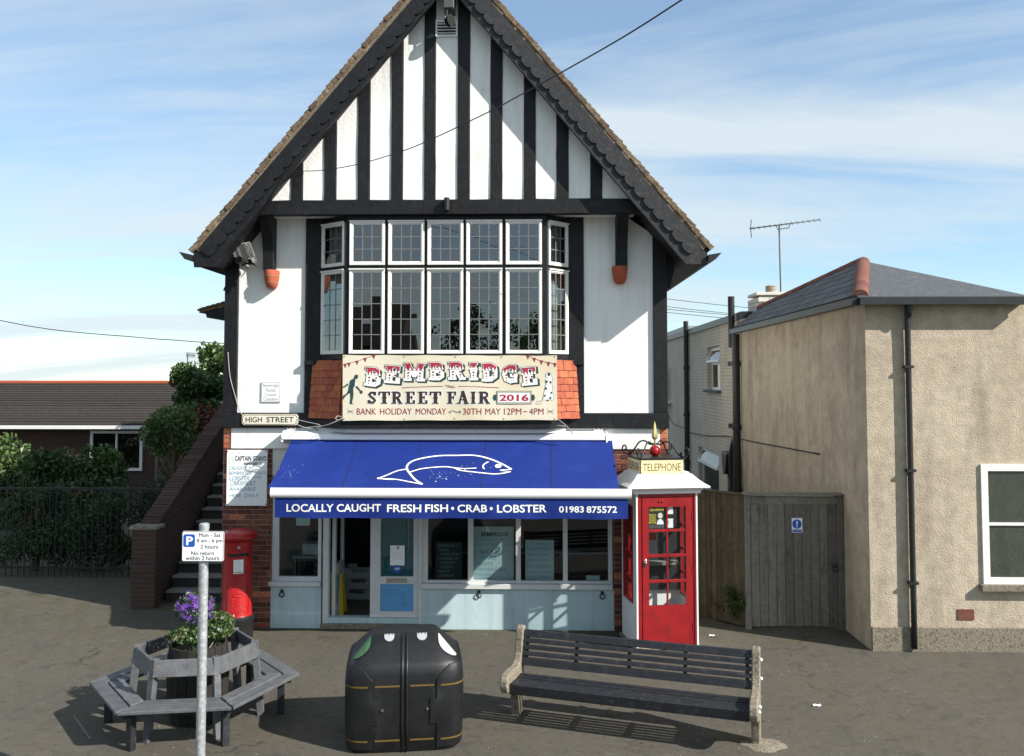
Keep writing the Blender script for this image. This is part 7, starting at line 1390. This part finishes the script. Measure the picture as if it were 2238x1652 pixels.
q = at(385, 960, 6); shrub('yellow_green_shrub', 'round bright green shrub behind the iron railing', (q[0] - .25, 6.4, 2.35), (0.75, 0.6, 0.8), 3200, 'leaf_light', 0.085, 'shrub', 6)
q = at(432, 940, 9); shrub('red_leaved_shrub', 'red-leaved shrub between the trellis and the brick parapet', (q[0], 9, 2.3), (0.9, 0.6, 0.75), 2600, 'leaf_red', 0.10, 'shrub', 7)
for i, (x_, y_, z_, rx) in enumerate(((-10.4, 6.5, 1.0, 1.3), (-12.8, 7.2, 1.2, 1.5), (-15.6, 8.0, 1.3, 1.7))): shrub('hedge_shrub', ('dense green hedge shrub next to the iron railing', 'tall mid-green hedge shrub between two other hedge shrubs', 'broad dark hedge shrub at the far end of the garden')[i], (x_, y_, z_), (rx, 0.8, 1.1), 9000, ('leaf_mid', 'leaf_light', 'leaf_dark')[i], 0.12, 'shrub', 20 + i)
for i, (x_, lab) in enumerate(((-7.05, 'dark clipped hedge bush pressed against the iron railing by the brick parapet'), (-8.35, 'dark clipped hedge bush pressed against the middle of the iron railing'), (-9.6, 'dark clipped hedge bush at the open end of the iron railing'))): shrub('clipped_hedge_bush', lab, (x_, 3.75, 0.85), (0.85, 0.42, 0.9), 5200, 'leaf_dark', 0.075, 'shrub', 40 + i)
# bungalow with dark tiled roof
YBg = 13; e0, e1 = P(462, 930, YBg), P(462, 838, YBg + 3.4); bg_ = thing('tiled_bungalow', 'brick bungalow with dark brown tiled roof beyond the garden', 'house', (-14, YBg + 3, 0))
xr = e0.x + 1.2; xl = -30.0; ze = e0.z; zr_ = e1.z
MB().box(xl + .3, xr - .4, YBg + .4, YBg + 6.4, -.05, ze).build('wall', 'side_brick', bg_); rfb = MB().prismx([(YBg, ze), (YBg + 3.4, zr_), (YBg + 6.8, ze), (YBg + 6.8, ze - .1), (YBg, ze - .1)], xl, xr).build('roof', 'bungalow_tile', bg_)
nr = 17
for i in range(nr):
    f0, f1 = i/nr, (i+1.15)/nr; f1 = min(1, f1); MB().prismx([(YBg + 3.4*f0 - .02, ze + (zr_-ze)*f0 + .055), (YBg + 3.4*f1, ze + (zr_-ze)*f1 + .02), (YBg + 3.4*f1, ze + (zr_-ze)*f1 + .005), (YBg + 3.4*f0 - .02, ze + (zr_-ze)*f0 + .005)], xl, xr).build('tile_course', 'bungalow_tile', rfb)
MB().box(xl, xr + .05, YBg + 3.28, YBg + 3.52, zr_ - .02, zr_ + .1).build('ridge', 'terracotta', rfb, bev=0.03); MB().box(xl, xr, YBg - .14, YBg - .02, ze - .1, ze + .0).build('gutter', 'white_frame', bg_)
for xw in (-13.5, -18): 
    f_ = ring(MB(), xw, xw + 1.6, 0.9, 2.1, xw + .08, xw + 1.52, 0.98, 2.02, YBg + .33, YBg + .42).box(xw + .77, xw + .83, YBg + .34, YBg + .41, .98, 2.02).build('window_frame', 'white_frame', bg_); MB().box(xw + .08, xw + 1.52, YBg + .37, YBg + .38, .98, 2.02).build('pane', 'far_glass', f_)
for lab, mx_, my0, my1, ln in (('slim roof aerial with many short rods beyond the bungalow ridge', 410, 830, 772, 36), ('small low roof aerial beyond the bungalow ridge', 427, 830, 790, 30)):
    Y_ = 16.3; t = thing('roof_aerial', lab, 'aerial', P(mx_, my0, Y_)); m0, m1 = P(mx_, 852, Y_), P(mx_, my1, Y_); MB().tube([m0, m1], 0.02, 6).build('mast', 'aerial_metal', t); a, c = P(mx_ - 2, my1 + 3, Y_), P(mx_ + (16 if ln > 32 else 14), my1 + 5, Y_); MB().tube([a, c], 0.016, 6).build('boom', 'aerial_metal', t)
    for k in range(7 if ln > 32 else 3): p = a.lerp(c, k/6.0 if ln > 32 else k/2.2); MB().tube([p - Vector((0, 0, .09)), p + Vector((0, 0, .09))], 0.010, 5).build('director', 'aerial_metal', t)
# ------------------------------------------------------------------ overhead wires
def wirepts(pts): return spline([P(x, y, Y) for x, y, Y in pts], 6)
tag(MB().tube(wirepts([(623, 368, -0.64), (632, 373, -0.8), (662, 374, -1.1), (709, 371.5, -1.6), (784, 358.5, -2.3), (877, 331, -3.1), (950, 301, -3.8), (1071, 243, -4.8), (1131, 211, -5.3), (1220, 162, -6.0), (1360, 82, -6.9), (1489, 0, -7.6), (1640, -100, -8.4)]), 0.0055, 6).build('telephone_wire', 'wire', smooth=True), 'black telephone wire running from the gable bargeboard up over the street', 'wire')
ib = P(625, 368, -0.655); tag(MB().lathe([(0.018, -0.05), (0.03, -0.03), (0.02, -0.01), (0.03, 0.01), (0.012, 0.04)], (ib.x, -0.66, ib.z + 0.02), 12).build('wire_insulator', 'sign_cream', smooth=40), 'small cream insulator on the bargeboard holding the telephone wire', 'insulator')
tag(MB().tube(wirepts([(-250, 640, 20), (60, 712, 20), (300, 737, 20), (379, 743, 20), (430, 747, 20), (520, 752, 20)]), 0.016, 5).build('distant_wire', 'wire'), 'thin distant wire crossing the sky beside the porch roof', 'wire')
for i, (y0_, y1_) in enumerate(((652, 674), (669, 690), (675, 692), (682, 700))): tag(MB().tube(wirepts([(1440, y0_ - 1, 30), (1550, (y0_ + y1_)/2 + 1, 30), (1690, y1_ + 4, 30)]), 0.014, 5).build('distant_wire', 'wire'), 'thin distant overhead wire beyond the flat-roofed brick wing', 'wire', 'distant wires beyond the brick wing')
# ------------------------------------------------------------------ litter and grit on the pavement
rg = random.Random(11); b_ = MB()
for _ in range(230):
    x_ = rg.uniform(-4.5, 4.6); y_ = rg.uniform(-5.6, 0.0); s_ = rg.uniform(0.003, 0.010); a = rg.uniform(0, 6.28)
    if rg.random() < 0.35: x_ = rg.gauss(2.3, 0.5); y_ = rg.gauss(-4.0, 0.35)
    b_.add([(x_ + s_*math.cos(a + k*1.57)*(1 if k % 2 else .7), y_ + s_*math.sin(a + k*1.57), 0.0015) for k in range(4)] + [(x_, y_, s_*0.8 + 0.0015)], [(0, 1, 4), (1, 2, 4), (2, 3, 4), (3, 0, 4), (3, 2, 1, 0)])
tag(b_.build('grit', 'litter', loc=(0, -3, 0), fix=False), 'pale grit scattered over the pavement', 'grit', kind='stuff')
b_ = MB()
for _ in range(90):
    x_ = rg.uniform(-3.4, 2.6); y_ = rg.uniform(-5.0, -0.1); s_ = rg.uniform(0.012, 0.028); a = rg.uniform(0, 6.28); d = Vector((math.cos(a), math.sin(a), 0))*s_; e = Vector((-math.sin(a), math.cos(a), 0))*s_*.5; c = Vector((x_, y_, 0.003)); b_.add([c - d, c + e + Vector((0, 0, .006)), c + d + Vector((0, 0, .004)), c - e], [(0, 1, 2, 3)])
tag(b_.build('fallen_leaves', 'dry_leaf', loc=(0, -3, 0), fix=False), 'small brown dry leaves scattered over the pavement', 'leaves', kind='stuff')
for x_, y_, s_, lab in ((1785, 1543, .045, 'scrap of white paper on the pavement beside the rendered house'), (1555, 1390, .04, 'flattened scrap of white paper on the pavement beside the telephone kiosk')):
    p = G(x_, y_); b_ = MB(); b_.grid(lambda u, v: (p.x + (u - .5)*s_*2, p.y + (v - .5)*s_*1.3, 0.006 + 0.012*math.sin(u*5 + v*3)**2), 5, 4); tag(b_.build('paper_scrap', 'sign_white', fix=False), lab, 'litter')
# broken concrete footing at the bench end
fp_ = MW[bn_] @ Vector((BLn + 0.12, 0.36, 0)); b_ = MB(); rg = random.Random(9); k = 14; ring0 = [(fp_.x + math.cos(6.283*i/k)*rg.uniform(.17, .27), fp_.y + math.sin(6.283*i/k)*rg.uniform(.14, .22)) for i in range(k)]
b_.add([(x, y, 0.002) for x, y in ring0] + [(fp_.x + (x - fp_.x)*.55, fp_.y + (y - fp_.y)*.55, 0.022 + rg.uniform(-.006, .006)) for x, y in ring0], [tuple(range(k, 2*k))] + [(i, (i+1) % k, (i+1) % k + k, i + k) for i in range(k)])
b_.build('concrete_footing', 'concrete', bn_)
# ------------------------------------------------------------------ across the street, seen only mirrored in the windows
def big_tree(label, x, y, h, r, seed, m):
    t = thing('street_tree', label, 'tree', (x, y, 0)); rg = random.Random(seed); b_ = MB(); b_.tube([(x, y, -.12), (x + .1, y, h*.35), (x - .1, y, h*.75)], [0.28, 0.2, 0.06], 10); cl = []
    for _ in range(16):
        o = Vector((rg.uniform(-.7, .7)*r, rg.uniform(-.7, .7)*r, h*.62 + rg.uniform(-.3, .32)*h)); cl.append(o); b_.tube([(x, y, h*.35), (x + o.x*.5, y + o.y*.5, h*.35 + (o.z - h*.35)*.6), (x + o.x, y + o.y, o.z)], [0.12, 0.07, 0.03], 6)
    b_.build('trunk', 'bark', t); c = MB()
    def f():
        o = rg.choice(cl); v = Vector((rg.gauss(0, 1), rg.gauss(0, 1), rg.gauss(0, 1))).normalized()*rg.random()**.4*r*.42; return Vector((x + o.x + v.x, y + o.y + v.y, o.z + v.z))
    leaves(c, 3500, f, 0.3, rg, .6); c.build('crown', m, t, fix=False)
big_tree('round leafy tree across the street mirrored in the bay window', -4.5, -48, 9.0, 2.8, 31, 'leaf_dark'); big_tree('tall leafy tree across the street mirrored in the bay window', 0.5, -46, 7.4, 2.6, 32, 'leaf_mid'); big_tree('low spreading tree across the street mirrored in the bay window', 6.5, -47, 6.8, 2.8, 33, 'leaf_dark')
oh = thing('house_across_street', 'gabled brick house across the street mirrored in the bay window', 'house', (-12, -46, -0.12)); MB().box(-16, -8.5, -50, -43, -.12, 5.2).build('wall', 'side_brick', oh); MB().prismx([(-50.4, 5.2), (-42.6, 5.2), (-46.5, 8.4)], -16.4, -8.1).build('roof', 'bungalow_tile', oh)
for xw in (-14.8, -11.2):
    for zw in (0.9, 3.3): f_ = MB().box(xw, xw + 1.5, -43.0, -42.94, zw, zw + 1.3).build('window_frame', 'white_frame', oh); MB().box(xw + .08, xw + 1.42, -42.94, -42.93, zw + .08, zw + 1.22).build('pane', 'far_glass', f_)
MB().box(-10.6, -9.6, -43.0, -42.92, -.12, 2.0).build('door', 'print_maroon', oh)
